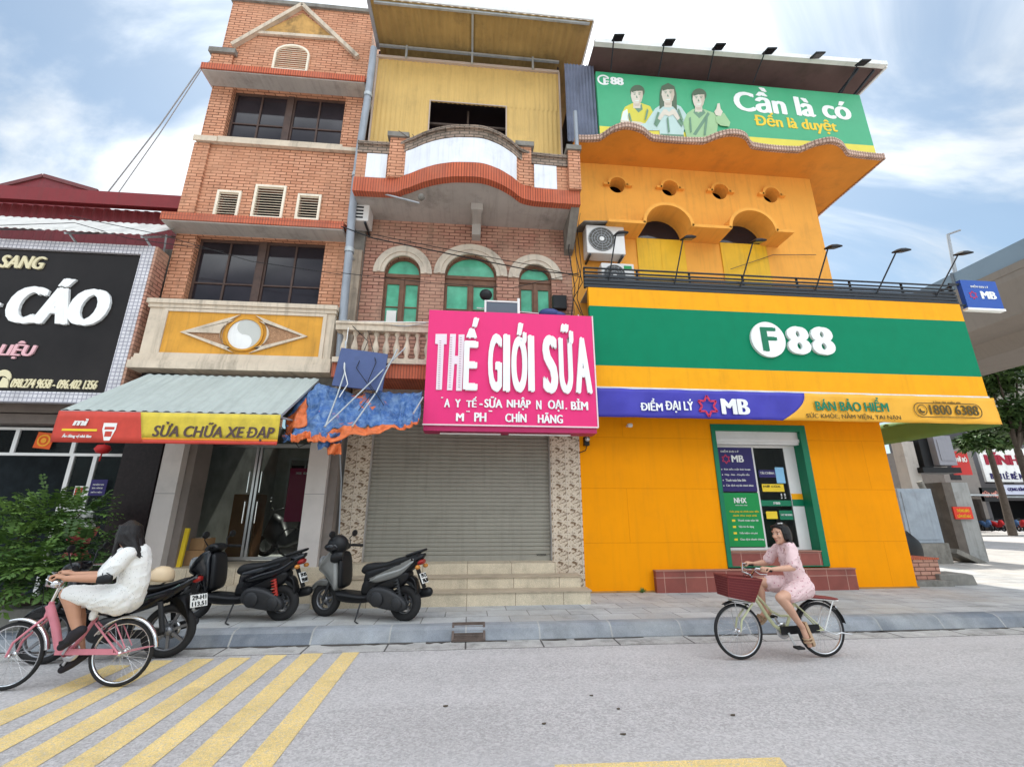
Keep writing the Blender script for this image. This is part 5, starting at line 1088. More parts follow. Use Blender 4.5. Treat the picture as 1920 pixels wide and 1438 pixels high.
b = MB(); text_px(b, 'CÁO', 20, 524, 211, 611, YQ, bold=.09, shear=.14, depth=.05); 
xa, xb, za, zb_ = rect(-70, 565, 2, 609, YQ); put_text(b, 'G', xa, xb, za, zb_, YQ, bold=.075, shear=.14, depth=.05); b.build('raised_letters', m_lett, t)
b = MB(); text_px(b, 'SANG', 2, 481, 88, 505, YQ, bold=.05, shear=.2, depth=.03); b.cut(); text_px(b, '098.274 9658 - 096.402 1356', 22, 712, 184, 729, YQ, bold=.055, shear=.2, depth=.02)
xa, xb, za, zb_ = rect(0, 700, 20, 727, YQ); b.plate([[(xa, za), (xb, za), (xb-.02, (za+zb_)/2+.02), (xa+.05, (za+zb_)/2+.06)]], YQ-.02, .02); b.plate([circ((xa+xb)/2-.05, (za+zb_)/2-.0, (xb-xa)*.85, 12, .25, pi-.25, .2)+circ((xa+xb)/2-.05, (za+zb_)/2-.06, (xb-xa)*.7, 12, pi-.25, .25, .14)], YQ-.02, .02)
b.build('gold_letters', flat('cream_gold', (.70, .62, .40)), t)
b = MB(); text_px(b, 'LIỆU', 0, 640, 70, 674, YQ, bold=.055, shear=.2, depth=.03); b.build('pink_letters', flat('letter_pink', (.72, .42, .44)), t)
# white tin canopy over the sign
t = thing('white_tin_canopy', 'white corrugated tin canopy above the black sign', 'canopy', (-9, 8.6, 6.9)); n = 170; vs = []
for i in range(n+1):
    x = -12.8+(6.45)*i/n-.0; o_ = .02 if i % 4 in (1, 2) else 0; xx = x if x < -6.3 else -6.3
    vs += [(xx+.10*(i/n), 9.0, 7.62+o_), (xx-.15*(i/n), 8.28, 6.90+o_)]
m_ = len(vs); vs += [(p[0], p[1], p[2]-.01) for p in vs]; b = MB()
b.add(vs, [(2*i, 2*i+1, 2*i+3, 2*i+2) for i in range(n)]+[(m_+2*i, m_+2*i+2, m_+2*i+3, m_+2*i+1) for i in range(n)]+[(2*i+1, m_+2*i+1, m_+2*i+3, 2*i+3) for i in range(n)], False); b.build('tin_sheet', mat('white_tin', (.62, .60, .56), rough=.5, streak=.35, grime=.25), t)
b = MB()
for x in (-6.6, -8.0, -9.4, -10.8): b.beam((x, 8.3, 6.86), (x, 9.3, 7.55), .04, .04); b.beam((x, 8.4, 6.9), (x, 9.3, 6.5), .03, .03); b.cut()
b.beam((-6.45, 8.7, 7.2), (-6.75, 9.2, 6.6), .03, .03); b.tube([(-6.52, 8.8, 6.55), (-6.5, 8.8, 5.2), (-6.62, 8.8, 4.3)], .035, 6); b.build('frame', m_grey, t)
# red tin house behind
t = thing('red_tin_house', 'dark red corrugated tin house with gabled roof behind the black sign', 'building', (-9, 9.6, 7))
m_redt = mat('red_tin', (.19, .03, .035), rough=.55, var=.12, streak=.35, grime=.2); b = MB(); n = 150; vs = []
for i in range(n+1): x = -14.5+(14.5-6.32)*i/n; y = 9.7+(.025 if i % 4 in (1, 2) else 0); vs += [(x, y, 7.2), (x, y, 8.45)]
m_ = len(vs); vs += [(p[0], p[1]+.02, p[2]) for p in vs]
b.add(vs, [(2*i, 2*i+2, 2*i+3, 2*i+1) for i in range(n)]+[(m_+2*i, m_+2*i+1, m_+2*i+3, m_+2*i+2) for i in range(n)], False); b.build('wall', m_redt, t)
b = MB(); b.box(-14.5, -6.3, 9.45, 9.68, 8.45, 8.62); b.box(-14.5, -6.3, 9.40, 9.449, 8.36, 8.70); b.build('gutter', flat('red_gutter', (.20, .022, .025), streak=.3), t)
pk_, pl, pr_ = at(82, 332, 13), at(-40, 362, 13), at(165, 356, 13); b = MB(); b.prism([(pl.x, 8), (pr_.x, 8), (pr_.x, pr_.z), (pk_.x, pk_.z), (pl.x, pl.z)], 13, 20, 'y')
b.mat(1); b.beam((pk_.x, 12.98, pk_.z+.03), (pr_.x+.3, 12.98, pr_.z-.05), .06, .12); b.beam((pk_.x, 12.98, pk_.z+.03), (pl.x-.2, 12.98, pl.z-.05), .06, .12); b.build('roof_gable', [m_redt, flat('roof_trim', (.16, .05, .05))], t)
# ================================================================ right background
t = thing('viaduct', 'elevated concrete railway viaduct with pale blue noise barrier panels', 'viaduct', (28, 40, 0))
m_vc = mat('viaduct_concrete', (.20, .172, .145), rough=.9, var=.1, vs=.15, streak=.15, grime=.12); m_vp = mat('barrier_panel', (.17, .225, .27), rough=.4, var=.1, vs=.3)
XV = 24.0; b = MB(); b.prism([(XV, 12.0), (XV, 11.7), (XV+.35, 10.2), (XV+2.2, 10.05), (XV+2.7, 9.4), (XV+6, 9.4), (XV+6.5, 10.05), (XV+8.2, 10.4), (XV+8.5, 12.0)], 5, 260, 'y'); b.prism([(XV-.02, 12.0), (XV+.25, 12.0), (XV+.25, 12.35), (XV-.02, 12.35)], 5, 260, 'y'); b.build('girder', m_vc, t)
b = MB(); y = 6
k = 0
while y < 220: b.box(XV+.05, XV+.12, y+.06, y+3.9, 12.36, 13.25); y += 4.0
b.build('barrier', m_vp, t); b = MB(); y = 5.9
while y < 220: b.box(XV+.0, XV+.16, y, y+.12, 12.35, 13.3); b.cut(); y += 4.0
b.build('barrier_post', flat('post_grey', (.13, .15, .17)), t)
for y in (34, 62, 90, 118):
    b = MB(); b.lathe([(1.0, 0), (1.0, 7.0), (1.5, 8.2), (1.9, 9.39)], (XV+4.1, y, 0), n=20); b.build('pier', m_vc, t)
t = thing('street_lamp', 'tall slim grey street lamp post in front of the viaduct', 'street lamp', (24.1, 18.6, 12.3)); b = MB(); p0, p1, p2 = at(1798, 548, 18.6), at(1777, 440, 18.6), at(1785, 437, 18.3)
b.tube([(p0.x, p0.y, 12.3), p0, p1], [.11, .10, .07], 8); b.build('post', m_grey, t); b = MB(); b.beam(p1, p1+(p2-p1)*1.6+V((.4, 0, .15)), .10, .06); b.build('lamp_head', m_grey, t)
# trees
def leaf_crown(name, blobs, n, size, m, parent, flatn=.4):
    b = MB()
    for i in range(n):
        c, r = random.choice(blobs); d = V((random.gauss(0, 1), random.gauss(0, 1), random.gauss(0, 1))).normalized(); rr = random.random()**.38
        p = V(c)+V((d.x*r[0], d.y*r[1], d.z*r[2]))*rr; a = V((random.gauss(0, 1), random.gauss(0, 1), random.gauss(0, flatn))).normalized(); u = a.cross(V((random.gauss(0, .4), random.gauss(0, .4), 1))).normalized(); s = size*random.uniform(.6, 1.3)
        dr = V((0, 0, -s*.25)); b.add([p, p+a*s*.5+u*s*.28, p+a*s+dr, p+a*s*.5-u*s*.28], [(0, 1, 2, 3)], False)
    return b.build(name, m, parent)
def leafmat(name, c1, c2, sc_=1.6): return mat(name, c1, rough=.55, base=lambda new, lk, uv, ob, noise, rng, mixc: mixc(rng(noise(ob, sc_, 5, .7), .36, .64), c1+(1,), c2+(1,)), var=.3, vs=9)
m_leafd = leafmat('leaf_dark', (.030, .065, .022), (.085, .15, .035)); m_leafb = leafmat('leaf_bright', (.038, .09, .02), (.125, .21, .04), 2.2); m_bark = mat('bark', (.09, .07, .055), rough=.95, var=.3, vs=8)
def tree(px, base_y, Y, top_py, blobs_px, lab, n=2600, size=.42, trunks=1):
    g = at(px, base_y, Y); t = thing('street_tree', lab, 'tree', (g.x, Y, .1), 0, 'trees along the side street')
    bl = [(at(x, y, Y+dy), (rx, ry, rz_)) for x, y, dy, rx, ry, rz_ in blobs_px]; b = MB(); base = V((g.x, Y, .1)); hub = V((g.x+.1, Y, g.z if g.z > .5 else 2.6))
    b.tube([base, base.lerp(hub, .5)+V((.08, 0, 0)), hub], [.26, .2, .17], 8)
    for c, r in bl: b.tube([hub, hub.lerp(c, .5)+V((.1, 0, .15)), c], [.11, .07, .03], 6)
    b.build('trunk', m_bark, t); leaf_crown('crown', bl, n, size, m_leafd, t)
tree(1905, 842, 24, 660, [(1865, 690, 0, 1.7, 1.5, 1.0), (1905, 680, 1, 1.8, 1.6, 1.1), (1945, 690, 0, 2, 2, 1.4), (1855, 725, 1, 1.1, 1.1, .8), (1915, 765, -.5, 1.6, 1.4, .9), (1885, 790, .5, 1.5, 1.4, .8), (1940, 790, 0, 1.7, 1.5, 1)], 'dark green street tree beyond the right end of the orange shop', 3600, .46)
tree(1850, 838, 30, 780, [(1850, 812, 0, 1.4, 1.2, .7), (1830, 830, 0, 1.3, 1.2, .6), (1875, 826, .5, 1.5, 1.2, .7)], 'lower dark tree behind the end of the orange banner', 1500, .5)
# electric gear on the side pavement
def quadpx(l, t_, r, bt, Y): return rect(l, t_, r, bt, Y)
t = thing('utility_pole', 'weathered concrete utility pole carrying a grey transformer box', 'pole', (13.9, 14, .15)); 
p0, p1 = V((14.35, 14.2, .15)), V((14.35, 14.2, 7.2)); xa = at(1708, 900, 14.2).x
b = MB(); b.prism([(xa-.22, 14.0), (xa+.22, 14.0), (xa+.22, 14.4), (xa-.22, 14.4)], .15, 4.0, 'z'); b.build('post', m_conc, t)
b = MB(); x0, x1, z0, z1 = rect(1722, 822, 1772, 876, 14.0); b.box(x0, x0+.35, 13.9, 14.5, z0, z1); b.mat(1).box(x0+.36, x1, 13.7, 14.5, z0+.05, z1+.05); b.box(x0+.45, x1-.08, 13.68, 13.70, z0+.2, z1-.1); b.mat(0).box(x0-.2, x1+.2, 13.8, 14.4, z0-.2, z0-.02); b.build('transformer', [m_black, flat('transformer_grey', (.25, .25, .28), streak=.2)], t)
t = thing('electric_cabinet', 'pale blue grey electric cabinet on a rough concrete base', 'cabinet', (14, 13.4, .15)); x0, x1, z0, z1 = rect(1693, 916, 1768, 1018, 13.2); b = MB(); b.box(x0, x1-.18, 13.2, 13.8, z0, z1); b.box(x0+.1, x1-.3, 13.18, 13.2, z0+.1, z1-.1); b.build('case', mat('cabinet_blue_grey', (.28, .32, .365), rough=.5, var=.15, grime=.3, streak=.3), t, bevel=.01)
b = MB(); b.box(x0+.1, x1-.10, 13.15, 13.9, .14, z0-.002); b.build('base', m_concd, t)
b = MB(); b.tube([(x1-.10, 13.4, .2), (x1-.10, 13.4, 2.0), (x1-.3, 13.4, 2.6)], .09, 6); b.build('cable_duct', m_concd, t)
t = thing('concrete_pillar', 'square grey concrete pillar with a red notice, right of the electric cabinet', 'pillar', (16, 14, .15)); x0, x1, z0, z1 = rect(1786, 905, 1814, 1048, 13.9); b = MB(); b.box(x0-.25, x0+.08, 13.7, 14.6, .14, z1); b.mat(1).box(x0+.08, x1+.2, 13.75, 14.5, .14, z1); b.build('shaft', [mat('brown_concrete', (.11, .09, .075), var=.3, grime=.5, streak=.4), mat('pale_concrete', (.29, .29, .28), streak=.5, grime=.55)], t)
t2 = thing('red_notice', 'bright red notice plate with yellow lines on the concrete pillar', 'sign', (16, 13.7, 1.3)); x0, x1, z0, z1 = rect(1788, 950, 1822, 973, 13.68); b = MB(); b.box(x0, x1, 13.66, 13.70, z0, z1); b.build('plate', flat('notice_red', (.62, .04, .02)), t2); b = MB(); put_text(b, 'THÔNG BÁO', x0+.1, x1-.1, z0+.22, z1-.05, 13.66, depth=.003, bold=.02); b.cut(); put_text(b, 'CẤM ĐỔ RÁC', x0+.08, x1-.08, z0+.05, z0+.17, 13.66, depth=.003, bold=.02); b.build('writing', m_yellow, t2)
t = thing('stone_slab', 'dark broken stone slab leaning on the pavement by the pillar', 'slab', (15.6, 13.6, .2)); q = at(1800, 1041, 13.6); b = MB(); b.obox((q.x, 13.5, .30), 1.0, .5, .14, Matrix.Rotation(rad(24), 3, 'Y')); b.build('slab', m_concd, t)
t = thing('broken_kerb', 'grey broken concrete block lying on the pavement past the orange wall', 'block', (10.4, 9.3, .15)); x0, x1, z0, z1 = rect(1756, 1074, 1822, 1103, 9.4); b = MB(); b.prism([(x0, .14), (x1+.02, .14), (x1-.04, z1-.03), (x1-.2, z1), (x0, z1-.01)], 9.3, 9.75, 'y'); b.build('block', m_concd, t, bevel=.02)
t = thing('brick_stub', 'stub of red brick step at the end of the orange wall', 'step', (9.6, 9.4, .15)); x0, x1, z0, z1 = rect(1714, 1048, 1757, 1080, 9.45); b = MB(); b.box(9.21, x1, 9.4, 10.6, .14, z1); b.mat(1).box(9.21, x1+.02, 9.38, 10.6, z1, z1+.03); b.mat(2).box(9.21, x1+.04, 9.2, 9.38, .14, .26); b.build('bricks', [m_brickB, m_solA, m_concd], t)
# a dark parked motorbike cover glimpsed behind the corner
t = thing('covered_motorbike', 'dark covered motorbike tail glimpsed behind the orange wall corner', 'motorbike', (11.5, 11.2, .15)); q = at(1712, 1000, 11.0); b = MB(); b.hull([(q.x-.9, .5, 1.0, .2, 11.2), (q.x-.45, .45, 1.12, .28, 11.2), (q.x-.1, .4, 1.2, .3, 11.2), (q.x+.15, .45, 1.0, .22, 11.2)]); b.build('cover', m_black, t); b = MB(); b.lathe([(.20, -.05), (.28, -.04), (.30, 0), (.28, .04), (.20, .05)], (q.x-.1, 11.2, .45), Matrix.Rotation(pi/2, 3, 'X'), 20, closed=True); b.build('wheel', m_rub, t)
# distant shops under the trees
def shopfar(l, t_, r, Y, col, lab, name='shop_house'):
    x0, x1 = at(l, 900, Y).x, at(r, 900, Y).x; z1 = at((l+r)/2, t_, Y).z; t = thing(name, lab, 'building', ((x0+x1)/2, Y, .1)); b = MB(); b.plate([rc(x0, x1, .1, z1), rc(x0+.4, x1-.4, .12, 2.9)], Y, .3); b.box(x0, x1, Y+.3, Y+9, 3.4, z1); b.box(x0, x0+.2, Y+.3, Y+9, .1, 3.4); b.box(x1-.2, x1, Y+.3, Y+9, .1, 3.4); b.build('wall', col, t)
    b = MB(); b.box(x0+.2, x1-.2, Y+3, Y+3.1, .1, 3.4); b.build('interior', m_dark, t)
    b = MB(); w_ = (x1-x0)
    for k in range(max(1, int(w_/2.2))):
        xa = x0+.6+k*2.2
        for zz in (4.6, 7.6):
            if zz+1.5 < z1: b.box(xa, xa+1.1, Y-.02, Y, zz, zz+1.5); b.cut()
    if b.v: b.build('window', m_gdark, t)
    b = MB(); b.box(x0-.1, x1+.1, Y-1.2, Y-.001, 3.15, 3.28); b.build('canopy', m_zinc, t); return t, x0, x1, z1
YR = 38
shopfar(1772, 838, 1836, YR, flat('shop_beige', (.20, .175, .155), grime=.3), 'pale shop house with red hanging sign beyond the electric pole'); shopfar(1836, 770, 1985, 42, flat('shop_dark', (.10, .095, .10)), 'dark fronted optician shop house under the trees'); shopfar(1985, 720, 2200, 46, flat('shop_cream', (.40, .36, .30)), 'cream shop house at the far right edge')
b = MB(); 
t = thing('optician_sign', 'white shop sign with dark red block letters on the optician shop', 'sign', (50, 40, 4)); Ys = 39; x0, x1, z0, z1 = rect(1838, 846, 1990, 872, Ys); b.box(x0, x1, Ys, Ys+.2, z0-1.6, z1+.3); b.build('panel', m_white, t)
b = MB(); put_text(b, 'KÍNH MẮT', x0+.4, x1-1.0, z0, z1+.2, Ys, bold=.06, depth=.05); b.cut(); b.mat(1); put_text(b, 'BÁN LẺ RẺ NHƯ BÁN BUÔN', x0+.5, x1-.7, z0-1.35, z0-.6, Ys, bold=.04, depth=.05); b.build('letters', [flat('dark_red', (.30, .01, .03)), m_navy], t)
t = thing('pale_shop_sign', 'pale blue shop sign board low on the far right', 'sign', (52, 38, 2)); x0, x1, z0, z1 = rect(1880, 909, 1960, 927, 38); b = MB(); b.box(x0, x1, 38, 38.1, z0, z1); b.build('panel', flat('pale_blue_sign', (.50, .52, .62)), t); b = MB(); put_text(b, 'GỌNG KÍNH', x0+.5, x1-2, z0+.25, z1-.2, 38, bold=.04, depth=.04); b.build('letters', m_navy, t)
t = thing('dark_shop_sign', 'small dark shop sign with pale red letters under the white optician sign', 'sign', (48, 38, 2)); x0, x1, z0, z1 = rect(1838, 914, 1879, 940, 38); b = MB(); b.box(x0, x1, 38, 38.1, z0, z1); b.build('panel', m_black, t); b = MB(); put_text(b, 'SỮA VIỆT', x0+.2, x1-.2, z0+.3, z1-.3, 38, bold=.05, depth=.04); b.build('letters', flat('salmon_letter', (.6, .25, .2)), t)
t = thing('red_hanging_sign', 'red vertical shop sign with small white writing beyond the electric pole', 'sign', (40, 34, 4)); x0, x1, z0, z1 = rect(1786, 846, 1818, 890, 34); b = MB(); b.box(x0, x1, 34, 34.15, z0, z1); b.build('panel', flat('sign_red', (.52, .035, .03)), t); b = MB(); put_text(b, 'PHỞ BÒ', x0+.2, x1-.2, z1-.9, z1-.4, 34, bold=.04, depth=.04); b.build('letters', m_paper, t)
t = thing('white_low_house', 'long white house with red tiled eave behind the street trees', 'building', (60, 60, 0)); x0, x1, z0, z1 = rect(1830, 700, 2000, 740, 60); b = MB(); b.box(x0, x1, 60, 70, .1, z1); b.mat(1).box(x0-.5, x1+.5, 59.4, 60, z0-1.5, z0); b.build('wall', [m_white, m_brickB], t)
# rows of far parked motorbikes
def farbike(x, y, lab, rz):
    t = thing('parked_motorbike', lab, 'motorbike', (x, y, .12), rz, 'motorbikes parked in front of the far shops'); b = MB()
    for s_ in (-.6, .6): b.cut(); b.lathe([(.20, -.05), (.28, -.04), (.30, 0), (.28, .04), (.20, .05)], (s_, 0, .30), Matrix.Rotation(pi/2, 3, 'X'), 12, closed=True)
    b.build('wheel', m_rub, t, local=True); b = MB(); b.hull([(-.75, .6, .75, .06), (-.55, .45, 1.0, .16), (-.35, .35, .95, .14), (-.2, .35, .5, .14), (.05, .35, .75, .15), (.5, .5, .9, .14), (.95, .75, .9, .06)], n=10); b.build('body', random.choice([m_black, m_red, m_grey, flat('bike_blue', (.05, .1, .2))]), t, local=True)
    b = MB(); b.tube([(-.5, -.32, 1.08), (-.55, 0, 1.0), (-.5, .32, 1.08)], .03, 6); b.build('handlebar', m_black, t, local=True); return t
far_lab = ['far motorbike parked under the dark shop sign', 'far motorbike second in the row before the optician', 'far motorbike third in the row before the optician', 'far motorbike fourth in the row before the optician', 'far motorbike parked below the pale blue sign', 'far motorbike at the right edge of the picture']
for i, px in enumerate((1842, 1858, 1874, 1888, 1903, 1917)): q = at(px, 960, 37); farbike(q.x, 37-.2*(i % 2), far_lab[i], 1.1+.15*(i % 3))
# ================================================================ two-wheelers
m_redsh = flat("red_spring", (.35, .03, .02), rough=.4)
def pillow(mb, poly, y0=0, puff=1.0, core=.5):
    """rounded shell through a side outline [(x, z, half_width)]: edges roll over, flanks bulge a little"""
    n = len(poly); Q = []
    for i in range(n):
        p0, p1, p2, p3 = [poly[(i+k-1) % n] for k in range(4)]
        for k in range(4):
            t = k/4; Q.append([.5*(2*p1[c]+(p2[c]-p0[c])*t+(2*p0[c]-5*p1[c]+4*p2[c]-p3[c])*t*t+(3*p1[c]-p0[c]-3*p2[c]+p3[c])*t**3) for c in range(3)])
    m = len(Q); ar = sum(Q[i][0]*Q[(i+1) % m][1]-Q[(i+1) % m][0]*Q[i][1] for i in range(m)); per = sum(sqrt((Q[i][0]-Q[i-1][0])**2+(Q[i][1]-Q[i-1][1])**2) for i in range(m)); sg = 1 if ar > 0 else -1
    ins = min(.045, .55*abs(ar)/per); N_ = []
    for i in range(m):
        dx, dz = Q[(i+1) % m][0]-Q[i-1][0], Q[(i+1) % m][1]-Q[i-1][1]; l = sqrt(dx*dx+dz*dz) or 1; N_.append((-dz/l*sg, dx/l*sg))
    vs = []; half = ((0, 0.0), (.45, .02), (.75, .16), (.92, .45), (1.0, 1.0))
    lv = [(-a, b_) for a, b_ in reversed(half[1:])]+list(half)
    for a, b_ in lv: vs += [(q[0]+nn[0]*ins*b_, y0+a*q[2]*puff, q[1]+nn[1]*ins*b_) for q, nn in zip(Q, N_)]
    fs = []
    for i in range(len(lv)-1):
        for k in range(m): fs.append((i*m+k, (i+1)*m+k, (i+1)*m+(k+1) % m, i*m+(k+1) % m))
    fs += [list(range(m)), list(range(len(lv)*m-1, (len(lv)-1)*m-1, -1))]
    return mb.add(vs, fs, True)
def sub(o, lv=2): return o
RX = Matrix.Rotation(pi/2, 3, 'X')
m_tyre = mat('tyre', (.020, .019, .019), rough=.85, var=.25, vs=10); m_alloy = flat('alloy_grey', (.20, .20, .21), rough=.35, metal=.7)
m_gloss = mat('black_gloss', (.006, .006, .008), rough=.2, var=.1, coat=.35); m_seat = flat('seat_vinyl', (.010, .010, .011), rough=.55); m_silv = mat('silver_grey_paint', (.23, .23, .22), rough=.28, var=.06, coat=.4); m_engine = flat('engine_grey', (.03, .03, .032), rough=.5, metal=.3, grime=.2)
def wheel(x, z, r, w_, parent, spokes=5):
    wl = None; b = MB(); pr = [(r-w_*.9, -w_*.42), (r-w_*.35, -w_*.5), (r-w_*.06, -w_*.28), (r, 0), (r-w_*.06, w_*.28), (r-w_*.35, w_*.5), (r-w_*.9, w_*.42)]
    b.lathe(pr, (x, 0, z), RX, 36, closed=True); wl = b.build('wheel', m_tyre, parent, local=True)
    b = MB(); ri = r-w_*.85; b.lathe([(ri, -w_*.36), (ri+.006, 0), (ri, w_*.36), (ri-.018, w_*.3), (ri-.022, 0), (ri-.018, -w_*.3)], (x, 0, z), RX, 32, closed=True)
    for k in range(spokes):
        a = 2*pi*k/spokes+.3; b.beam((x+.03*cos(a), 0, z+.03*sin(a)), (x+ri*cos(a), 0, z+ri*sin(a)), .03, .028, (0, 1, 0))
    b.lathe([(.001, -.05), (.045, -.05), (.05, 0), (.045, .05), (.001, .05)], (x, 0, z), RX, 14); b.build('rim', m_alloy, wl, local=True)
    b = MB(); b.lathe([(.05, -.052), (.10, -.052), (.10, -.058), (.05, -.058)], (x, 0, z), RX, 24, closed=True); b.build('brake_disc', m_steel, wl, local=True)
def plate_sign(mb_parent, c, tilt, l1, l2, yaw=0):
    b = MB(); R = Matrix.Rotation(yaw, 3, 'Z')@Matrix.Rotation(tilt, 3, 'Y'); b.obox(c, .008, .19, .14, R); p = b.build('number_plate', m_paper, mb_parent, local=True); b = MB(); c = V(c)
    ox = R@V((.004, 0, 0)); put_text(b, l1, -.08, .08, .01, .06, 0, o=c+ox, right=R@V((0, 1, 0)), up=R@V((0, 0, 1)), depth=.002, bold=.03); put_text(b, l2, -.08, .08, -.06, -.01, 0, o=c+ox, right=R@V((0, 1, 0)), up=R@V((0, 0, 1)), depth=.002, bold=.03); b.build('plate_number', m_black, p, local=True)
def scooter(name, loc, rz, lab, m_body, m_side, style, plate_txt):
    t = thing(name, lab, 'motorbike', loc, rz, 'parked motorbikes'); k = 1
    wheel(-.64, .235, .235, .105, t); wheel(.64, .235, .235, .115, t)
    P = lambda nm, poly, m, y0=0, puff=1.0, core=.55, par=None, lv=2: sub((lambda b: (pillow(b, [(x_ if x_ < .6 else .6+(x_-.6)*.72, z_ if z_ < .45 else .45+(z_-.45)*.86, h_) for x_, z_, h_ in poly], y0, puff, core), b.build(nm, m, par or t, local=True))[1])(MB()), lv)
    P('front_cowl', [(-.80, .66, .05), (-.74, .80, .11), (-.60, .97, .14), (-.47, 1.02, .13), (-.42, .84, .18), (-.38, .60, .19), (-.38, .42, .17), (-.46, .36, .13), (-.56, .50, .14), (-.68, .60, .11)], m_side)
    b = MB(); pillow(b, [(-.815, .68, .04), (-.775, .79, .09), (-.73, .83, .09), (-.73, .73, .08), (-.77, .665, .05)]); sub(b.build('headlight', flat('headlight', (.35, .36, .37), rough=.1) if 'headlight' not in bpy.data.materials else bpy.data.materials['headlight'], t, local=True))
    P('inner_shield', [(-.44, .96, .13), (-.36, .92, .15), (-.32, .60, .17), (-.33, .42, .15), (-.42, .42, .12), (-.43, .7, .14)], m_black)
    P('front_fender', [(-.92, .30, .05), (-.86, .43, .065), (-.72, .52, .075), (-.55, .50, .075), (-.44, .40, .06), (-.52, .43, .06), (-.66, .46, .06), (-.80, .40, .06)], m_side)
    P('floorboard', [(-.42, .36, .15), (-.30, .36, .18), (.08, .34, .18), (.16, .42, .15), (.22, .30, .15), (.05, .22, .16), (-.30, .22, .15), (-.42, .28, .13)], m_black)
    P('rear_body', [(.02, .42, .13), (.03, .66, .14), (.16, .72, .16), (.50, .82, .15), (.86, .935, .10), (1.02, .97, .05), (1.0, .90, .06), (.80, .72, .12), (.52, .58, .15), (.28, .46, .15), (.14, .36, .13)], m_body)
    P('side_panel', [(.10, .56, .165), (.30, .66, .178), (.60, .76, .168), (.86, .90, .12), (.78, .76, .14), (.58, .62, .168), (.36, .53, .176), (.20, .50, .17)], m_side, 0, 1.03, .6)
    P('lower_cover', [(-.02, .34, .12), (.0, .50, .13), (.12, .58, .14), (.40, .62, .14), (.66, .70, .12), (.76, .62, .10), (.62, .48, .12), (.36, .38, .13), (.14, .32, .13)], m_black)
    P('seat', [(-.05, .67, .12), (.03, .79, .14), (.26, .81, .145), (.40, .845, .14), (.52, .895, .14), (.86, .965, .09), (.92, .93, .07), (.64, .80, .14), (.34, .68, .15), (.06, .62, .13)], m_seat)
    b = MB(); b.tube([(.66, -.11, .865), (.84, -.10, .925), (.92, 0, .95), (.84, .10, .925), (.66, .11, .865)], .016, 8); b.build('grab_rail', m_black, t, local=True)
    P('engine', [(.12, .30, .07), (.20, .44, .08), (.42, .44, .08), (.66, .34, .06), (.78, .24, .05), (.72, .16, .05), (.50, .16, .06), (.26, .20, .07)], m_engine, -.13, 1.1)
    b = MB(); b.lathe([(.001, -.02), (.09, -.02), (.10, .0), (.09, .01), (.001, .01)], (.30, -.22, .30), RX, 18); b.cut(); b.lathe([(.001, -.02), (.07, -.02), (.08, .0), (.07, .01), (.001, .01)], (.60, -.20, .25), RX, 18); b.build('belt_cover', m_engine, t, local=True)
    b = MB(); b.cap((.30, .17, .24), .05, (.90, .19, .36), .065, 12); b.build('exhaust', m_black, t, local=True)
    for s_ in (-1, 1):
        b = MB(); b.tube([(-.64, s_*.085, .235), (-.50, s_*.085, .62)], .022, 8); b.build('fork', m_engine, t, local=True)
    mr = m_redsh if style == 1 else m_engine
    b = MB(); b.tube([(.64, -.14, .26), (.56, -.14, .56)], .022, 8)
    b.tube([(.585+.0*i+.035*cos(i*.9)-(i/44)*.06+.02, -.14+.035*sin(i*.9), .33+i*.0052) for i in range(44)], .008, 5); b.build('rear_shock', mr, t, local=True)
    P('rear_fender', [(.55, .50, .05), (.70, .56, .06), (.84, .50, .07), (.92, .36, .07), (.90, .50, .07), (.82, .60, .07), (.66, .62, .06)], m_black)
    b = MB(); b.hull([(.82, .74, .80, .07), (.86, .74, .82, .08), (.895, .76, .82, .05)], n=10); b.build('tail_light', flat('tail_red', (.28, .015, .012), rough=.15), t, local=True)
    b = MB(); b.beam((.80, 0, .69), (.92, 0, .44), .05, .03, (0, 1, 0)); b.build('plate_holder', m_black, t, local=True)
    plate_sign(t, (.905, 0, .57), rad(-24), *plate_txt)
    for s_ in (-1, 1): 
        b = MB(); b.ell((.86, s_*.13, .72), (.035, .05, .03)); b.build('indicator', flat('indicator', (.5, .2, .04), rough=.2) if 'indicator' not in bpy.data.materials else bpy.data.materials['indicator'], t, local=True)
    b = MB(); b.tube([(-.36, -.36, .965), (-.44, -.20, .975), (-.47, 0, .94), (-.44, .20, .975), (-.36, .36, .965)], .016, 8); h = b.build('handlebar', m_black, t, local=True)
    for s_ in (-1, 1):
        b = MB(); b.tube([(-.44, s_*.23, .975), (-.345, s_*.38, .963)], .021, 8); b.build('grip', m_rub, h, local=True)
        b = MB(); b.tube([(-.45, s_*.20, .985), (-.50, s_*.24, 1.08), (-.46, s_*.27, 1.13)], .008, 6); b.ell((-.45, s_*.29, 1.15), (.018, .075, .05)); b.build('mirror', m_black, t, local=True)
    P('handle_cover', [(-.58, 1.00, .10), (-.52, 1.10, .13), (-.42, 1.12, .13), (-.36, 1.04, .12), (-.44, .98, .12)], m_black)
    b = MB(); b.tube([(.02, -.14, .24), (.05, -.30, .03), (.12, -.33, .01)], .012, 6); b.build('side_stand', m_engine, t, local=True)
    return t

# root between the axles, forward is local -x
def place(rpx, rpy, fpx, fpy, z):
    r, f = atz(rpx, rpy, z), atz(fpx, fpy, z); d = f-r; return r+d.normalized()*.64, atan2(-d.y, -d.x), d.length
c, rz, l = place(758, 1163, 594, 1153, .17)
s2 = scooter('parked_scooter', (c.x, c.y, .16), rz, 'grey and black scooter parked in front of the beige steps', m_black, m_silv, 0, ('29-C1', '746.38'))
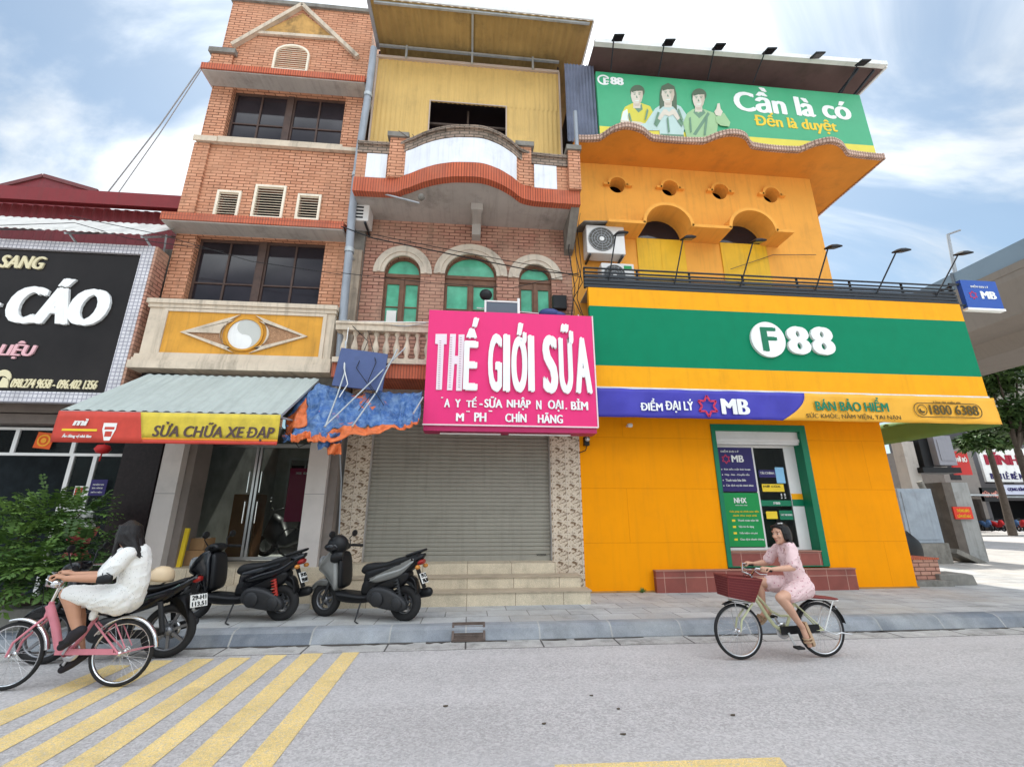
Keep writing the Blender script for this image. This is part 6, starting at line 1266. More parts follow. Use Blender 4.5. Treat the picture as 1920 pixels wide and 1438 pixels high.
# dark jacket / helmet hung on the handlebar
t = thing('black_helmet', 'black helmet hanging on the handlebar of the grey scooter', 'helmet', (c.x-.5, c.y, 1.2)); q = at(634, 1021, c.y+.05); b = MB(); b.ell(q, (.155, .14, .145)); b.mat(1).ell(q+V((-.05, -.05, -.03)), (.13, .11, .07)); b.mat(0).hull([(q.x-.06, q.z-.24, q.z-.12, .12, q.y), (q.x, q.z-.26, q.z-.06, .14, q.y), (q.x+.10, q.z-.22, q.z-.08, .10, q.y)], n=12); b.build('shell', [m_black, m_gloss], t)
c, rz, l = place(525, 1162, 368, 1160, .17)
s1 = scooter('parked_scooter', (c.x, c.y, .16), rz, 'glossy black scooter with red rear spring parked before the glass front', m_gloss, m_gloss, 1, ('29-X5', '193.07'))
# underbone motorbike by the kerb
def underbone(loc, rz, lab):
    t = thing('parked_motorbike', lab, 'motorbike', loc, rz, 'parked motorbikes'); wheel(-.61, .285, .285, .075, t, 7); wheel(.61, .285, .285, .085, t, 7)
    P = lambda nm, poly, m, y0=0, puff=1.12, core=.55, lv=2: sub((lambda b: (pillow(b, [(x_ if x_ < .5 else .5+(x_-.5)*.66, z_, h_) for x_, z_, h_ in poly], y0, puff, core), b.build(nm, m, t, local=True))[1])(MB()), lv)
    P('leg_shield', [(-.50, .95, .10), (-.40, .92, .12), (-.30, .60, .16), (-.20, .38, .16), (-.30, .36, .15), (-.44, .60, .14)], m_gloss)
    P('rear_body', [(-.10, .50, .08), (-.05, .66, .10), (.30, .70, .13), (.70, .80, .12), (1.0, .90, .06), (.98, .84, .06), (.70, .66, .12), (.35, .52, .13), (.05, .46, .10)], m_gloss)
    P('side_stripe', [(.10, .60, .135), (.45, .70, .147), (.80, .80, .118), (.60, .70, .14), (.30, .60, .14)], flat('stripe_green_grey', (.07, .12, .10), rough=.25), 0, 1.02, .6)
    P('seat', [(-.06, .68, .10), (.05, .76, .12), (.45, .79, .135), (.80, .86, .10), (.84, .83, .09), (.45, .72, .13), (.05, .66, .11)], m_seat)
    P('front_fender', [(-.90, .42, .04), (-.80, .56, .05), (-.62, .62, .055), (-.44, .54, .05), (-.36, .40, .05), (-.48, .50, .05), (-.66, .56, .05), (-.80, .50, .05)], m_gloss)
    P('rear_fender', [(.50, .58, .05), (.70, .64, .06), (.86, .56, .06), (.98, .36, .06), (.92, .56, .06), (.80, .68, .06)], m_black)
    P('engine', [(-.20, .30, .10), (-.10, .44, .11), (.12, .46, .11), (.22, .34, .10), (.10, .20, .10), (-.12, .20, .10)], m_engine)
    b = MB(); b.cap((-.05, .13, .22), .025, (.35, .15, .22), .04, 10); b.cap((.35, .15, .22), .045, (.80, .16, .34), .05, 10); b.build('exhaust', m_engine, t, local=True)
    b = MB(); b.beam((.05, -.12, .30), (.62, -.12, .30), .02, .06); b.build('chain_case', m_black, t, local=True)
    for s_ in (-1, 1):
        b = MB(); b.tube([(-.61, s_*.075, .285), (-.47, s_*.075, .80)], .02, 8); b.build('fork', m_engine, t, local=True)
        b = MB(); b.tube([(.60, s_*.13, .30), (.52, s_*.13, .62)], .028, 8); b.build('rear_shock', m_engine, t, local=True)
    b = MB(); b.tube([(-.34, -.34, 1.00), (-.46, -.16, 1.01), (-.46, .16, 1.01), (-.34, .34, 1.00)], .014, 8); b.build('handlebar', m_chrome, t, local=True)
    P('headlight_cover', [(-.60, .93, .09), (-.55, 1.04, .12), (-.42, 1.07, .12), (-.38, .98, .11), (-.48, .90, .09)], m_gloss)
    for s_ in (-1, 1):
        b = MB(); b.tube([(-.44, s_*.18, 1.03), (-.46, s_*.24, 1.17), (-.42, s_*.28, 1.21)], .007, 6); b.ell((-.41, s_*.30, 1.22), (.015, .065, .045)); b.build('mirror', m_black, t, local=True)
    b = MB(); b.hull([(.78, .80, .86, .06), (.83, .80, .88, .07), (.86, .82, .87, .04)], n=10); b.build('tail_light', bpy.data.materials['tail_red'], t, local=True)
    b = MB(); b.beam((.77, 0, .78), (.88, 0, .50), .05, .02, (0, 1, 0)); b.build('plate_holder', m_black, t, local=True); plate_sign(t, (.875, -.01, .60), rad(-18), '29-H1', '113.51', rad(-40)); return t
c, rz, l = place(318, 1229, 118, 1245, 0)
u1 = underbone((c.x, c.y, 0), rz-.12, 'black underbone motorbike with white plate behind the woman cyclist')
t = thing('beige_helmet', 'beige half helmet resting on the seat of the black motorbike behind the woman', 'helmet', (0, 0, 0)); t.location = (at(303, 1090, 6.2).x, 6.2, .9); q = at(303, 1082, 6.15); b = MB(); b.lathe([(.001, .125), (.05, .12), (.09, .10), (.12, .06), (.135, 0), (.13, -.03), (.12, -.03), (.11, .05), (.06, .10), (.001, .11)], q, Matrix.Rotation(.15, 3, 'Y'), 18); b.build('shell', flat('helmet_beige', (.62, .47, .30), rough=.35), t); b = MB(); b.tube([q+V((-.12, -.02, -.03)), q+V((-.05, -.1, -.13)), q+V((.11, -.03, -.03))], .008, 5); b.build('strap', m_black, t)
# ---------------------------------------------------------------- bicycles (built on the riders' own vertical plane)
def bicycle(name, lab, Y, S, m_f, m_fend, kind):
    A = lambda p, dy=0: at(p[0], p[1], Y+dy); hubF, hubR = A(S['front']), A(S['rear']); r = .297; zf = r
    t = thing(name, lab, 'bicycle', ((hubF.x+hubR.x)/2, Y, 0)); hubs = [V((hubF.x, Y, zf)), V((hubR.x, Y, zf))]
    for h in hubs:
        b = MB(); q = .019; b.lathe([(r-.004+q*0-q+q*cos(g), q*sin(g)) for g in [2*pi*i/8 for i in range(8)]], h, RX, 44, closed=True); wl = b.build('wheel', m_tyre, t)
        b = MB(); ri = r-.034; b.lathe([(ri-.012, -.011), (ri+.004, -.013), (ri+.004, .013), (ri-.012, .011)], h, RX, 44, closed=True); b.build('rim', m_chrome if kind else m_steel, wl)
        b = MB()
        for i in range(28):
            a = 2*pi*i/28; sg = -1 if i % 2 else 1; a2 = a+(.9 if i % 4 < 2 else -.9); b.tube([h+V((.02*cos(a2), sg*.028, .02*sin(a2))), h+V((ri*cos(a), 0, ri*sin(a)))], .0013, 4)
        b.build('spokes', m_chrome, wl)
        b = MB(); b.lathe([(.001, -.05), (.012, -.05), (.014, -.035), (.026, -.032), (.026, -.026), (.014, -.022), (.014, .022), (.026, .026), (.026, .032), (.012, .05), (.001, .05)], h, RX, 12); b.build('hub', m_chrome, wl)
    bbk = A(S['bb']); ht0, ht1 = A(S['ht0']), A(S['ht1']); st1 = A(S['seat_top'])
    b = MB(); b.tube([ht0, ht1], .022, 10)
    for path, rad_ in S['tubes']: b.tube([A(p) for p in path], rad_, 10)
    b.tube([bbk, A(S['seat_mid']), st1], .017, 10); b.lathe([(.03, -.035), (.03, .035)], bbk, RX, 14)
    for s_ in (-.045, .045): b.tube([V((bbk.x, Y+s_*.6, bbk.z)), V((hubR.x, Y+s_, zf))], .010, 8); b.tube([A(S['stay_top'])+V((0, s_*.4, 0)), V((hubR.x, Y+s_, zf))], .009, 8)
    b.build('frame', m_f, t)
    b = MB(); b.tube([ht0+V((0, 0, .0)), ht0+V((-.01, -.045, -.03)), V(hubs[0])+V((.03, -.05, .12)), V(hubs[0])+V((0, -.05, 0))], .011, 8); b.tube([ht0, ht0+V((-.01, .045, -.03)), V(hubs[0])+V((.03, .05, .12)), V(hubs[0])+V((0, .05, 0))], .011, 8); b.build('fork', m_f, t)
    def fender(h, a0, a1, nm='mudguard'):
        b = MB(); R_ = r+.022; n = 22; secs = []
        for i in range(n+1):
            a = a0+(a1-a0)*i/n; c_ = V((cos(a), 0, sin(a))); secs.append([h+c_*(R_-.012)+V((0, -.030, 0)), h+c_*(R_+.004)+V((0, -.02, 0)), h+c_*(R_+.010), h+c_*(R_+.004)+V((0, .02, 0)), h+c_*(R_-.012)+V((0, .030, 0)), h+c_*(R_+.004)])
        b.loft(secs, True); b.build(nm, m_fend, t)
    fender(hubs[0], *S['fend_f']); fender(hubs[1], *S['fend_r'])
    # crank, pedals, chain case
    b = MB(); b.lathe([(.02, -.03), (.085, -.03), (.088, -.034), (.02, -.036)], bbk, RX, 26, closed=True); ca = S['crank']; cl = .145
    for sg, yy in ((1, -.075), (-1, .075)): b.beam(bbk+V((0, yy*.75, 0)), bbk+V((sg*cl*cos(ca), yy, sg*cl*sin(ca))), .022, .012, (0, 1, 0))
    b.build('crank', m_steel, t)
    for sg, yy in ((1, -.13), (-1, .13)): b = MB(); b.obox(bbk+V((sg*cl*cos(ca), yy, sg*cl*sin(ca))), .085, .085, .022); b.build('pedal', m_rub, t)
    b = MB(); b.beam(bbk+V((-.08, -.045, .02)), V((hubR.x-.05, Y-.045, zf+.02)), .012, S.get('guard_h', .06), (0, 0, 1)); b.build('chain_guard', S['guard'], t)
    # saddle
    sd_ = A(S['saddle']); b = MB(); b.tube([st1, sd_+V((0, 0, -.02))], .013, 8); b.build('seat_post', m_chrome, t); b = MB(); b.hull([(sd_.x-.13, sd_.z-.03, sd_.z+.005, .025, Y), (sd_.x-.04, sd_.z-.045, sd_.z+.02, .045, Y), (sd_.x+.06, sd_.z-.05, sd_.z+.03, .085, Y), (sd_.x+.13, sd_.z-.03, sd_.z+.03, .07, Y)], n=14); b.build('saddle', S['m_saddle'], t)
    # handlebar
    hb = A(S['bar']); g1, g2 = S['grips']; ga, gb = at(*g1), at(*g2); b = MB(); b.tube([ht1, hb], .013, 8)
    for g in (ga, gb):
        o_ = -1 if g.y < Y else 1; b.tube([hb, hb+V((-.05, o_*.10, .035)), V((g.x-.10, g.y-o_*.03, g.z+.02)), g+V((.06, o_*.005, -.005))], .011, 8)
    h = b.build('handlebar', m_chrome, t)
    for g in (ga, gb):
        o_ = -1 if g.y < Y else 1; b = MB(); b.tube([V((g.x-.06, g.y-o_*.015, g.z+.010)), g+V((.065, o_*.005, -.006))], .0165, 8); b.build('grip', S['m_grip'], h); b = MB(); b.tube([V((g.x-.12, g.y-o_*.03, g.z-.01)), V((g.x-.06, g.y-o_*.04, g.z-.045)), V((g.x+.02, g.y-o_*.03, g.z-.05))], .006, 6); b.build('brake_lever', m_chrome, h)
    b = MB(); b.tube([hb+V((-.02, -.02, .02)), hb+V((-.12, -.03, .02)), ht1+V((-.08, -.02, .05)), ht0+V((-.03, -.02, .02))], .004, 5); b.build('brake_cable', m_black, t)
    return t, hubs, bbk, sd_, A
Zc = lambda x, y: (1300+x/4.794, 960+y/4.794)
Zw = lambda x, y: (x/3.594, 920+y/3.594)
YG2, YW2 = 5.5, 5.26
m_creamf = flat('cream_green_paint', (.50, .50, .30), rough=.3); m_pinkf = mat('pink_paint', (.58, .20, .24), rough=.4, var=.1, grime=.15); m_maroon = flat('maroon_plastic', (.19, .035, .03), rough=.5)
gB, gh, gbb, gsd, GA = bicycle('bicycle', 'cream bicycle with maroon basket ridden by the girl in pink', YG2, dict(front=Zc(405, 1075), rear=Zc(1150, 1080), bb=Zc(825, 1072), ht0=Zc(515, 790), ht1=Zc(528, 680), seat_mid=Zc(868, 930), seat_top=Zc(905, 815), stay_top=Zc(905, 820),
    tubes=[([Zc(530, 745), Zc(590, 820), Zc(660, 930), Zc(730, 1020), Zc(825, 1072)], .020), ([Zc(540, 720), Zc(620, 800), Zc(700, 890), Zc(780, 930), Zc(868, 930)], .013)],
    fend_f=(rad(60), rad(118)), fend_r=(rad(10), rad(150)), crank=rad(-70), guard=m_black, guard_h=.085, saddle=Zc(945, 745), m_saddle=m_black, bar=Zc(525, 570), grips=((*Zc(655, 522), YG2-.24), (*Zc(492, 472), YG2+.22)), m_grip=m_rub), m_creamf, m_black, 0)
# basket
tl, tr_, bl_, br_ = GA(Zc(245, 565)), GA(Zc(545, 592)), GA(Zc(268, 745)), GA(Zc(492, 792)); b = MB(); hw = .15
def bas(x, z, y): return V((x, YG2+y, z))
ring0 = [bas(tl.x, tl.z, -hw), bas(tr_.x, tr_.z, -hw), bas(tr_.x, tr_.z, hw), bas(tl.x, tl.z, hw)]; ring1 = [bas(bl_.x, bl_.z, -hw*.8), bas(br_.x, br_.z, -hw*.8), bas(br_.x, br_.z, hw*.8), bas(bl_.x, bl_.z, hw*.8)]
for i in range(4):
    a, c_, d, e = ring0[i], ring0[(i+1) % 4], ring1[(i+1) % 4], ring1[i]
    for k in range(13): f = k/12; b.beam(a.lerp(c_, f), e.lerp(d, f), .012, .005, (c_-a).normalized().cross(V((0, 0, 1))))
    for k in range(9): f = k/8; b.beam(a.lerp(e, f), c_.lerp(d, f), .011, .005, (0, 0, 1) if k else (0, 0, 1))
    b.beam(a, c_, .018, .02)
for k in range(9): f = k/8; b.beam(ring1[0].lerp(ring1[3], f), ring1[1].lerp(ring1[2], f), .012, .005)
lin = MB(); lin.add([p*1.0 for p in ring0]+[p for p in ring1], [(0, 1, 5, 4), (1, 2, 6, 5), (2, 3, 7, 6), (3, 0, 4, 7), (4, 5, 6, 7)], False)
b.build('basket', m_maroon, gB); o_ = lin.build('basket_lining', flat('maroon_dark', (.13, .02, .022), rough=.7), gB); so_ = o_.modifiers.new('solid', 'SOLIDIFY'); so_.thickness = .004; so_.offset = -1
b = MB(); b.beam(GA(Zc(330, 790)), GA(Zc(520, 815)), .10, .012); b.tube([GA(Zc(345, 795))+V((0, -.06, 0)), V(gh[0])+V((0, -.06, 0))], .005, 5); b.tube([GA(Zc(345, 795))+V((0, .06, 0)), V(gh[0])+V((0, .06, 0))], .005, 5); b.build('basket_carrier', m_steel, gB)
# rear rack seat and stays
ra, rb = GA(Zc(1000, 752)), GA(Zc(1262, 772)); b = MB(); b.hull([(ra.x, ra.z-.02, ra.z+.012, .07, YG2), (ra.x+.05, ra.z-.02, ra.z+.018, .08, YG2), (rb.x-.05, rb.z-.015, rb.z+.018, .08, YG2), (rb.x, rb.z-.012, rb.z+.010, .07, YG2)], e=4); b.build('rear_seat', m_maroon, gB)
b = MB()
for s_ in (-.065, .065): b.tube([V((rb.x-.06, YG2+s_, rb.z)), V((gh[1].x, YG2+s_, gh[1].z))], .007, 6); b.tube([V((ra.x, YG2+s_, ra.z-.02)), V((rb.x, YG2+s_, rb.z-.015))], .007, 6)
b.build('rack', m_white, gB); b = MB(); p = GA(Zc(1240, 1085)); b.tube([V((gh[1].x, YG2-.06, gh[1].z)), V((p.x, YG2-.07, p.z)), GA(Zc(1330, 1082), -.08), GA(Zc(1425, 1098), -.09)], .008, 6); b.build('kick_stand', m_steel, gB)
b = MB(); b.lathe([(.001, -.012), (.022, -.01), (.025, 0), (.001, .008)], GA(Zc(1275, 855)), Matrix.Rotation(pi/2, 3, 'Y'), 10); b.build('reflector', m_steel, gB)
wB, wh, wbb, wsd, WA = bicycle('bicycle', 'old pink bicycle with silver mudguards ridden by the woman in white', YW2, dict(front=(20, 1230), rear=(228, 1225), bb=Zw(455, 1090), ht0=Zw(315, 845), ht1=Zw(352, 745), seat_mid=Zw(560, 980), seat_top=Zw(650, 850), stay_top=Zw(650, 885),
    tubes=[([Zw(335, 770), Zw(372, 900), Zw(395, 1050), Zw(455, 1090)], .036)],
    fend_f=(rad(8), rad(105)), fend_r=(rad(8), rad(150)), crank=rad(62), guard=m_pinkf, guard_h=.05, saddle=Zw(690, 800), m_saddle=m_black, bar=Zw(400, 650), grips=((*Zw(385, 590), YW2-.25), (*Zw(440, 560), YW2+.25)), m_grip=m_black), m_pinkf, m_chrome, 1)
b = MB(); b.ell(WA(Zw(375, 628), -.12), (.04, .035, .035)); b.build('bell', m_chrome, wB)
b = MB(); b.lathe([(.001, -.06), (.035, -.06), (.035, -.05), (.001, -.05)], wh[1], RX, 16); b.lathe([(.03, -.055), (.045, -.055), (.045, -.05), (.03, -.05)], wh[1], RX, 16, closed=True); b.build('sprocket', m_steel, wB)
b = MB()
for s_ in (-.045, .045): b.tube([V((wh[1].x, YW2+s_, wh[1].z)), V((wh[1].x+.30, YW2+s_*.8, wh[1].z+.06))], .004, 5); b.tube([V((wh[1].x+.05, YW2+s_, wh[1].z+.05)), V((wh[1].x-.09, YW2+s_, wh[1].z+.27)), V((wh[1].x-.14, YW2+s_, wh[1].z+.22))], .006, 5)
b.build('fender_stay', m_pinkf, wB)
# ---------------------------------------------------------------- machines inside the workshop
t = thing('workshop_bicycle', 'dark bicycle parked behind the glass front beside the magenta poster', 'bicycle', (-3.5, 10.6, .7)); b = MB()
for x in (-3.85, -3.05): b.lathe([(.28, -.016), (.31, -.012), (.31, .012), (.28, .016)], (x, 10.7, 1.01), RX, 28, closed=True)
b.build('wheel', m_tyre, t); b = MB(); b.tube([(-3.85, 10.7, 1.01), (-3.72, 10.7, 1.42), (-3.75, 10.7, 1.6)], .018, 6); b.tube([(-3.72, 10.7, 1.40), (-3.42, 10.7, 1.02), (-3.05, 10.7, 1.01), (-3.25, 10.7, 1.5)], .018, 6); b.tube([(-3.42, 10.7, 1.02), (-3.3, 10.7, 1.45)], .018, 6); b.tube([(-3.70, 10.45, 1.62), (-3.76, 10.7, 1.6), (-3.70, 10.95, 1.62)], .014, 6); b.obox((-3.25, 10.7, 1.53), .24, .13, .05); b.build('frame', m_black, t)
t = thing('workshop_scooter', 'dark scooter standing inside the workshop behind the door handles', 'motorbike', (-4.1, 10.9, .7)); b = MB(); b.hull([(-4.5, 1.1, 1.3, .1, 10.9), (-4.35, .95, 1.62, .2, 10.9), (-4.15, .9, 1.5, .2, 10.9), (-4.0, .9, 1.15, .18, 10.9), (-3.75, 1.0, 1.4, .18, 10.9), (-3.4, 1.2, 1.45, .12, 10.9)], n=14); b.build('body', m_black, t); b = MB()
for x in (-4.45, -3.5): b.cut(); b.lathe([(.14, -.05), (.22, -.04), (.24, 0), (.22, .04), (.14, .05)], (x, 10.9, .94), RX, 20, closed=True)
b.build('wheel', m_tyre, t); b = MB(); b.tube([(-4.3, 10.6, 1.72), (-4.36, 10.9, 1.66), (-4.3, 11.2, 1.72)], .02, 6); b.ell((-4.38, 10.68, 1.9), (.02, .08, .05)); b.build('handlebar', m_chrome, t)
# ================================================================ people
def blob(name, fn, voxel, parent, mats, paint=None, it=6, disp=None, fac=.5):
    """union of overlapping shapes grown into ONE continuous surface"""
    mb = MB(); fn(mb); me = bpy.data.meshes.new('tmp'); me.from_pydata(mb.v, [], mb.f); me.update()
    o = bpy.data.objects.new('tmp', me); COL.objects.link(o)
    r = o.modifiers.new('r', 'REMESH'); r.mode = 'VOXEL'; r.voxel_size = voxel; r.use_smooth_shade = True
    s = o.modifiers.new('s', 'SMOOTH'); s.factor = fac; s.iterations = it
    bpy.context.view_layer.update(); m2 = bpy.data.meshes.new_from_object(o.evaluated_get(bpy.context.evaluated_depsgraph_get())); bpy.data.objects.remove(o); bpy.data.meshes.remove(me)
    if disp:
        nr = [v.normal.copy() for v in m2.vertices]
        for v, n in zip(m2.vertices, nr): v.co += n*disp(v.co)
    mats = mats if isinstance(mats, (list, tuple)) else [mats]
    for m in mats: m2.materials.append(m)
    for p in m2.polygons:
        p.use_smooth = True
        if paint: p.material_index = paint(p.center)
    off = wloc(parent); uv = m2.uv_layers.new(name='UVMap').data
    for p in m2.polygons:
        n = p.normal; ax = max(range(3), key=lambda i: abs(n[i])); a, b_ = ((1, 2), (0, 2), (0, 1))[ax]
        for li in p.loop_indices: c = m2.vertices[m2.loops[li].vertex_index].co; uv[li].uv = (c[a], c[b_])
    for v in m2.vertices: v.co -= off
    m2.name = name; ob = bpy.data.objects.new(name, m2); COL.objects.link(ob); ob.parent = parent; return ob
def limb(mb, pts, n=14):
    for (p, rp), (q, rq) in zip(pts, pts[1:]): mb.cap(p, rp, q, rq, n)
def grip_hand(mb, wrist, bar, axis, s=1.0, thumb=1, up=V((0, 0, 1))):
    """palm above a bar running along axis, four fingers folding over and under it, thumb closing from the near side"""
    wrist, bar, axis = V(wrist), V(bar), V(axis).normalized(); d = (bar-wrist); d -= axis*d.dot(axis)*.6; d.normalize(); n = axis.cross(d).normalized()
    if n.z < 0: n = -n
    kn = bar+n*.026*s+d*.012*s
    for k in (-.024, -.008, .008, .024): mb.cap(wrist+axis*k*.45*s+n*.004, .016*s, kn+axis*k*s-d*.008*s, .0125*s, 8)
    for k, (off, ln) in enumerate(((-.030, .82), (-.010, 1.0), (.010, 1.06), (.030, .95))):
        o_ = axis*off*s; p0 = kn+o_; p1 = kn+o_+d*.026*ln*s-n*.010*s; p2 = p1-n*.030*ln*s+d*.002*s; p3 = p2-d*.022*ln*s-n*.006*s
        limb(mb, [(p0, .0098*s), (p1, .0092*s), (p2, .0085*s), (p3, .0075*s)], 8)
    b0 = wrist.lerp(kn, .42)+axis*.026*thumb*s-n*.004; b1 = bar+axis*.040*thumb*s-d*.014*s+n*.012*s; b2 = bar+axis*.034*thumb*s+d*.016*s-n*.012*s
    limb(mb, [(b0, .012*s), (b1, .0105*s), (b2, .008*s)], 8)
def frame(fw, up=(0, 0, 1)):
    f = V(fw).normalized(); s = f.cross(V(up)).normalized(); u = s.cross(f); return f, s, u     # forward, right, up
def head(mb, c, fw, k=1.0, up=(0, 0, 1)):
    """skull, jaw, nose, lips, chin, ears"""
    f, s, u = frame(fw, up); R = Matrix((s, f, u)).transposed(); c = V(c); L_ = lambda a, b_, d: c+R@V((a, b_, d))*k
    E_ = lambda a, b_, d, r: mb.ell(L_(a, b_, d), tuple(q*k for q in r), R, 18, 12)
    E_(0, -.012, .028, (.074, .092, .088)); E_(0, .022, -.030, (.060, .066, .082)); E_(0, .040, -.075, (.040, .045, .036)); E_(0, .070, -.098, (.020, .018, .016))
    for q in (-1, 1):
        E_(q*.036, .062, -.022, (.024, .022, .022)); E_(q*.074, -.010, -.012, (.010, .022, .032)); E_(q*.030, .078, .034, (.024, .012, .010)); E_(q*.030, .070, .012, (.014, .012, .010))
    mb.cap(L_(0, .082, .018), .009*k, L_(0, .104, -.026), .0135*k, 10); E_(0, .092, -.032, (.020, .012, .010))
    E_(0, .086, -.060, (.022, .010, .0065)); E_(0, .084, -.072, (.019, .010, .007))
    return L_, (f, s, u)
def facepaint(c, fw, k, base_idx=0):
    f, s, u = frame(fw); c = V(c)
    def fn(p, other=None):
        d = V(p)-c; a, b_, e = d.dot(s)/k, d.dot(f)/k, d.dot(u)/k
        if b_ < .045 or abs(e) > .12: return 0
        x = abs(a)
        if (x/.021)**2+((e+.066)/.0095)**2 < 1 and b_ > .07: return 1            # lips
        if ((x-.031)/.013)**2+((e-.010)/.0055)**2 < 1: return 2 if abs(x-.031) < .0065 else 3   # iris / white of the eye
        if ((x-.032)/.021)**2+((e-.0355+.12*(x-.03)**2*100)/.0034)**2 < 1: return 2            # brows
        return 0
    return fn
m_skin = mat('skin', (.56, .315, .215), rough=.5, var=.05, vs=12); m_skin2 = mat('skin_tan', (.47, .245, .155), rough=.5, var=.05, vs=12); m_lip = flat('lips', (.46, .18, .15), rough=.4); m_eye = flat('iris', (.018, .012, .010), rough=.2); m_eyew = flat('eye_white', (.68, .64, .60), rough=.25)
m_hair = mat('black_hair', (.012, .010, .010), rough=.38, var=.3, vs=30, bump=.6, bs=160); m_shoe = flat('dark_shoe', (.022, .018, .022), rough=.7)
def dots(c1, c2, sc_, th):
    def f(new, lk, uv, ob, noise, rng, mixc):
        v = new('ShaderNodeTexVoronoi'); lk.new(ob, v.inputs['Vector']); v.inputs['Scale'].default_value = sc_; return mixc(rng(v.outputs['Distance'], th, th+.06), c2+(1,), c1+(1,))
    return f
m_dress = mat('white_dotted_cloth', (.8, .8, .8), rough=.8, var=.04, base=dots((.74, .73, .70), (.46, .45, .43), 46, .16)); m_pinkc = mat('pink_print_cloth', (.8, .6, .6), rough=.8, var=.05, base=dots((.70, .50, .49), (.48, .22, .25), 26, .18))
def folds(a, s, seed=0):
    def f(p): q = V((p.x*s, p.y*s, p.z*s*.55+seed)); return a*(abs(mnoise.noise(q))*1.6-.35)+a*.5*mnoise.noise(q*2.3)
    return f
def drape(a, s, seed=0):
    """creases running diagonally down the cloth"""
    def f(p):
        q = V(((p.x+.6*p.z)*s*.55, p.y*s*.8, (p.z-.6*p.x)*s*1.15+seed)); r = 1-abs(mnoise.noise(q))*2; return a*(max(0, r)**2*1.1-.45)+a*.35*mnoise.noise(q*.35)
    return f
# ---------------------------------------------------------------- girl on the cream bicycle
Y = YG2; T = thing('person', 'girl in pink short pyjamas with a white hair clip riding the cream bicycle', 'person', (3.85, Y, .2))
hd = at(*Zc(782, 196), Y-.02); FW = V((-.95, -.24, -.07)); K = 1.02
nk = at(*Zc(812, 285), Y); chest = at(*Zc(850, 400), Y); waist = at(*Zc(905, 560), Y); hip = at(*Zc(945, 690), Y); hip.z = max(hip.z, gsd.z+.10)
shN, shF = at(*Zc(888, 325), Y-.15), at(*Zc(745, 322), Y+.15); elN, elF = at(*Zc(893, 500), Y-.24), at(*Zc(655, 452), Y+.24)
gN, gF = at(*Zc(648, 518), Y-.24), at(*Zc(488, 468), Y+.22); wrN, wrF = at(*Zc(712, 512), Y-.25), at(*Zc(545, 462), Y+.23)
hpN, hpF = V((hip.x, Y-.09, hip.z-.01)), V((hip.x, Y+.09, hip.z-.01)); knN = at(*Zc(782, 770), Y-.24); anN = at(*Zc(985, 1040), Y-.16); knF = at(*Zc(572, 628), Y+.16); anF = at(*Zc(640, 900), Y+.14)
def feet(mb, an, toe, r=.034):
    an, toe = V(an), V(toe); d = (toe-an); hl = an-d.normalized()*.045+V((0, 0, -.02)); limb(mb, [(hl, .03), (an.lerp(toe, .5)+V((0, 0, -.008)), .033), (toe, .026)])
toeN = at(*Zc(1045, 1195), Y-.17); toeF = at(*Zc(585, 968), Y+.14)
fpaint = facepaint(hd, FW, K)
def gbody(mb):
    head(mb, hd, FW, K); limb(mb, [(nk+V((.0, 0, -.02)), .046), (hd+V((.015, .01, -.06)), .042)])
    limb(mb, [(chest+V((0, 0, .09)), .092), (chest, .098), (waist, .095), (hip, .115)]); limb(mb, [(nk+V((0, 0, -.03)), .06), (shN+V((0, .03, -.02)), .042)]); limb(mb, [(nk+V((0, 0, -.03)), .06), (shF+V((0, -.03, -.02)), .042)])
    for sh, el, wr, g in ((shN, elN, wrN, gN), (shF, elF, wrF, gF)):
        limb(mb, [(sh, .040), (sh.lerp(el, .5), .040), (el, .036), (el.lerp(wr, .3), .036), (wr, .023)]); grip_hand(mb, wr, g, V((.55, -1 if g.y < Y else 1, -.05)), 1.0, 1 if g.y < Y else -1)
    for hp, kn, an, toe in ((hpN, knN, anN, toeN), (hpF, knF, anF, toeF)):
        limb(mb, [(hp, .095), (hp.lerp(kn, .5), .078), (kn, .054), (kn.lerp(an, .3)+V((.012, 0, 0)), .054), (kn.lerp(an, .7), .038), (an, .031)]); feet(mb, an, toe)
blob('body', gbody, .0055, T, [m_skin, m_lip, m_eye, m_eyew], fpaint, 4)
def shirt(mb):
    limb(mb, [(chest+V((.01, 0, .085)), .108), (chest+V((.005, 0, 0)), .115), (waist+V((.005, 0, 0)), .120), (waist.lerp(hip, .6), .130), (hip+V((.015, 0, .03)), .130)])
    limb(mb, [(shN+V((.0, .02, .0)), .066), (shN.lerp(elN, .4), .066), (shN.lerp(elN, .82), .066)]); limb(mb, [(shF+V((0, -.02, 0)), .060), (shF.lerp(elF, .4), .064), (shF.lerp(elF, .76), .062)]); limb(mb, [(shN+V((0, .02, .005)), .058), (nk+V((0.01, 0, -.035)), .064), (shF+V((0, -.02, .005)), .058)])
blob('shirt', shirt, .007, T, m_pinkc, None, 5, drape(.009, 12, 7))
def collar(mb):
    f_ = V(FW).normalized(); s_ = f_.cross(V((0, 0, 1))).normalized(); pts = [nk+V((0, 0, -.012))+(-f_*cos(g)+s_*sin(g))*.062+V((0, 0, .012*cos(g))) for g in [rad(-150)+rad(300)*i/12 for i in range(13)]]
    limb(mb, [(p, .016) for p in pts], 8); limb(mb, [(pts[0], .016), (pts[0]+f_*.02+V((0, 0, -.07)), .012)], 8); limb(mb, [(pts[-1], .016), (pts[-1]+f_*.02+V((0, 0, -.07)), .012)], 8)
blob('collar', collar, .006, T, m_pinkc, None, 3)
def shorts(mb):
    limb(mb, [(hip+V((.01, 0, .05)), .135), (hip+V((.01, 0, -.02)), .138)])
    for hp, kn in ((hpN, knN), (hpF, knF)): limb(mb, [(hp, .120), (hp.lerp(kn, .35), .104), (hp.lerp(kn, .62), .094)])
